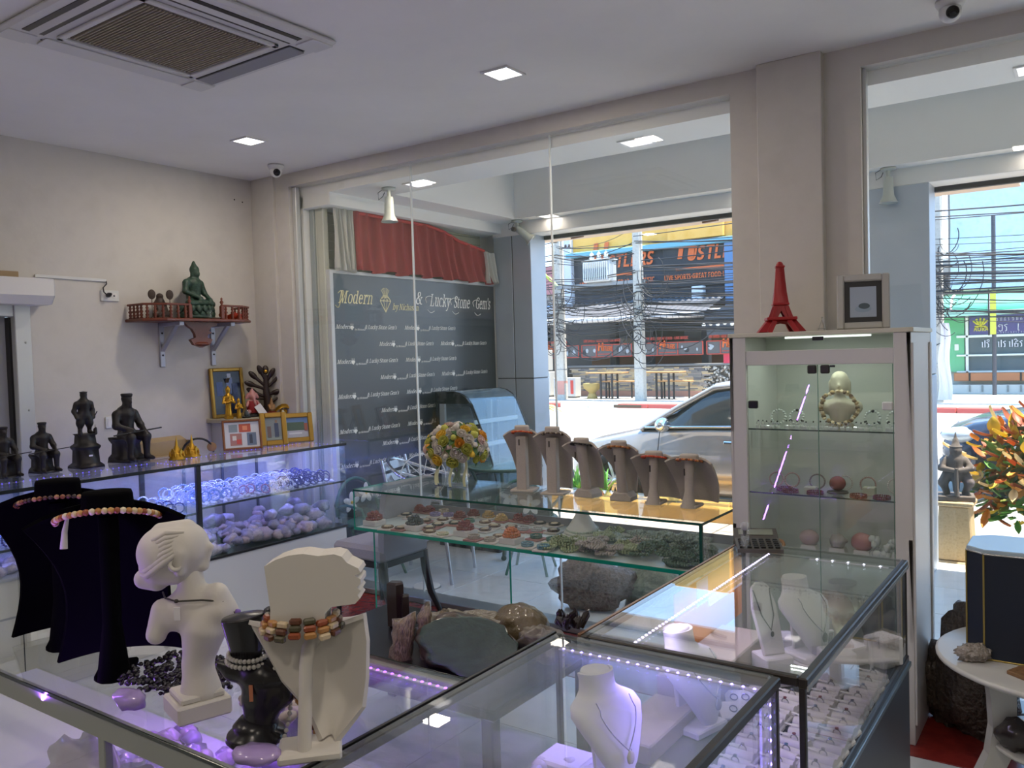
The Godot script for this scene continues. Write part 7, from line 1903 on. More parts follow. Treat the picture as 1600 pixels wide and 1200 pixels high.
func build_cabinet():
	var t := thing("display_cabinet", "white tall display cabinet with glass doors and lit glass shelves", "cabinet", V(0, 0, 0))
	var w := mt("cabinet_white", "cdccc9", 0.4)
	var ins := mt("cabinet_inside", "c3c9bf", 0.5)
	var X0 := 3.89; var X1 := 4.622; var Z0 := 0.08; var Z1 := 0.53
	part("top_board", G.new().span(V(X0 - 0.004, 1.642, Z0), V(X1 + 0.01, 1.66, Z1 + 0.006), 0.002), mt("cabinet_cream", "c9c6b6", 0.4), t)
	part("side", G.new().span(V(X0, 0, Z0), V(X0 + 0.018, 1.642, Z1), 0.002), w, t)
	part("side", G.new().span(V(X1 - 0.018, 0, Z0), V(X1, 1.642, Z1), 0.002), w, t)
	part("side_moulding", G.new().span(V(X1, 0.08, Z1 - 0.05), V(X1 + 0.008, 1.6, Z1 - 0.002), 0.002), w, t)
	part("side_moulding", G.new().span(V(X1, 0.08, Z0 + 0.002), V(X1 + 0.008, 1.6, Z0 + 0.04), 0.002), w, t)
	part("stile", G.new().span(V(X0, 0, Z1 - 0.018), V(X0 + 0.072, 1.642, Z1), 0.002), w, t)
	part("stile", G.new().span(V(X1 - 0.064, 0, Z1 - 0.018), V(X1, 1.642, Z1), 0.002), w, t)
	part("back_panel", G.new().span(V(X0 + 0.018, 0, Z0), V(X1 - 0.018, 1.642, Z0 + 0.01)), ins, t)
	part("top_rail", G.new().span(V(X0 + 0.072, 1.52, Z1 - 0.03), V(X1 - 0.064, 1.582, Z1 - 0.004), 0.002), w, t)
	part("base_box", G.new().span(V(X0 + 0.018, 0, Z0 + 0.01), V(X1 - 0.018, 0.3, Z1 - 0.02)), w, t)
	part("inner_side", G.new().span(V(X0 + 0.02, 0.3, Z0 + 0.012), V(X0 + 0.07, 1.525, Z1 - 0.03)), mt("inner_side_white", "c9cdc6", 0.4), t)
	# frosted LED bar under the inner ceiling lights the shelves
	part("light_bar", G.new().span(V(4.1, 1.632, 0.40), V(4.45, 1.64, 0.42)), glow("led_bar", "f4fff6", 1.2), t)
	lamp_area("bar_light", V(4.275, 1.628, 0.41), Vector2(0.35, 0.02), 0.1, Color("f0fff4"), Vector3.DOWN, t)
	part("lock_plate", G.new().box(V(4.27, 1.628, Z1 + 0.001), V(0.045, 0.016, 0.006), 0.001), black, t)
	var cg := pane("cabinet_glass", "a9cbb9", 0.04)
	for q in [[X0 + 0.076, 4.265], [4.27, X1 - 0.068]]:
		var d := part("door", G.new().span(V(q[0], 0.31, Z1 - 0.014), V(q[1], 1.518, Z1 - 0.008)), cg, t)
		part("door_edge", G.new().span(V(q[1] - 0.002, 0.31, Z1 - 0.015), V(q[1], 1.518, Z1 - 0.007)), mt("edge_green", "6f8f80", 0.2), d)
		part("hinge", G.new().box(V(q[0] + 0.025 if q[0] < 4.2 else q[1] - 0.02, 1.35, Z1 - 0.006), V(0.04, 0.034, 0.02), 0.004), black if q[0] < 4.2 else mt("hinge_white", "d5d6d3", 0.4), d)
		part("latch", G.new().box(V(q[1] - 0.022 if q[0] < 4.2 else q[0] + 0.026, 1.5, Z1 - 0.004), V(0.036, 0.036, 0.018), 0.005), mt("latch_grey", "3a3836", 0.4, 0.3), d)
	part("notice", G.new().box(V(4.325, 1.512, Z1 - 0.006), V(0.02, 0.008, 0.001)), black, t)
	for y in [1.245, 0.967, 0.7]:
		part("shelf", G.new().span(V(X0 + 0.072, y - 0.006, Z0 + 0.015), V(X1 - 0.02, y, Z1 - 0.022)), cg, t)
		part("shelf_edge", G.new().span(V(X0 + 0.072, y - 0.006, Z1 - 0.022), V(X1 - 0.06, y, Z1 - 0.0195)), mt("shelf_edge_dark", "22332d", 0.15), t)
	# top shelf: shell bust, crystal rings
	var bp := mt("bust_cream", "b9b49c", 0.65)
	var b := thing("small_bust", "small cream head and shoulders bust on the top cabinet shelf", "bust", V(4.305, 1.245, 0.33), 8)
	var B := [[V(-0.06, 0.085, 0), V(0.06, 0.085, 0), 0.032, 0.032], [V(0, 0.03, 0), V(0, 0.08, 0), 0.04, 0.05], [V(0, 0.1, 0), V(0, 0.15, 0.002), 0.022, 0.02], [V(0, 0.175, 0.006), V(0, 0.205, 0), 0.032, 0.036], [V(0, 0.165, 0.026), V(0, 0.16, 0.028), 0.012, 0.012], [V(0, 0.185, 0.042), V(0, 0.177, 0.046), 0.004, 0.005], [V(-0.034, 0.19, -0.004), V(-0.032, 0.15, -0.012), 0.012, 0.014], [V(0.034, 0.19, -0.004), V(0.032, 0.15, -0.012), 0.012, 0.014]]
	part("body", blob(B, 0.006, 0.012, G.new()), bp, b)
	part("base", G.new().lathe([Vector2(0, 0), Vector2(0.06, 0), Vector2(0.055, 0.012), Vector2(0.035, 0.02), Vector2(0.03, 0.035), Vector2(0, 0.035)], 20), bp, b)
	var nk := thing("shell_necklace", "thick shell and stone necklace draped over the small cream bust", "necklace", V(4.305, 1.245, 0.33), 8)
	var sh := [mt("shell_tan", "a08a5c", 0.5), mt("shell_cream", "c9bb95", 0.5), mt("shell_brown", "6d5636", 0.5)]
	var chip := rock(G.new(), Vector3.ZERO, V(0.011, 0.007, 0.009), 4, 0.5, 8, 6).mesh()
	for j in 44:
		var a := TAU * j / 44
		part("bead", chip, sh[j % 3], nk).transform = Transform3D(eul(rnd(0, 360), rnd(0, 360), 0), V(sin(a) * 0.072 + rnd(-0.006, 0.006), 0.085 + cos(a) * 0.07, 0.044 + 0.012 * (1 - absf(sin(a)))))
	var clear := mt("crystal_clear", "c9d1cc", 0.05); clear.metallic_specular = 0.9
	var blackb := mt("bead_black", "141416", 0.15)
	var cr := bead_ring(0.031, 0.006, 16).mesh()
	var bl := G.new().ball(Vector3.ZERO, V(0.007, 0.007, 0.007), 8, 6).mesh()
	var k := 0
	for q in [[4.045, 0], [4.125, 1], [4.44, 1], [4.53, 1]]:
		var o := thing("crystal_bracelet", ["clear crystal bracelet standing at the left of the top cabinet shelf", "thin crystal bracelet with three black beads left of the small bust", "shiny crystal bracelet with black beads right of the small bust", "crystal bracelet at the right end of the top cabinet shelf"][k], "bracelet", V(q[0], 1.285, 0.35))
		o.basis = eul(75, rnd(-10, 10), 0)
		part("beads", cr, clear, o)
		if q[1]:
			for j in 3:
				var a := PI / 2 + TAU * j / 3.0
				part("black_bead", bl, blackb, o).position = V(cos(a) * 0.031, 0, -sin(a) * 0.031)
		k += 1
	var trinket := thing("ring_stand", "small clear stand with a ring on the top cabinet shelf front", "ring stand", V(3.99, 1.245, 0.46))
	part("block", G.new().box(V(0, 0.006, 0), V(0.018, 0.012, 0.018), 0.002), clear, trinket)
	part("ring", G.new().ring(V(0, 0.02, 0), 0.008, 0.0014, 14, 5, eul(90, 0, 0)), steel, trinket)
	part("gem", G.new().ball(V(0, 0.03, 0), V(0.004, 0.004, 0.004), 6, 4), blackb, trinket)
	trinket.set_meta("group", "ring stands along the top cabinet shelf")
	for j in range(1, 24):
		dup(trinket, V(3.985 + 0.0242 * j, 1.245, 0.46 + rnd(-0.03, 0.03)), rnd(-40, 40))
	# second shelf
	var rosy := mt("quartz_rose", "b98f88", 0.12); rosy.clearcoat_enabled = true
	var rosem := [mt("bead_pinkish", "b59a90", 0.15), mt("bead_smoke", "8a8078", 0.15), mt("bead_white_q", "c9c4bb", 0.12)]
	var br := bead_ring(0.031, 0.0045, 26).mesh()
	k = 0
	for x in [4.025, 4.095, 4.205, 4.32, 4.415, 4.525]:
		var o := solo("quartz_bracelet", "%s quartz bracelet standing on the middle cabinet shelf, %s from the left" % [["pinkish", "pale pink", "smoky", "white", "pinkish brown", "clear"][k], ["first", "second", "third", "fourth", "fifth", "sixth"][k]], "bracelet", br, rosem[[0, 0, 1, 2, 0, 2][k]], V(x, 1.0, 0.33))
		o.basis = eul(78, rnd(-12, 12), 0)
		k += 1
	k = 0
	for q in [[4.195, 0.02], [4.435, 0.035]]:
		solo("riser_block", ["small pale riser block under the third quartz bracelet", "taller pale riser block before the fifth quartz bracelet"][k], "riser", G.new().box(V(0, q[1] / 2, 0), V(0.05, q[1], 0.04), 0.003), mt("riser_cream", "b5b8a2", 0.5), V(q[0], 0.967, 0.40))
		k += 1
	var ap := thing("red_stone_sphere", "dull red stone sphere on a dark base on the middle cabinet shelf", "stone sphere", V(4.305, 0.967, 0.39))
	part("sphere", G.new().ball(V(0, 0.04, 0), V(0.034, 0.031, 0.034), 20, 12), grain("stone_maroon", ["7c3a34", "91504a", "6b302c"], 0.25, V(14, 14, 14), 0.03), ap)
	part("base", G.new().lathe([Vector2(0, 0), Vector2(0.045, 0), Vector2(0.042, 0.006), Vector2(0.02, 0.01), Vector2(0, 0.012)], 22), mt("base_brown", "4a4038", 0.5), ap)
	var flat := bead_ring(0.03, 0.005, 22)
	flat.add(bead_ring(0.03, 0.004, 22).mesh(), Transform3D(Basis(), V(0, 0.008, 0)))
	var fm := flat.mesh()
	k = 0
	for q in [[4.09, 0.43], [4.13, 0.475], [4.235, 0.48], [4.41, 0.485], [4.50, 0.485]]:
		solo("bead_bangle", "dark red bead bangle lying at the front of the middle cabinet shelf, %s from left" % ["first", "second", "third", "fourth", "fifth"][k], "bangle", fm, mt("bead_garnet", "6d302c", 0.2), V(q[0], 0.972, q[1]))
		k += 1
	# lower shelf: bowls, discs, crystals
	k = 0
	for q in [[4.18, 0.042, "b09a96"], [4.40, 0.046, "b07a76"], [4.30, 0.036, "a8a49c"]]:
		var o := thing("quartz_disc", ["left pale pink quartz disc on the lower cabinet shelf", "right rose quartz disc on the lower cabinet shelf", "grey crystal lump between the two quartz discs"][k], "stone", V(q[0], 0.7, 0.38))
		var m := mt("quartz_" + q[2], q[2], 0.1); m.clearcoat_enabled = true
		part("stone", rock(G.new(), V(0, 0.025 + q[1] * 0.8, 0), V(q[1], q[1] * 0.85, 0.03), 80 + k, 0.08 if k < 2 else 0.5, 18, 12), m, o)
		part("stand", G.new().prism(PackedVector2Array([Vector2(-0.04, 0), Vector2(0.04, 0), Vector2(0.03, 0.028), Vector2(-0.03, 0.028)]), 0.05, Vector3.ZERO, Basis(), 0.003), mt("stand_white", "c5c6bf", 0.5), o)
		k += 1
	var cl := thing("crystal_heap", "heap of small clear crystals at the right end of the lower cabinet shelf", "crystals", V(4.5, 0.7, 0.40))
	for j in 26: part("crystal", rock(G.new(), V(rnd(-0.06, 0.05), 0.012 + rnd(0, 0.07) * (1.0 if j % 2 else 0.2), rnd(-0.05, 0.05)), V(rnd(0.012, 0.02), rnd(0.012, 0.022), rnd(0.012, 0.018)), j, 0.4, 8, 6), clear, cl)
	var ringb := thing("wood_ring", "small tan ring shaped stone on the lower cabinet shelf behind the calculator", "ring", V(4.06, 0.7, 0.42))
	part("band", G.new().ring(V(0, 0.022, 0), 0.02, 0.008, 18, 8, eul(60, 30, 0)), mt("ring_tan", "a87844", 0.4), ringb)
	var sp := thing("quartz_sphere", "big pale rose quartz sphere low in the cabinet", "stone sphere", V(4.26, 0.3, 0.36))
	part("sphere", G.new().ball(V(0, 0.13, 0), V(0.1, 0.1, 0.1), 28, 18), rosem[0], sp)
	part("stand", G.new().lathe([Vector2(0, 0), Vector2(0.07, 0), Vector2(0.05, 0.02), Vector2(0.06, 0.045), Vector2(0, 0.04)], 22), mats["base_brown"], sp)
	sp = thing("quartz_cluster", "grey crystal cluster low in the cabinet right of the sphere", "crystal cluster", V(4.46, 0.3, 0.36))
	part("cluster", rock(G.new(), V(0, 0.11, 0), V(0.07, 0.12, 0.06), 91, 0.7, 20, 14, 2.0), mats["bead_smoke"], sp)
	# things on the cabinet top
	var tw := thing("tower_figurine", "red lacquered lattice tower figurine standing on the cabinet top", "figurine", V(4.065, 1.66, 0.36), 24)
	var rd := mt("lacquer_bright_red", "9c1a1e", 0.4)
	for j in 4:
		var b2 := yaw(90.0 * j)
		part("leg", G.new().prism(PackedVector2Array([Vector2(0.098, 0), Vector2(0.062, 0), Vector2(0.05, 0.03), Vector2(0.032, 0.046), Vector2(0.0, 0.052), Vector2(-0.032, 0.046), Vector2(-0.05, 0.03), Vector2(-0.062, 0), Vector2(-0.098, 0), Vector2(-0.058, 0.062), Vector2(0.058, 0.062)]), 0.02, b2 * V(0, 0, 0.058), b2 * eul(-28, 0, 0), 0.002), rd, tw)
		part("upper_face", G.new().prism(PackedVector2Array([Vector2(0.052, 0.066), Vector2(0.02, 0.066), Vector2(0.0, 0.105), Vector2(-0.02, 0.066), Vector2(-0.052, 0.066), Vector2(-0.032, 0.128), Vector2(0.032, 0.128)]), 0.012, b2 * V(0, -0.006, 0.052), b2 * eul(-14, 0, 0), 0.001), rd, tw)
	part("platform", G.new().box(V(0, 0.062, 0), V(0.128, 0.014, 0.128), 0.003), rd, tw)
	part("platform", G.new().box(V(0, 0.126, 0), V(0.07, 0.01, 0.07), 0.003), rd, tw)
	part("shaft", G.new().lathe([Vector2(0.046, 0.128), Vector2(0.036, 0.18), Vector2(0.028, 0.24), Vector2(0.023, 0.29)], 4, Vector3.ZERO, yaw(45)), rd, tw)
	part("head_platform", G.new().box(V(0, 0.292, 0), V(0.04, 0.01, 0.04), 0.003), rd, tw)
	part("dome", G.new().lathe([Vector2(0.016, 0.296), Vector2(0.015, 0.305), Vector2(0.009, 0.313), Vector2(0, 0.316)], 14), rd, tw)
	var es := thing("mini_easel", "tiny silver wire easel between the red tower and the picture frame", "easel", V(4.255, 1.66, 0.40))
	for q in [[V(-0.016, 0, 0.012), V(0.002, 0.06, 0)], [V(0.018, 0, 0.012), V(-0.004, 0.06, 0)], [V(0, 0, -0.03), V(0, 0.05, 0)]]: part("leg", G.new().tube(q, 0.002, 6), mt("wire_silver", "a9a9a4", 0.3, 0.8), es)
	part("rest", G.new().tube([V(-0.016, 0.012, 0.012), V(0.016, 0.012, 0.012)], 0.002, 6), mats["wire_silver"], es)
	var f := picture_frame("stone_picture", "grey framed picture of a blue stone on the cabinet top", V(4.42, 1.66, 0.40), 12, 0.205, 0.235, 0.03, 11, mt("frame_grey", "a9a8a3", 0.4), mt("mat_black", "15171c", 0.5))
	print_patch(f, 0.0, 0.0, 0.102, 0.13, "8d9db0", "print", 0.0012)
	var bs: Basis = f.get_meta("tilt"); var o3: Vector3 = f.get_meta("centre")
	part("printed_stone", G.new().ball(o3 + bs * V(0.004, -0.018, 0.0017), V(0.022, 0.013, 0.0006), 18, 8, bs), mt("print_slate", "2b4654", 0.4), f)
	part("printed_ripple", G.new().ball(o3 + bs * V(0.0, -0.03, 0.0014), V(0.036, 0.016, 0.0005), 18, 8, bs), mt("print_ripple", "8198ab", 0.4), f)
func counter_frame(t: Node3D, a: Vector3, b: Vector3, glass_y: float, base_m: Material, fr: Material, near := true):
	# a counter on a solid base: corner posts, top rails, panes
	var y1 := b.y
	part("base", G.new().span(V(a.x, 0, a.z), V(b.x, glass_y, b.z), 0.004), base_m, t)
	part("deck", G.new().span(V(a.x + 0.01, glass_y, a.z + 0.01), V(b.x - 0.01, glass_y + 0.012, b.z - 0.01)), mt("deck_slate", "3f4448", 0.6), t)
	for x in [a.x, b.x - 0.02]:
		part("top_rail", G.new().span(V(x, y1 - 0.022, a.z), V(x + 0.02, y1, b.z), 0.003), fr, t)
		part("bottom_rail", G.new().span(V(x, glass_y - 0.006, a.z), V(x + 0.02, glass_y + 0.016, b.z), 0.003), fr, t)
		for z in [a.z, b.z - 0.014]: part("post", G.new().span(V(x + 0.002, glass_y, z), V(x + 0.016, y1 - 0.02, z + 0.014), 0.002), fr, t)
	for z in [a.z, b.z - 0.02]: part("top_rail", G.new().span(V(a.x + 0.02, y1 - 0.022, z), V(b.x - 0.02, y1, z + 0.02), 0.003), fr, t)
	part("top_glass", G.new().span(V(a.x + 0.012, y1 - 0.002, a.z + 0.012), V(b.x - 0.012, y1 + 0.006, b.z - 0.012)), mats["counter_glass"], t)
	part("side_glass", G.new().span(V(b.x - 0.012, glass_y + 0.01, a.z + 0.014), V(b.x - 0.006, y1 - 0.02, b.z - 0.014)), glass, t)
	part("side_glass", G.new().span(V(a.x + 0.006, glass_y + 0.01, a.z + 0.014), V(a.x + 0.012, y1 - 0.02, b.z - 0.014)), glass, t)
	part("end_glass", G.new().span(V(a.x + 0.016, glass_y + 0.01, a.z + 0.006), V(b.x - 0.016, y1 - 0.02, a.z + 0.012)), glass, t)
	if near: part("end_glass", G.new().span(V(a.x + 0.016, glass_y + 0.01, b.z - 0.012), V(b.x - 0.016, y1 - 0.02, b.z - 0.006)), glass, t)

func white_bust(label: String, at: Vector3, turn: float, s: float, m: Material) -> Node3D:
	var t := thing("neck_bust", label, "display bust", at, turn)
	var rows := []
	for q in [[0.03, 0.018, 0.075, 0.012], [0.06, 0.04, 0.07, 0.018], [0.1, 0.06, 0.055, 0.028], [0.14, 0.082, 0.035, 0.036], [0.17, 0.096, 0.015, 0.04], [0.185, 0.09, 0.0, 0.044], [0.198, 0.062, -0.014, 0.042], [0.212, 0.045, -0.022, 0.038], [0.24, 0.041, -0.026, 0.036], [0.255, 0.043, -0.03, 0.037]]:
		var row := PackedVector3Array()
		for c in 15:
			var a := lerpf(-0.08, PI + 0.08, c / 14.0)
			row.append(V(-cos(a) * q[1], q[0], q[2] - 0.03 + sin(a) * q[3]) * s)
		rows.append(row)
	part("chest", G.new().slab(rows, 0.007 * s), m, t)
	part("neck_cap", G.new().lathe([Vector2(0, 0.2), Vector2(0.036, 0.2), Vector2(0.04, 0.25), Vector2(0.037, 0.257), Vector2(0, 0.258)].map(func(p): return p * s), 20, V(0, 0, -0.056) * s, Basis(), 0.85), m, t)
	part("back_support", G.new().box(V(0, 0.09, -0.045) * s, V(0.05, 0.18, 0.012) * s, 0.003, eul(-8, 0, 0)), m, t)
	part("base", G.new().box(V(0, 0.01, 0.0) * s, V(0.13, 0.02, 0.12) * s, 0.004), m, t)
	t.set_meta("neck", V(0, 0.2, -0.03) * s); t.set_meta("nr", 0.05 * s)
	return t

func chain(label: String, st: Node3D, s: float, hex: String, gem: String):
	var t := thing("pendant_chain", label, "necklace", st.position, st.rotation_degrees.y)
	var m := mt("chain_" + hex, hex, 0.25, 0.8)
	var pts := []
	for j in 23:
		var f := -1.0 + j / 11.0
		pts.append(V(0.056 * sin(f * 1.45) * (1.0 if absf(f) < 0.9 else 0.9), 0.205 - 0.105 * pow(1 - absf(f), 0.85), 0.03 + 0.058 * pow(1 - absf(f), 0.6) - 0.016) * s)
	part("chain", G.new().tube(pts, 0.0016 * s, 5), m, t)
	part("pendant", rock(G.new(), pts[11] + V(0, -0.014, 0.006) * s, V(0.011, 0.016, 0.006) * s, 5, 0.2, 10, 8), mt("gem_" + gem, gem, 0.1), t)
	part("bail", G.new().ring(pts[11] + V(0, 0.002, 0.004) * s, 0.004 * s, 0.001 * s, 10, 5, eul(90, 0, 0)), m, t)

func ring_cushion() -> Node3D:
	var t := thing("ring_cushion", "white ring cushion with a silver ring in the right counter tray", "ring cushion", V(4.6, 0.6, 1.5), 0, "ring cushions in the right counter")
	var m := mt("cushion_white", "cfcdca", 0.75)
	part("roll", G.new().tube([V(-0.034, 0.016, 0.011), V(0.034, 0.016, 0.011)], 0.014, 10), m, t)
	part("roll", G.new().tube([V(-0.034, 0.016, -0.012), V(0.034, 0.016, -0.012)], 0.014, 10), m, t)
	part("tray", G.new().box(V(0, 0.007, 0), V(0.076, 0.014, 0.054), 0.004), m, t)
	part("ring", G.new().ring(V(0, 0.028, 0), 0.0095, 0.0016, 18, 6, eul(90, 0, 0)), mt("ring_silver", "a9abb0", 0.2, 0.95), t)
	part("gem", G.new().lathe([Vector2(0, 0), Vector2(0.005, 0.004), Vector2(0.0045, 0.007), Vector2(0, 0.008)], 8, V(0, 0.036, 0)), mt("ring_gem", "4a5468", 0.06), t)
	part("price_tag", G.new().box(V(-0.03, 0.034, 0.004), V(0.03, 0.0012, 0.009), 0.0, eul(0, 12, -8)), mt("tag_white", "d6d5d3", 0.7), t)
	return t

func build_counters():
	var wf := mt("bust_white", "d3d2d0", 0.55)
	var bl := mt("counter_dark", "25222b", 0.35)
	var fr := mt("frame_umber", "2d2925", 0.4, 0.3)
	# right counter
	var t := thing("right_counter", "long dark framed glass counter with white ring cushions by the cabinet", "counter", V(0, 0, 0))
	counter_frame(t, V(4.165, 0, 1.185), V(4.715, 0.9, 2.33), 0.575, bl, fr)
	part("rail_trim", G.new().span(V(4.157, 0.88, 1.18), V(4.166, 0.902, 2.33), 0.001), mt("trim_copper", "8a6a52", 0.35, 0.5), t)
	part("rail_trim", G.new().span(V(4.7145, 0.874, 1.185), V(4.7175, 0.884, 2.33)), mt("trim_silver", "a8a8a2", 0.3, 0.6), t)
	part("base_rail", G.new().span(V(4.71, 0.556, 1.185), V(4.722, 0.572, 2.33), 0.002), mt("trim_slate", "6b7a84", 0.3, 0.4), t)
	led_strip("white violet LED strip along the left edge of the right counter top", V(4.276, 0.875, 2.30), V(4.276, 0.875, 1.215), "cfc4ff", 0.16, "", 0.02)
	led_strip("white LED strip at the cabinet end of the right counter", V(4.41, 0.872, 1.205), V(4.66, 0.872, 1.205), "e6e6ff", 0.015, "", 0.045)
	# back board, steps and orange picture
	var dk := 0.587
	var ob := thing("orange_picture", "orange yellow printed board standing at the back of the right counter", "picture board", V(4.19, dk, 1.62))
	part("board", G.new().span(V(-0.006, 0.08, -0.36), V(0.0, 0.285, 0.2), 0.001), mt("board_orange", "c9761c", 0.6), ob)
	part("yellow_panel", G.new().span(V(0.0, 0.19, -0.36), V(0.002, 0.285, -0.05)), mt("board_yellow", "e0b45c", 0.6), ob)
	part("white_line", G.new().span(V(0.0, 0.182, -0.36), V(0.0025, 0.19, -0.06)), mt("line_white", "e3dfd2", 0.5), ob)
	part("white_line", G.new().span(V(0.0, 0.19, -0.06), V(0.0025, 0.21, -0.05)), mats["line_white"], ob)
	part("lattice_print", G.new().span(V(0.0, 0.205, -0.05), V(0.002, 0.285, 0.04)), mt("board_pale_blue", "b9c4d2", 0.6), ob)
	var cr := mt("step_cream", "a59c86", 0.65)
	solo("display_step", "long cream display step behind the white bust in the right counter", "display step", G.new().box(V(0, 0.05, 0), V(0.15, 0.1, 0.5), 0.004), cr, V(4.27, dk, 1.72))
	solo("display_step", "lower cream display step nearest the corner of the two counters", "display step", G.new().box(V(0, 0.025, 0), V(0.13, 0.05, 0.3), 0.004), cr, V(4.26, dk, 2.13))
	var wb := white_bust("white neck bust with a silver chain at the cabinet end of the right counter", V(4.48, dk + 0.055, 1.50), 62, 0.93, wf)
	solo("white_riser", "white block riser under the tilted bust in the right counter", "riser", G.new().box(V(0, 0.0275, 0), V(0.14, 0.055, 0.14), 0.004), wf, V(4.48, dk, 1.50), 62)
	chain("fine silver chain with a dark pendant on the cabinet end bust", wb, 0.93, "8d8f92", "4a4f52")
	var wb2 := white_bust("white neck bust low in the right counter beside the LED strip", V(4.33, dk, 2.02), 75, 1.0, wf)
	chain("thin pale cord necklace on the low white bust", wb2, 1.0, "b9b9b6", "9aa09f")
	var lb := thing("necklace_board", "leaning white necklace board with a dark chain in the right counter", "necklace board", V(4.42, dk, 1.63), 50)
	part("board", G.new().prism(PackedVector2Array([Vector2(-0.035, 0), Vector2(0.035, 0), Vector2(0.042, 0.14), Vector2(0.03, 0.2), Vector2(0.012, 0.215), Vector2(-0.012, 0.215), Vector2(-0.03, 0.2), Vector2(-0.042, 0.14)]), 0.014, V(0, 0.09, 0.0), eul(-22, 0, 0), 0.003), wf, lb)
	part("block", G.new().box(V(0, 0.045, -0.01), V(0.09, 0.09, 0.09), 0.004), wf, lb)
	part("chain", G.new().tube([V(-0.028, 0.27, -0.066), V(-0.02, 0.2, -0.03), V(0, 0.16, -0.012), V(0.02, 0.2, -0.03), V(0.028, 0.27, -0.066)], 0.0022, 5), mt("chain_dark", "3a3a3c", 0.3, 0.6), lb)
	part("pendant", G.new().ball(V(0, 0.15, -0.006), V(0.006, 0.009, 0.004), 8, 6), mt("pendant_dark", "22262c", 0.1), lb)
	var k := 0
	for q in [[V(4.58, dk, 1.55), 0.11, 40.0], [V(4.36, dk, 1.40), 0.075, 20.0], [V(4.66, dk, 1.30), 0.09, 62.0], [V(4.57, dk, 1.34), 0.06, 62.0]]:
		solo("white_riser", ["white cube riser beside the tilted neck bust", "white cube riser at the far left of the right counter", "white cube riser nearest the cabinet in the right counter", "lower white riser next to the one nearest the cabinet"][k], "riser", G.new().box(V(0, q[1] / 2, 0), V(0.09, q[1], 0.08), 0.005), wf, q[0], q[2])
		k += 1
	for q in [[V(4.52, dk, 1.43), "white earring stand before the cabinet end bust"], [V(4.65, dk, 1.42), "white earring stand among the ring cushions"]]:
		var e := thing("earring_stand", q[1], "earring stand", q[0], 50)
		part("pole", G.new().box(V(0, 0.06, 0), V(0.008, 0.12, 0.008), 0.001), wf, e)
		part("arm", G.new().box(V(0, 0.118, 0), V(0.05, 0.006, 0.012), 0.001), wf, e)
		part("foot", G.new().box(V(0, 0.005, 0), V(0.06, 0.01, 0.045), 0.002), wf, e)
		for x in [-0.02, 0.02]: part("earring", G.new().tube([V(x, 0.115, 0.008), V(x, 0.085, 0.008)], [0.001, 0.0035], 6), steel, e)
	# the ring cushions
	var proto := ring_cushion()
	var gems := ["4a5468", "7a3a40", "5c7a9a", "6f6f72"]
	var spots := [[4.665, 1.47], [4.665, 1.535], [4.665, 1.60], [4.665, 1.665], [4.665, 1.73], [4.665, 1.795], [4.58, 1.46], [4.582, 1.62], [4.58, 1.685], [4.585, 1.75], [4.59, 1.815], [4.59, 1.88], [4.595, 1.945], [4.59, 2.01], [4.59, 2.075], [4.59, 2.14], [4.672, 1.86], [4.672, 1.925], [4.672, 1.99], [4.672, 2.055], [4.672, 2.12], [4.672, 2.185], [4.672, 2.25], [4.59, 2.205], [4.505, 1.74], [4.505, 1.805], [4.50, 1.87], [4.50, 1.935], [4.50, 2.0], [4.42, 1.74], [4.50, 2.065], [4.50, 2.13], [4.505, 2.195], [4.59, 2.27], [4.50, 2.26]]
	for j in spots.size():
		var o: Node3D = proto if j == 0 else dup(proto, Vector3.ZERO)
		o.position = V(spots[j][0], dk, spots[j][1]); o.rotation_degrees.y = rnd(-9, 9) - 4
		if spots[j][0] < 4.52: o.position.y = dk
		if j % 4 and j > 0:
			var gm: MeshInstance3D = o.get_node("gem")
			gm.material_override = mt("ring_gem_" + gems[j % 4], gems[j % 4], 0.06)
	for q in [[V(4.40, dk, 1.86), 30.0, "white earring card with two dark hoops in the right counter"], [V(4.415, dk, 1.94), 40.0, "small white card with one ring beside the earring card"]]:
		var e := thing("earring_card", q[2], "jewellery card", q[0], q[1])
		part("card", G.new().prism(PackedVector2Array([Vector2(-0.04, 0), Vector2(0.04, 0), Vector2(0.04, 0.04), Vector2(0.025, 0.055), Vector2(-0.025, 0.055), Vector2(-0.04, 0.04)]), 0.006, V(0, 0.012, 0), eul(-62, 0, 0), 0.001), wf, e)
		for x in ([-0.016, 0.016] if q[1] < 35 else [0.0]): part("hoop", G.new().ring(V(x, 0.03, -0.022), 0.01, 0.0018, 16, 5, eul(28, 0, 0)), mats["chain_dark"], e)
	# calculator and bottle on the counter
	var ca := thing("calculator", "dark desk calculator with a sloped display on the right counter top", "calculator", V(4.245, 0.906, 1.245), 24)
	part("body", G.new().prism(PackedVector2Array([Vector2(-0.1, 0), Vector2(0.105, 0), Vector2(0.125, 0.035), Vector2(0.12, 0.038), Vector2(0.04, 0.02), Vector2(-0.1, 0.012)]), 0.15, V(0, 0, 0), eul(0, 90, 0), 0.002), mt("calc_dark", "4a4744", 0.4), ca)
	var key := G.new().box(Vector3.ZERO, V(0.016, 0.006, 0.012), 0.002).mesh()
	for r in 5:
		for c in 6: part("key", key, mt("key_black", "141416", 0.4), ca).transform = Transform3D(eul(4, 0, 0), V(-0.058 + c * 0.0232, 0.0165 + r * 0.0014, 0.082 - r * 0.0225))
	part("display", G.new().box(V(0, 0.031, -0.083), V(0.12, 0.003, 0.045), 0.001, eul(12, 0, 0)), mt("calc_screen", "7d8379", 0.15), ca)
	var bo := thing("spray_bottle", "small clear cylindrical bottle with liquid standing by the calculator", "bottle", V(4.232, 0.906, 1.335))
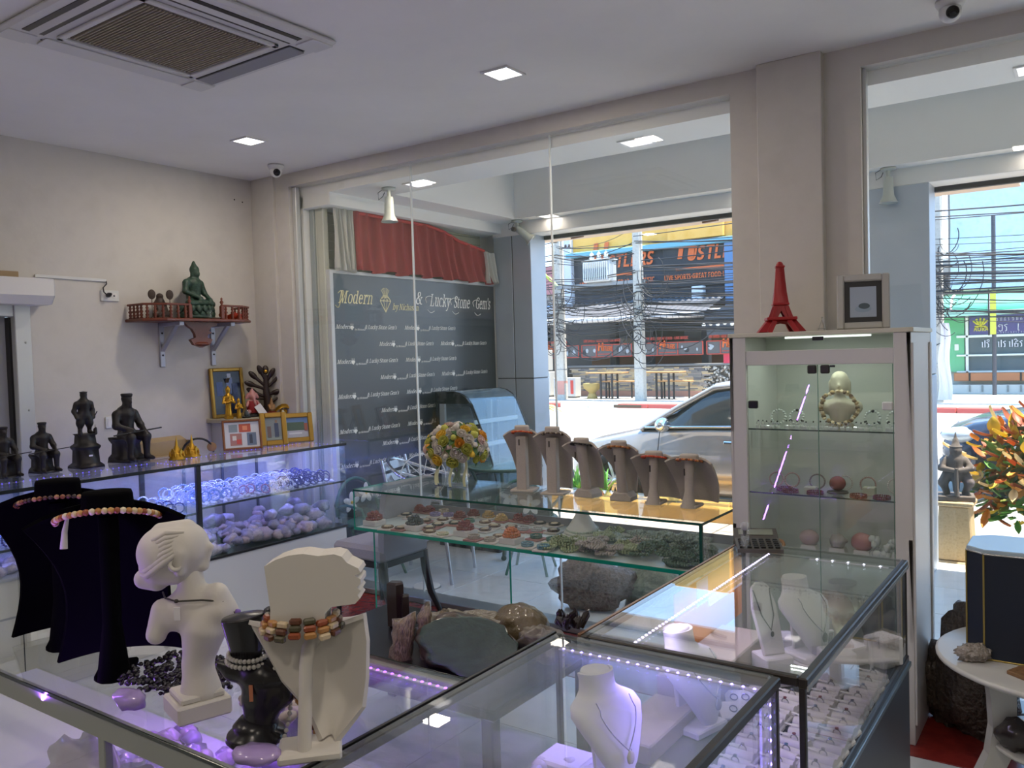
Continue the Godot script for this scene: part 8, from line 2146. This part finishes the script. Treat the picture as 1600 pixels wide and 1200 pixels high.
	part("body", G.new().lathe([Vector2(0, 0.001), Vector2(0.014, 0.001), Vector2(0.0145, 0.07), Vector2(0.011, 0.075)], 20), pane("bottle_glass", "c9d2d2", 0.12), bo)
	part("liquid", G.new().lathe([Vector2(0, 0.004), Vector2(0.0125, 0.004), Vector2(0.0125, 0.05), Vector2(0, 0.05)], 16), pane("liquid", "b9c4c4", 0.15), bo)
	part("cap", G.new().lathe([Vector2(0.0, 0.074), Vector2(0.013, 0.074), Vector2(0.013, 0.098), Vector2(0, 0.1)], 18), pane("cap_clear", "d8dcdc", 0.35), bo)
	part("pump", G.new().lathe([Vector2(0, 0.05), Vector2(0.006, 0.06), Vector2(0.007, 0.085), Vector2(0, 0.088)], 12), mt("pump_dark", "26282c", 0.4), bo)
	part("base_ring", G.new().ring(V(0, 0.004, 0), 0.0125, 0.002, 18, 5), black, bo)
	# front counter
	t = thing("front_counter", "near glass counter with violet LED edge at the bottom centre", "counter", V(0, 0, 0))
	counter_frame(t, V(4.105, 0, 2.345), V(4.665, 0.9, 3.75), 0.55, mt("counter_grey", "565a5c", 0.4), fr)
	part("rail_trim", G.new().span(V(4.098, 0.885, 2.345), V(4.106, 0.904, 3.75), 0.001), mt("trim_black", "121214", 0.3), t)
	led_strip("violet white LED strip along the far edge of the near counter", V(4.13, 0.872, 2.372), V(4.63, 0.872, 2.372), "8f7dff", 0.2, "", 0.024)
	led_strip("vertical violet LED strip in the corner post of the near counter", V(4.648, 0.86, 2.372), V(4.648, 0.58, 2.372), "8f7dff", 0.1, "", 0.024, V(-0.5, 0, 0.87).normalized())
	var w3 := white_bust("white neck bust with a pendant under the near counter's LED strip", V(4.32, 0.64, 2.47), 66, 0.92, wf)
	solo("white_riser", "white riser under the pendant bust in the near counter", "riser", G.new().box(V(0, 0.039, 0), V(0.15, 0.078, 0.1), 0.004), wf, V(4.33, 0.562, 2.455), 0)
	chain("fine silver chain with an oval pendant on the near counter bust", w3, 0.92, "9a9a9c", "b9b2a0")
	solo("display_step", "white stepped block at the far left of the near counter", "display step", G.new().span(V(-0.06, 0, -0.05), V(0.06, 0.09, 0.05), 0.006).span(V(-0.06, 0, 0.05), V(0.06, 0.045, 0.12), 0.006), wf, V(4.19, 0.562, 2.45))
	var cush2 := ["white ring cushion with a ring in the near counter, leftmost of the row", "white ring cushion with a ring in the near counter, second of the row", "white ring cushion with a ring in the near counter, third of the row", "white ring cushion with a ring in the near counter, fourth of the row", "white ring cushion with a ring in the near counter, fifth of the row", "white ring cushion with a ring in the near counter, last of the row"]
	for j in 6: dup(proto, V(4.45 + 0.085 * (j % 2), 0.562, 2.56 + 0.085 * (j / 2)), rnd(-15, 15), cush2[j], "ring cushions in the near counter")
	k = 0
	for q in [V(4.55, 0.562, 2.44), V(4.60, 0.562, 2.62)]:
		solo("white_riser", ["white riser behind the ring cushions of the near counter", "white riser at the right glass of the near counter"][k], "riser", G.new().box(V(0, 0.06, 0), V(0.06, 0.12, 0.06), 0.004), wf, q, 20)
		k += 1
	# clear tumbled stones
	var tm := []
	for q in ["a79fb3", "b3a5a0", "8f88a0", "c0bcc2"]:
		var m := mt("tumbled_" + q, q, 0.08); m.clearcoat_enabled = true
		tm.append(m)
	var ts := []
	for j in 5: ts.append(rock(G.new(), Vector3.ZERO, V(0.026, 0.019, 0.022), 140 + j, 0.4, 10, 7, 1.1).mesh())
	for j in 26:
		solo("tumbled_stone", "milky tumbled stone in the small heap inside the near counter", "stone", ts[j % 5], tm[j % 4], V(rnd(4.14, 4.30), 0.58 + 0.028 * (j % 3), rnd(2.46, 2.66)), rnd(0, 360), "tumbled stones in the near counter")
	# left front counter
	t = thing("left_counter", "pale framed glass counter at the lower left carrying the busts", "counter", V(0, 0, 0))
	var pf := mt("frame_pale", "8f928d", 0.4, 0.2)
	part("base", G.new().span(V(2.2, 0, 2.71), V(4.085, 0.55, 3.215), 0.004), mt("counter_pale", "b5b8b4", 0.4), t)
	part("deck", G.new().span(V(2.21, 0.55, 2.72), V(4.08, 0.562, 3.2)), mt("deck_pale", "c4c6cc", 0.4), t)
	for z in [2.70, 3.20]:
		part("top_rail", G.new().span(V(2.2, 0.845 if z > 3 else 0.875, z), V(4.09, 0.893, z + 0.02), 0.003), pf, t)
		part("glass_edge", G.new().span(V(2.2, 0.893, z + 0.02 if z > 3 else z - 0.004), V(4.09, 0.901, z + 0.024 if z > 3 else z), 0.001), mt("edge_black_green", "10201c", 0.15), t)
	part("top_glass", G.new().span(V(2.2, 0.893, 2.70), V(4.09, 0.9, 3.222)), mats["counter_glass"], t)
	part("front_glass", G.new().span(V(2.21, 0.56, 3.204), V(4.08, 0.85, 3.209)), glass, t)
	part("back_glass", G.new().span(V(2.21, 0.56, 2.708), V(4.08, 0.88, 2.713)), glass, t)
	part("end_glass", G.new().span(V(4.078, 0.56, 2.72), V(4.083, 0.88, 3.2)), glass, t)
	for x in [2.2, 2.9, 3.55, 4.065]: part("post", G.new().span(V(x, 0.55, 3.2), V(x + 0.025, 0.86, 3.218), 0.002), pf, t)
	led_strip("violet LED strip along the far edge of the lower left counter", V(3.0, 0.883, 2.73), V(4.075, 0.883, 2.73), "9a4dff", 0.4, "", 0.022)
	led_strip("violet LED strip under the near edge of the lower left counter, beneath the busts", V(2.6, 0.84, 3.188), V(4.06, 0.84, 3.188), "9a4dff", 0.5, "", 0.03, V(0, 0.8, -0.6).normalized())
	var am := []
	for q in ["6d5c80", "8a7aa0", "a892b0", "9a8f98"]:
		var m := mt("amethyst_" + q, q, 0.15); m.clearcoat_enabled = true
		am.append(m)
	for j in 120:
		var x := rnd(3.1, 4.04)
		var o := solo("tumbled_stone", "violet lit tumbled stone on the deck of the lower left counter", "stone", ts[j % 5], am[j % 4] if x < 3.75 else tm[j % 4], V(x, 0.58 + 0.03 * (j % 2), rnd(2.75, 3.17)), rnd(0, 360), "tumbled stones in the lower left counter")
		var s := rnd(0.9, 1.9)
		o.scale = V(s, s, s)
	for q in [[V(3.48, 0.562, 3.08), V(0.1, 0.08, 0.06), "big amethyst lump behind the front glass of the lower left counter", 0], [V(3.25, 0.562, 3.1), V(0.12, 0.09, 0.06), "grey green stone lump at the left of the lower left counter", 3], [V(3.72, 0.562, 3.1), V(0.07, 0.1, 0.05), "violet stone lump beneath the white head bust", 1]]:
		var lm := rock(G.new(), V(0, (q[1] as Vector3).y * 0.85, 0), q[1], 170 + q[3], 0.5, 20, 14)
		solo("stone_lump", q[2], "stone", lm, am[q[3]], q[0])
# screen-wide figures at the front: built in their own frames, turned to face away from the visitors' side
func build_front_busts():
	var wf: Material = mats["bust_white"]
	var plaster := mt("plaster_white", "c9c5bd", 0.7)
	# plaster head bust
	var t := thing("head_bust", "white plaster head bust looking right, on a square base", "bust", V(3.735, 0.9, 3.11), 35)
	part("base", G.new().box(V(0.0, 0.018, 0), V(0.105, 0.036, 0.105), 0.004, yaw(38)).box(V(0.0, 0.042, 0), V(0.085, 0.014, 0.085), 0.005, yaw(38)), plaster, t)
	var B := [[V(0.008, 0.045, 0), V(0.004, 0.1, 0), 0.04, 0.027], [V(0.004, 0.1, 0), V(0.02, 0.17, 0.0), 0.028, 0.045],
		[V(-0.03, 0.2, 0.0), V(0.05, 0.205, 0.0), 0.034, 0.032], [V(-0.058, 0.212, 0.008), V(-0.07, 0.165, 0.014), 0.022, 0.02], [V(-0.02, 0.225, 0), V(0.048, 0.238, 0), 0.026, 0.02], [V(0.048, 0.235, 0), V(0.078, 0.2, -0.008), 0.022, 0.01], [V(0.0, 0.22, 0.0), V(-0.004, 0.29, 0), 0.028, 0.024]]
	var g := blob(B, 0.0045, 0.013, G.new())
	B = [[V(-0.052, 0.325, 0), V(-0.015, 0.335, 0), 0.053, 0.05], [V(-0.06, 0.297, 0), V(-0.02, 0.297, 0), 0.038, 0.036], [V(-0.014, 0.33, 0), V(-0.006, 0.312, 0), 0.037, 0.03], [V(0.0, 0.35, 0), V(0.006, 0.342, 0), 0.022, 0.02], [V(0.018, 0.345, 0), V(0.04, 0.333, 0), 0.006, 0.0065], [V(0.03, 0.334, 0), V(0.034, 0.33, 0), 0.009, 0.008], [V(0.022, 0.318, 0), V(0.034, 0.318, 0), 0.008, 0.006], [V(0.022, 0.309, 0), V(0.032, 0.308, 0), 0.008, 0.0055], [V(0.008, 0.296, 0), V(0.024, 0.296, 0), 0.014, 0.011], [V(-0.095, 0.273, 0), V(-0.07, 0.27, 0), 0.02, 0.022], [V(-0.004, 0.33, 0.04), V(-0.008, 0.295, 0.038), 0.012, 0.01], [V(-0.06, 0.372, 0.0), V(-0.005, 0.376, 0.0), 0.012, 0.014], [V(0.004, 0.325, 0.022), V(0.002, 0.31, 0.02), 0.013, 0.012]]
	blob(B, 0.0035, 0.008, g)
	part("figure", g, plaster, t)
	for j in 7:
		var a := -0.9 + j * 0.33
		part("hair_lock", G.new().tube([V(0.0, 0.37 - 0.005 * j, 0.03 + 0.002 * j), V(-0.03, 0.372 - 0.009 * j, 0.04 + 0.0025 * j), V(-0.07, 0.35 - 0.01 * j, 0.034 + 0.002 * j), V(-0.098, 0.31 - 0.004 * j, 0.008)], [0.004, 0.0065, 0.0065, 0.005], 6), plaster, t)
	part("ear", G.new().ring(V(-0.012, 0.312, 0.047), 0.011, 0.0045, 14, 6, eul(80, 20, 0)), plaster, t)
	for s in [-1.0, 1.0]: part("eyelid", G.new().ball(V(0.024, 0.332, 0.017 * s), V(0.006, 0.005, 0.009), 10, 6), plaster, t)
	var nk := thing("cord_necklace", "thin dark cord with violet stones round the plaster head bust", "necklace", V(3.735, 0.9, 3.11), 35)
	part("cord", G.new().tube([V(-0.06, 0.245, 0.0), V(-0.045, 0.24, 0.025), V(-0.018, 0.236, 0.037), V(0.03, 0.236, 0.032), V(0.066, 0.228, 0.018), V(0.084, 0.2, 0.004), V(0.092, 0.17, -0.01), V(0.08, 0.14, -0.02)], 0.0018, 6), mt("cord_dark2", "3a3832", 0.7), nk)
	part("knot", G.new().ball(V(-0.018, 0.237, 0.038), V(0.005, 0.004, 0.004), 8, 6), mats["cord_dark2"], nk)
	part("paper_tag", G.new().box(V(-0.016, 0.213, 0.042), V(0.012, 0.026, 0.002), 0.0005), mats["tag_white"], nk)
	for j in 4: part("stone_bead", rock(G.new(), V(0.088 + 0.003 * sin(j * 2.0), 0.2 - 0.013 * j, 0.0 - 0.004 * j), V(0.007, 0.007, 0.007), j, 0.3, 8, 6), mt("bead_violet", "7a5fae", 0.15), nk)
	# abstract white head display seen from behind
	t = thing("profile_display", "flat white head profile necklace display on a pole base", "necklace display", V(4.075, 0.9, 3.10), 35)
	var P := func(px: float, py: float) -> Vector2: return Vector2((px - 520.0) / 880.0, (1168.0 - py) / 880.0)
	var outline := PackedVector2Array()
	for q in [[452, 868], [470, 858], [490, 852], [512, 850], [536, 854], [560, 852], [572, 856], [580, 866], [597, 875], [600, 882], [591, 886], [600, 892], [600, 899], [594, 904], [599, 910], [594, 917], [598, 922], [590, 930], [570, 932], [553, 934], [543, 944], [541, 975], [456, 975], [459, 935]]: outline.append(P.call(q[0], q[1]))
	part("head", G.new().prism(outline, 0.055, V(0, 0, -0.012), Basis(), 0.006), plaster, t)
	var rows := []
	var L := [Vector2(-0.1216, 0.233), Vector2(-0.098, 0.19), Vector2(-0.0625, 0.125), Vector2(-0.016, 0.075), Vector2(0.009, 0.0216)]
	var Rr := [Vector2(0.084, 0.2386), Vector2(0.09, 0.19), Vector2(0.0875, 0.125), Vector2(0.08, 0.075), Vector2(0.03, 0.018)]
	for r in 13:
		var f := r / 12.0 * 4.0
		var i0 := mini(3, int(f))
		var pl: Vector2 = (L[i0] as Vector2).lerp(L[i0 + 1], f - i0); var pr: Vector2 = (Rr[i0] as Vector2).lerp(Rr[i0 + 1], f - i0)
		var row := PackedVector3Array()
		for c in 13:
			var q := c / 12.0
			var p := pl.lerp(pr, q)
			var dip := (0.016 * (1.0 - pow(absf(2.0 * q - 1.0), 3.0))) * maxf(0.0, 1.0 - r / 3.0)
			row.append(V(p.x, p.y - dip, -0.03 - 0.035 * sin(q * PI) * (1 - 0.1 * f) + 0.006 * f))
		rows.append(row)
	part("chest", G.new().slab(rows, 0.01), plaster, t)
	var top := []
	for r in 4:
		var f := r / 3.0
		var row := PackedVector3Array()
		for c in 13:
			var q := c / 12.0
			var e: Vector3 = rows[0][c]
			row.append(e.lerp(V(lerpf(-0.072, 0.024, q), 0.222, -0.015 + 0.02 * sin(q * PI)), f))
		top.append(row)
	part("collar", G.new().slab(top, 0.008), plaster, t)
	part("pole", G.new().tube([V(-0.018, 0.012, 0.02), V(-0.014, 0.16, 0.0), V(-0.012, 0.185, -0.012), V(-0.006, 0.195, -0.03)], 0.0125, 12), plaster, t)
	part("base", G.new().box(V(-0.012, 0.008, 0.0), V(0.11, 0.016, 0.085), 0.004, yaw(12)), plaster, t)
	nk = thing("stone_necklace", "three strand brown and amber tube stone necklace on the flat white profile display", "necklace", V(4.075, 0.9, 3.10), 35)
	var sc := [mt("tube_brown", "5a3520", 0.3), mt("tube_amber", "a87840", 0.3), mt("tube_moss", "4a4630", 0.35), mt("tube_cream", "c0ad8c", 0.35), mt("tube_rust", "8a4526", 0.3)]
	for r in 3:
		for j in 11:
			var a := lerpf(-0.35, PI + 0.35, j / 10.0)
			var p := V(-0.022 + cos(a) * (0.062 + 0.004 * r), 0.243 - r * 0.011 + 0.004 * sin(j * 1.7), -0.012 + sin(a) * (0.042 + 0.005 * r))
			part("tube_bead", G.new().box(Vector3.ZERO, V(0.021, 0.0115, 0.0115), 0.003), sc[(j * 3 + r * 2) % 5], nk).transform = Transform3D(Basis(Vector3.UP, -a + PI / 2), p)
	for j in 8: part("hanging_bead", rock(G.new(), V(-0.05 + 0.006 * j, 0.085 - 0.012 * j, -0.055), V(0.008, 0.009, 0.007), j, 0.3, 8, 6), sc[j % 5], nk)
	# small black torso bust with bracelets
	t = thing("black_bust", "small glossy black neck bust on a round base wearing pale beads", "bust", V(3.938, 0.9, 3.125), 35)
	var gb := mt("black_gloss", "131216", 0.25)
	part("base", G.new().lathe([Vector2(0, 0), Vector2(0.05, 0), Vector2(0.055, 0.006), Vector2(0.052, 0.016), Vector2(0.04, 0.022), Vector2(0.042, 0.03), Vector2(0.028, 0.045), Vector2(0, 0.045)], 28), gb, t)
	B = [[V(0.008, 0.035, 0), V(0.006, 0.075, 0), 0.03, 0.026], [V(0.012, 0.085, 0), V(0.018, 0.115, 0), 0.034, 0.044], [V(-0.035, 0.13, 0), V(0.05, 0.122, 0), 0.02, 0.022], [V(-0.045, 0.137, 0), V(-0.062, 0.143, 0), 0.013, 0.009], [V(0.05, 0.115, 0), V(0.052, 0.085, 0), 0.024, 0.02], [V(0.05, 0.085, 0), V(0.028, 0.055, 0), 0.02, 0.018]]
	part("neck", G.new().lathe([Vector2(0.028, 0.12), Vector2(0.027, 0.15), Vector2(0.031, 0.18), Vector2(0.037, 0.21), Vector2(0.041, 0.228), Vector2(0.039, 0.233), Vector2(0, 0.236)], 24, V(-0.006, 0, 0), Basis(V(1, 0.12, 0), V(-0.04, 1, 0), V(0, 0, 0.75))), gb, t)
	part("neck_tip", G.new().ball(V(0.033, 0.24, 0), V(0.011, 0.008, 0.016), 10, 6), gb, t)
	part("torso", blob(B, 0.005, 0.014, G.new()), gb, t)
	nk = thing("pale_bracelets", "pale grey bead strands round the neck of the small black bust", "necklace", V(3.938, 0.9, 3.125), 35)
	var gm := mt("bead_fog", "a9a69f", 0.2)
	for r in 2:
		part("strand", bead_ring(0.036 + 0.003 * r, 0.0045, 30), gm, nk).transform = Transform3D(eul(4, 0, -4), V(-0.008, 0.162 - r * 0.01, 0))
	for j in 16: part("hanging_bead", G.new().ball(V(0.045 + 0.018 * sin(j * 0.16), 0.14 - j * 0.0085, 0.022 - 0.03 * sin(j * 0.2)), V(0.0045, 0.0045, 0.0045), 8, 6), gm, nk)
	part("price_tag", G.new().box(V(0.008, 0.105, 0.045), V(0.007, 0.03, 0.002), 0.0005), mt("tag_tan", "a8684a", 0.6), nk)
	# two tall black necklace stands
	var vel := mt("black_velvet", "060608", 0.9)
	vel.metallic_specular = 0.12
	var s1 := neck_stand("necklace_stand", "tall black velvet necklace stand, left one at the picture edge", vel, V(3.02, 0.9, 3.0), 236, 0.42, 0.155, 0.13, 3, "", 0.05)
	necklace("bead_choker", "brown and amber bead necklace on the left black stand", s1, ["4a2c1e", "7a4a2c", "a07a52", "2e1e18"], 0.0062, 46, 0.05, 1.7)
	var s2 := neck_stand("necklace_stand", "tall black velvet necklace stand, right one beside the plaster head bust", vel, V(3.32, 0.9, 3.03), 232, 0.42, 0.16, 0.135, 3, "", 0.06)
	var n2 := necklace("bead_choker", "thick cream and orange chip necklace on the right black stand", s2, ["c9b58a", "a8763c", "d3c6a6", "8a4a2a", "b98d4c"], 0.0078, 54, 0.065, 1.9)
	part("tassel", G.new().tube([(s2.get_meta("neck") as Vector3) + V(0.07, 0.0, -0.05), (s2.get_meta("neck") as Vector3) + V(0.078, -0.04, -0.055), (s2.get_meta("neck") as Vector3) + V(0.08, -0.075, -0.06)], [0.003, 0.006, 0.008], 8), mt("tassel_white", "b9b6ae", 0.8), n2)
	# loose pieces on the counter top
	g = G.new()
	for j in 420:
		var p := V(rnd(3.42, 3.7), 0.905, rnd(2.92, 3.12))
		rock(g, p + V(0, 0.012 * absf(sin(j * 1.3)), 0), V(rnd(0.005, 0.009), rnd(0.004, 0.007), rnd(0.005, 0.008)), j, 0.5, 6, 4)
	stuff(solo("black_chips", "heap of black stone chip strands on the counter between black stand and head bust", "stone chips", g, mt("chip_black", "1b191d", 0.25)))
	var vs := mt("stone_violet_clear", "a58fc9", 0.1); vs.clearcoat_enabled = true
	solo("quartz_block", "violet lit pale quartz block at the counter edge before the black chips", "quartz", rock(G.new(), V(0, 0.02, 0), V(0.042, 0.022, 0.02), 7, 0.3, 14, 10), vs, V(3.60, 0.9, 3.175), 10)
	solo("quartz_block", "violet lit pale quartz block under the small black bust's right side", "quartz", rock(G.new(), V(0, 0.014, 0), V(0.045, 0.016, 0.03), 8, 0.2, 14, 10), vs, V(4.01, 0.9, 3.18), 20)
	var ob := thing("orange_obelisk", "small orange and white stone pyramid behind the small black bust", "stone", V(3.80, 0.9, 2.95), 20)
	part("body", G.new().lathe([Vector2(0, 0), Vector2(0.045, 0), Vector2(0.03, 0.06), Vector2(0.004, 0.085), Vector2(0, 0.085)], 5), grain("calcite", ["b5845c", "cdb49a", "d3cbbd"], 0.3, V(9, 9, 9), 0.03), ob)
	solo("geode_slice", "dark rimmed violet geode slice behind the flat white profile display", "geode", rock(G.new(), V(0, 0.045, 0), V(0.035, 0.045, 0.014), 12, 0.2, 18, 12), grain("geode", ["6d5a80", "a899b8", "4a3a5c"], 0.2, V(18, 18, 18), 0.04), V(4.0, 0.9, 2.95), 30)
	var sf := thing("stone_figurine", "tiny grey carved stone figurine beside the small black bust", "figurine", V(3.985, 0.9, 3.03), 30)
	part("figure", blob([[V(0, 0.015, 0), V(0, 0.04, 0), 0.016, 0.012], [V(0, 0.058, 0), V(0, 0.064, 0), 0.011, 0.01], [V(-0.014, 0.04, 0), V(-0.02, 0.025, 0.005), 0.006, 0.005], [V(0.014, 0.04, 0), V(0.02, 0.025, 0.005), 0.006, 0.005]], 0.004, 0.006, G.new()), mt("figurine_grey", "8d8f96", 0.4), sf)
	part("base", G.new().lathe([Vector2(0, 0), Vector2(0.02, 0), Vector2(0.017, 0.008), Vector2(0, 0.008)], 14), mats["figurine_grey"], sf)
	var ts := rock(G.new(), Vector3.ZERO, V(0.018, 0.012, 0.015), 150, 0.4, 10, 7).mesh()
	var am: Material = mats["amethyst_a892b0"]; var pk: Material = mats["tumbled_b3a5a0"]
	for j in 40:
		var p := V(rnd(3.74, 3.96), 0.911, rnd(2.86, 3.06))
		if p.distance_to(V(3.8, 0.911, 2.95)) < 0.065 or p.distance_to(V(3.735, 0.911, 3.11)) < 0.09: continue
		solo("loose_pebble", "loose pale tumbled pebble on the counter top behind the busts", "stone", ts, am if j % 3 == 0 else pk, p, rnd(0, 360), "loose pebbles on the counter top")

func build_right_table():
	var t := thing("round_table", "low round white table with curved plank legs at the right edge", "table", V(5.12, 0, 0.56))
	var wt := mt("table_white", "cfcfcb", 0.35)
	part("tabletop", G.new().lathe([Vector2(0, 0.425), Vector2(0.4, 0.425), Vector2(0.415, 0.433), Vector2(0.415, 0.443), Vector2(0.405, 0.45), Vector2(0, 0.45)], 48), wt, t)
	for j in 3:
		var b := yaw([205.0, 325.0, 85.0][j])
		var pr := PackedVector2Array([Vector2(0.17, 0.425), Vector2(0.27, 0.425), Vector2(0.255, 0.3), Vector2(0.25, 0.2), Vector2(0.265, 0.1), Vector2(0.31, 0.0), Vector2(0.23, 0.0), Vector2(0.185, 0.1), Vector2(0.17, 0.2), Vector2(0.17, 0.3)])
		part("leg", G.new().prism(pr, 0.05, Vector3.ZERO, b, 0.005), wt, t)
		part("leg_bolt", G.new().ball(b * V(0.225, 0.15, 0.026), V(0.006, 0.006, 0.004), 8, 5), mt("bolt_dark", "4a4a48", 0.4, 0.5), t)
	part("lower_shelf", G.new().lathe([Vector2(0, 0.125), Vector2(0.24, 0.125), Vector2(0.245, 0.132), Vector2(0.24, 0.142), Vector2(0, 0.142)], 40), wt, t)
	var bx := thing("gift_box", "dark navy octagonal box with gold edges and a clear lid on the round table", "box", V(5.02, 0.45, 0.56), 0)
	var nv := mt("box_navy", "161f30", 0.5); var ge := mt("gold_edge", "b5a05a", 0.35, 0.7)
	var oct := PackedVector2Array([Vector2(-0.2, -0.09), Vector2(-0.14, -0.14), Vector2(0.2, -0.14), Vector2(0.26, -0.09), Vector2(0.26, 0.09), Vector2(0.2, 0.14), Vector2(-0.14, 0.14), Vector2(-0.2, 0.09)])
	part("body", G.new().prism(oct, 0.38, V(0, 0.192, 0), eul(90, 0, 0), 0.004), nv, bx)
	part("lid", G.new().prism(oct, 0.016, V(0, 0.392, 0), eul(90, 0, 0), 0.003), mt("lid_sky", "a9bccb", 0.06), bx)
	for j in 8:
		var p := oct[j]; var q := oct[(j + 1) % 8]
		part("edge_strip", G.new().tube([V(p.x, 0.384, p.y), V(q.x, 0.384, q.y)], 0.004, 6), mt("silver_edge", "b9bbbb", 0.25, 0.7), bx)
		part("edge_strip", G.new().tube([V(p.x, 0.002, p.y) * V(1.003, 1, 1.003), V(p.x, 0.382, p.y) * V(1.003, 1, 1.003)], 0.0035, 6), ge, bx)
		part("edge_strip", G.new().tube([V(p.x, 0.004, p.y), V(q.x, 0.004, q.y)], 0.0035, 6), ge, bx)
	var rk := grain("shell_rock", ["5c5248", "8d8478", "b3aca6", "6f6258"], 0.25, V(9, 9, 9), 0.02, 1.0)
	rk.clearcoat_enabled = true
	solo("polished_ore", "small silvery brown polished rock on the round table edge", "rock", rock(G.new(), V(0, 0.03, 0), V(0.06, 0.032, 0.035), 201, 0.55, 22, 14, 1.8), rk, V(4.85, 0.45, 0.73), 35)
	solo("wood_plaque", "flat brown wooden plaque lying on the round table", "plaque", G.new().prism(PackedVector2Array([Vector2(-0.08, -0.02), Vector2(-0.03, -0.07), Vector2(0.09, -0.06), Vector2(0.1, 0.05), Vector2(-0.02, 0.07)]), 0.014, V(0, 0.007, 0), eul(90, 0, 0), 0.002), grain("plaque_wood", ["7a5c3c", "8d6c48", "6d5034"], 0.6, V(4, 14, 4), 0.03), V(5.04, 0.45, 0.80), 20)
	var st := grain("stump_bark", ["2f2a26", "5c5249", "453c35", "7a7066"], 0.45, V(4, 3, 4), 0.03, 1.5)
	var gs := rock(G.new(), V(0, 0.23, 0), V(0.15, 0.28, 0.13), 220, 0.35, 22, 16, 1.6)
	solo("fossil_stump", "tall grey brown petrified stump behind the round table", "fossil stump", gs, st, V(4.80, 0.0, 0.26), 0)
	solo("fossil_stump", "shorter dark petrified stump beside the cabinet", "fossil stump", rock(G.new(), V(0, 0.16, 0), V(0.1, 0.19, 0.09), 223, 0.35, 20, 14, 1.6), st, V(4.70, 0.0, 0.22), 0)
	var k := 0
	for q in [V(4.98, 0.142, 0.68), V(5.12, 0.142, 0.62), V(5.2, 0.142, 0.72)]:
		solo("polished_ore", ["glossy dark rock on the lower shelf of the round table, left one", "glossy brown rock on the lower shelf of the round table, middle one", "glossy dark rock on the lower shelf of the round table, right one"][k], "rock", rock(G.new(), V(0, 0.05, 0), V(0.07, 0.055, 0.06), 230 + k, 0.4, 18, 12, 1.6), rk if k == 1 else mats["crystal_red_black"], q, 40 * k)
		k += 1
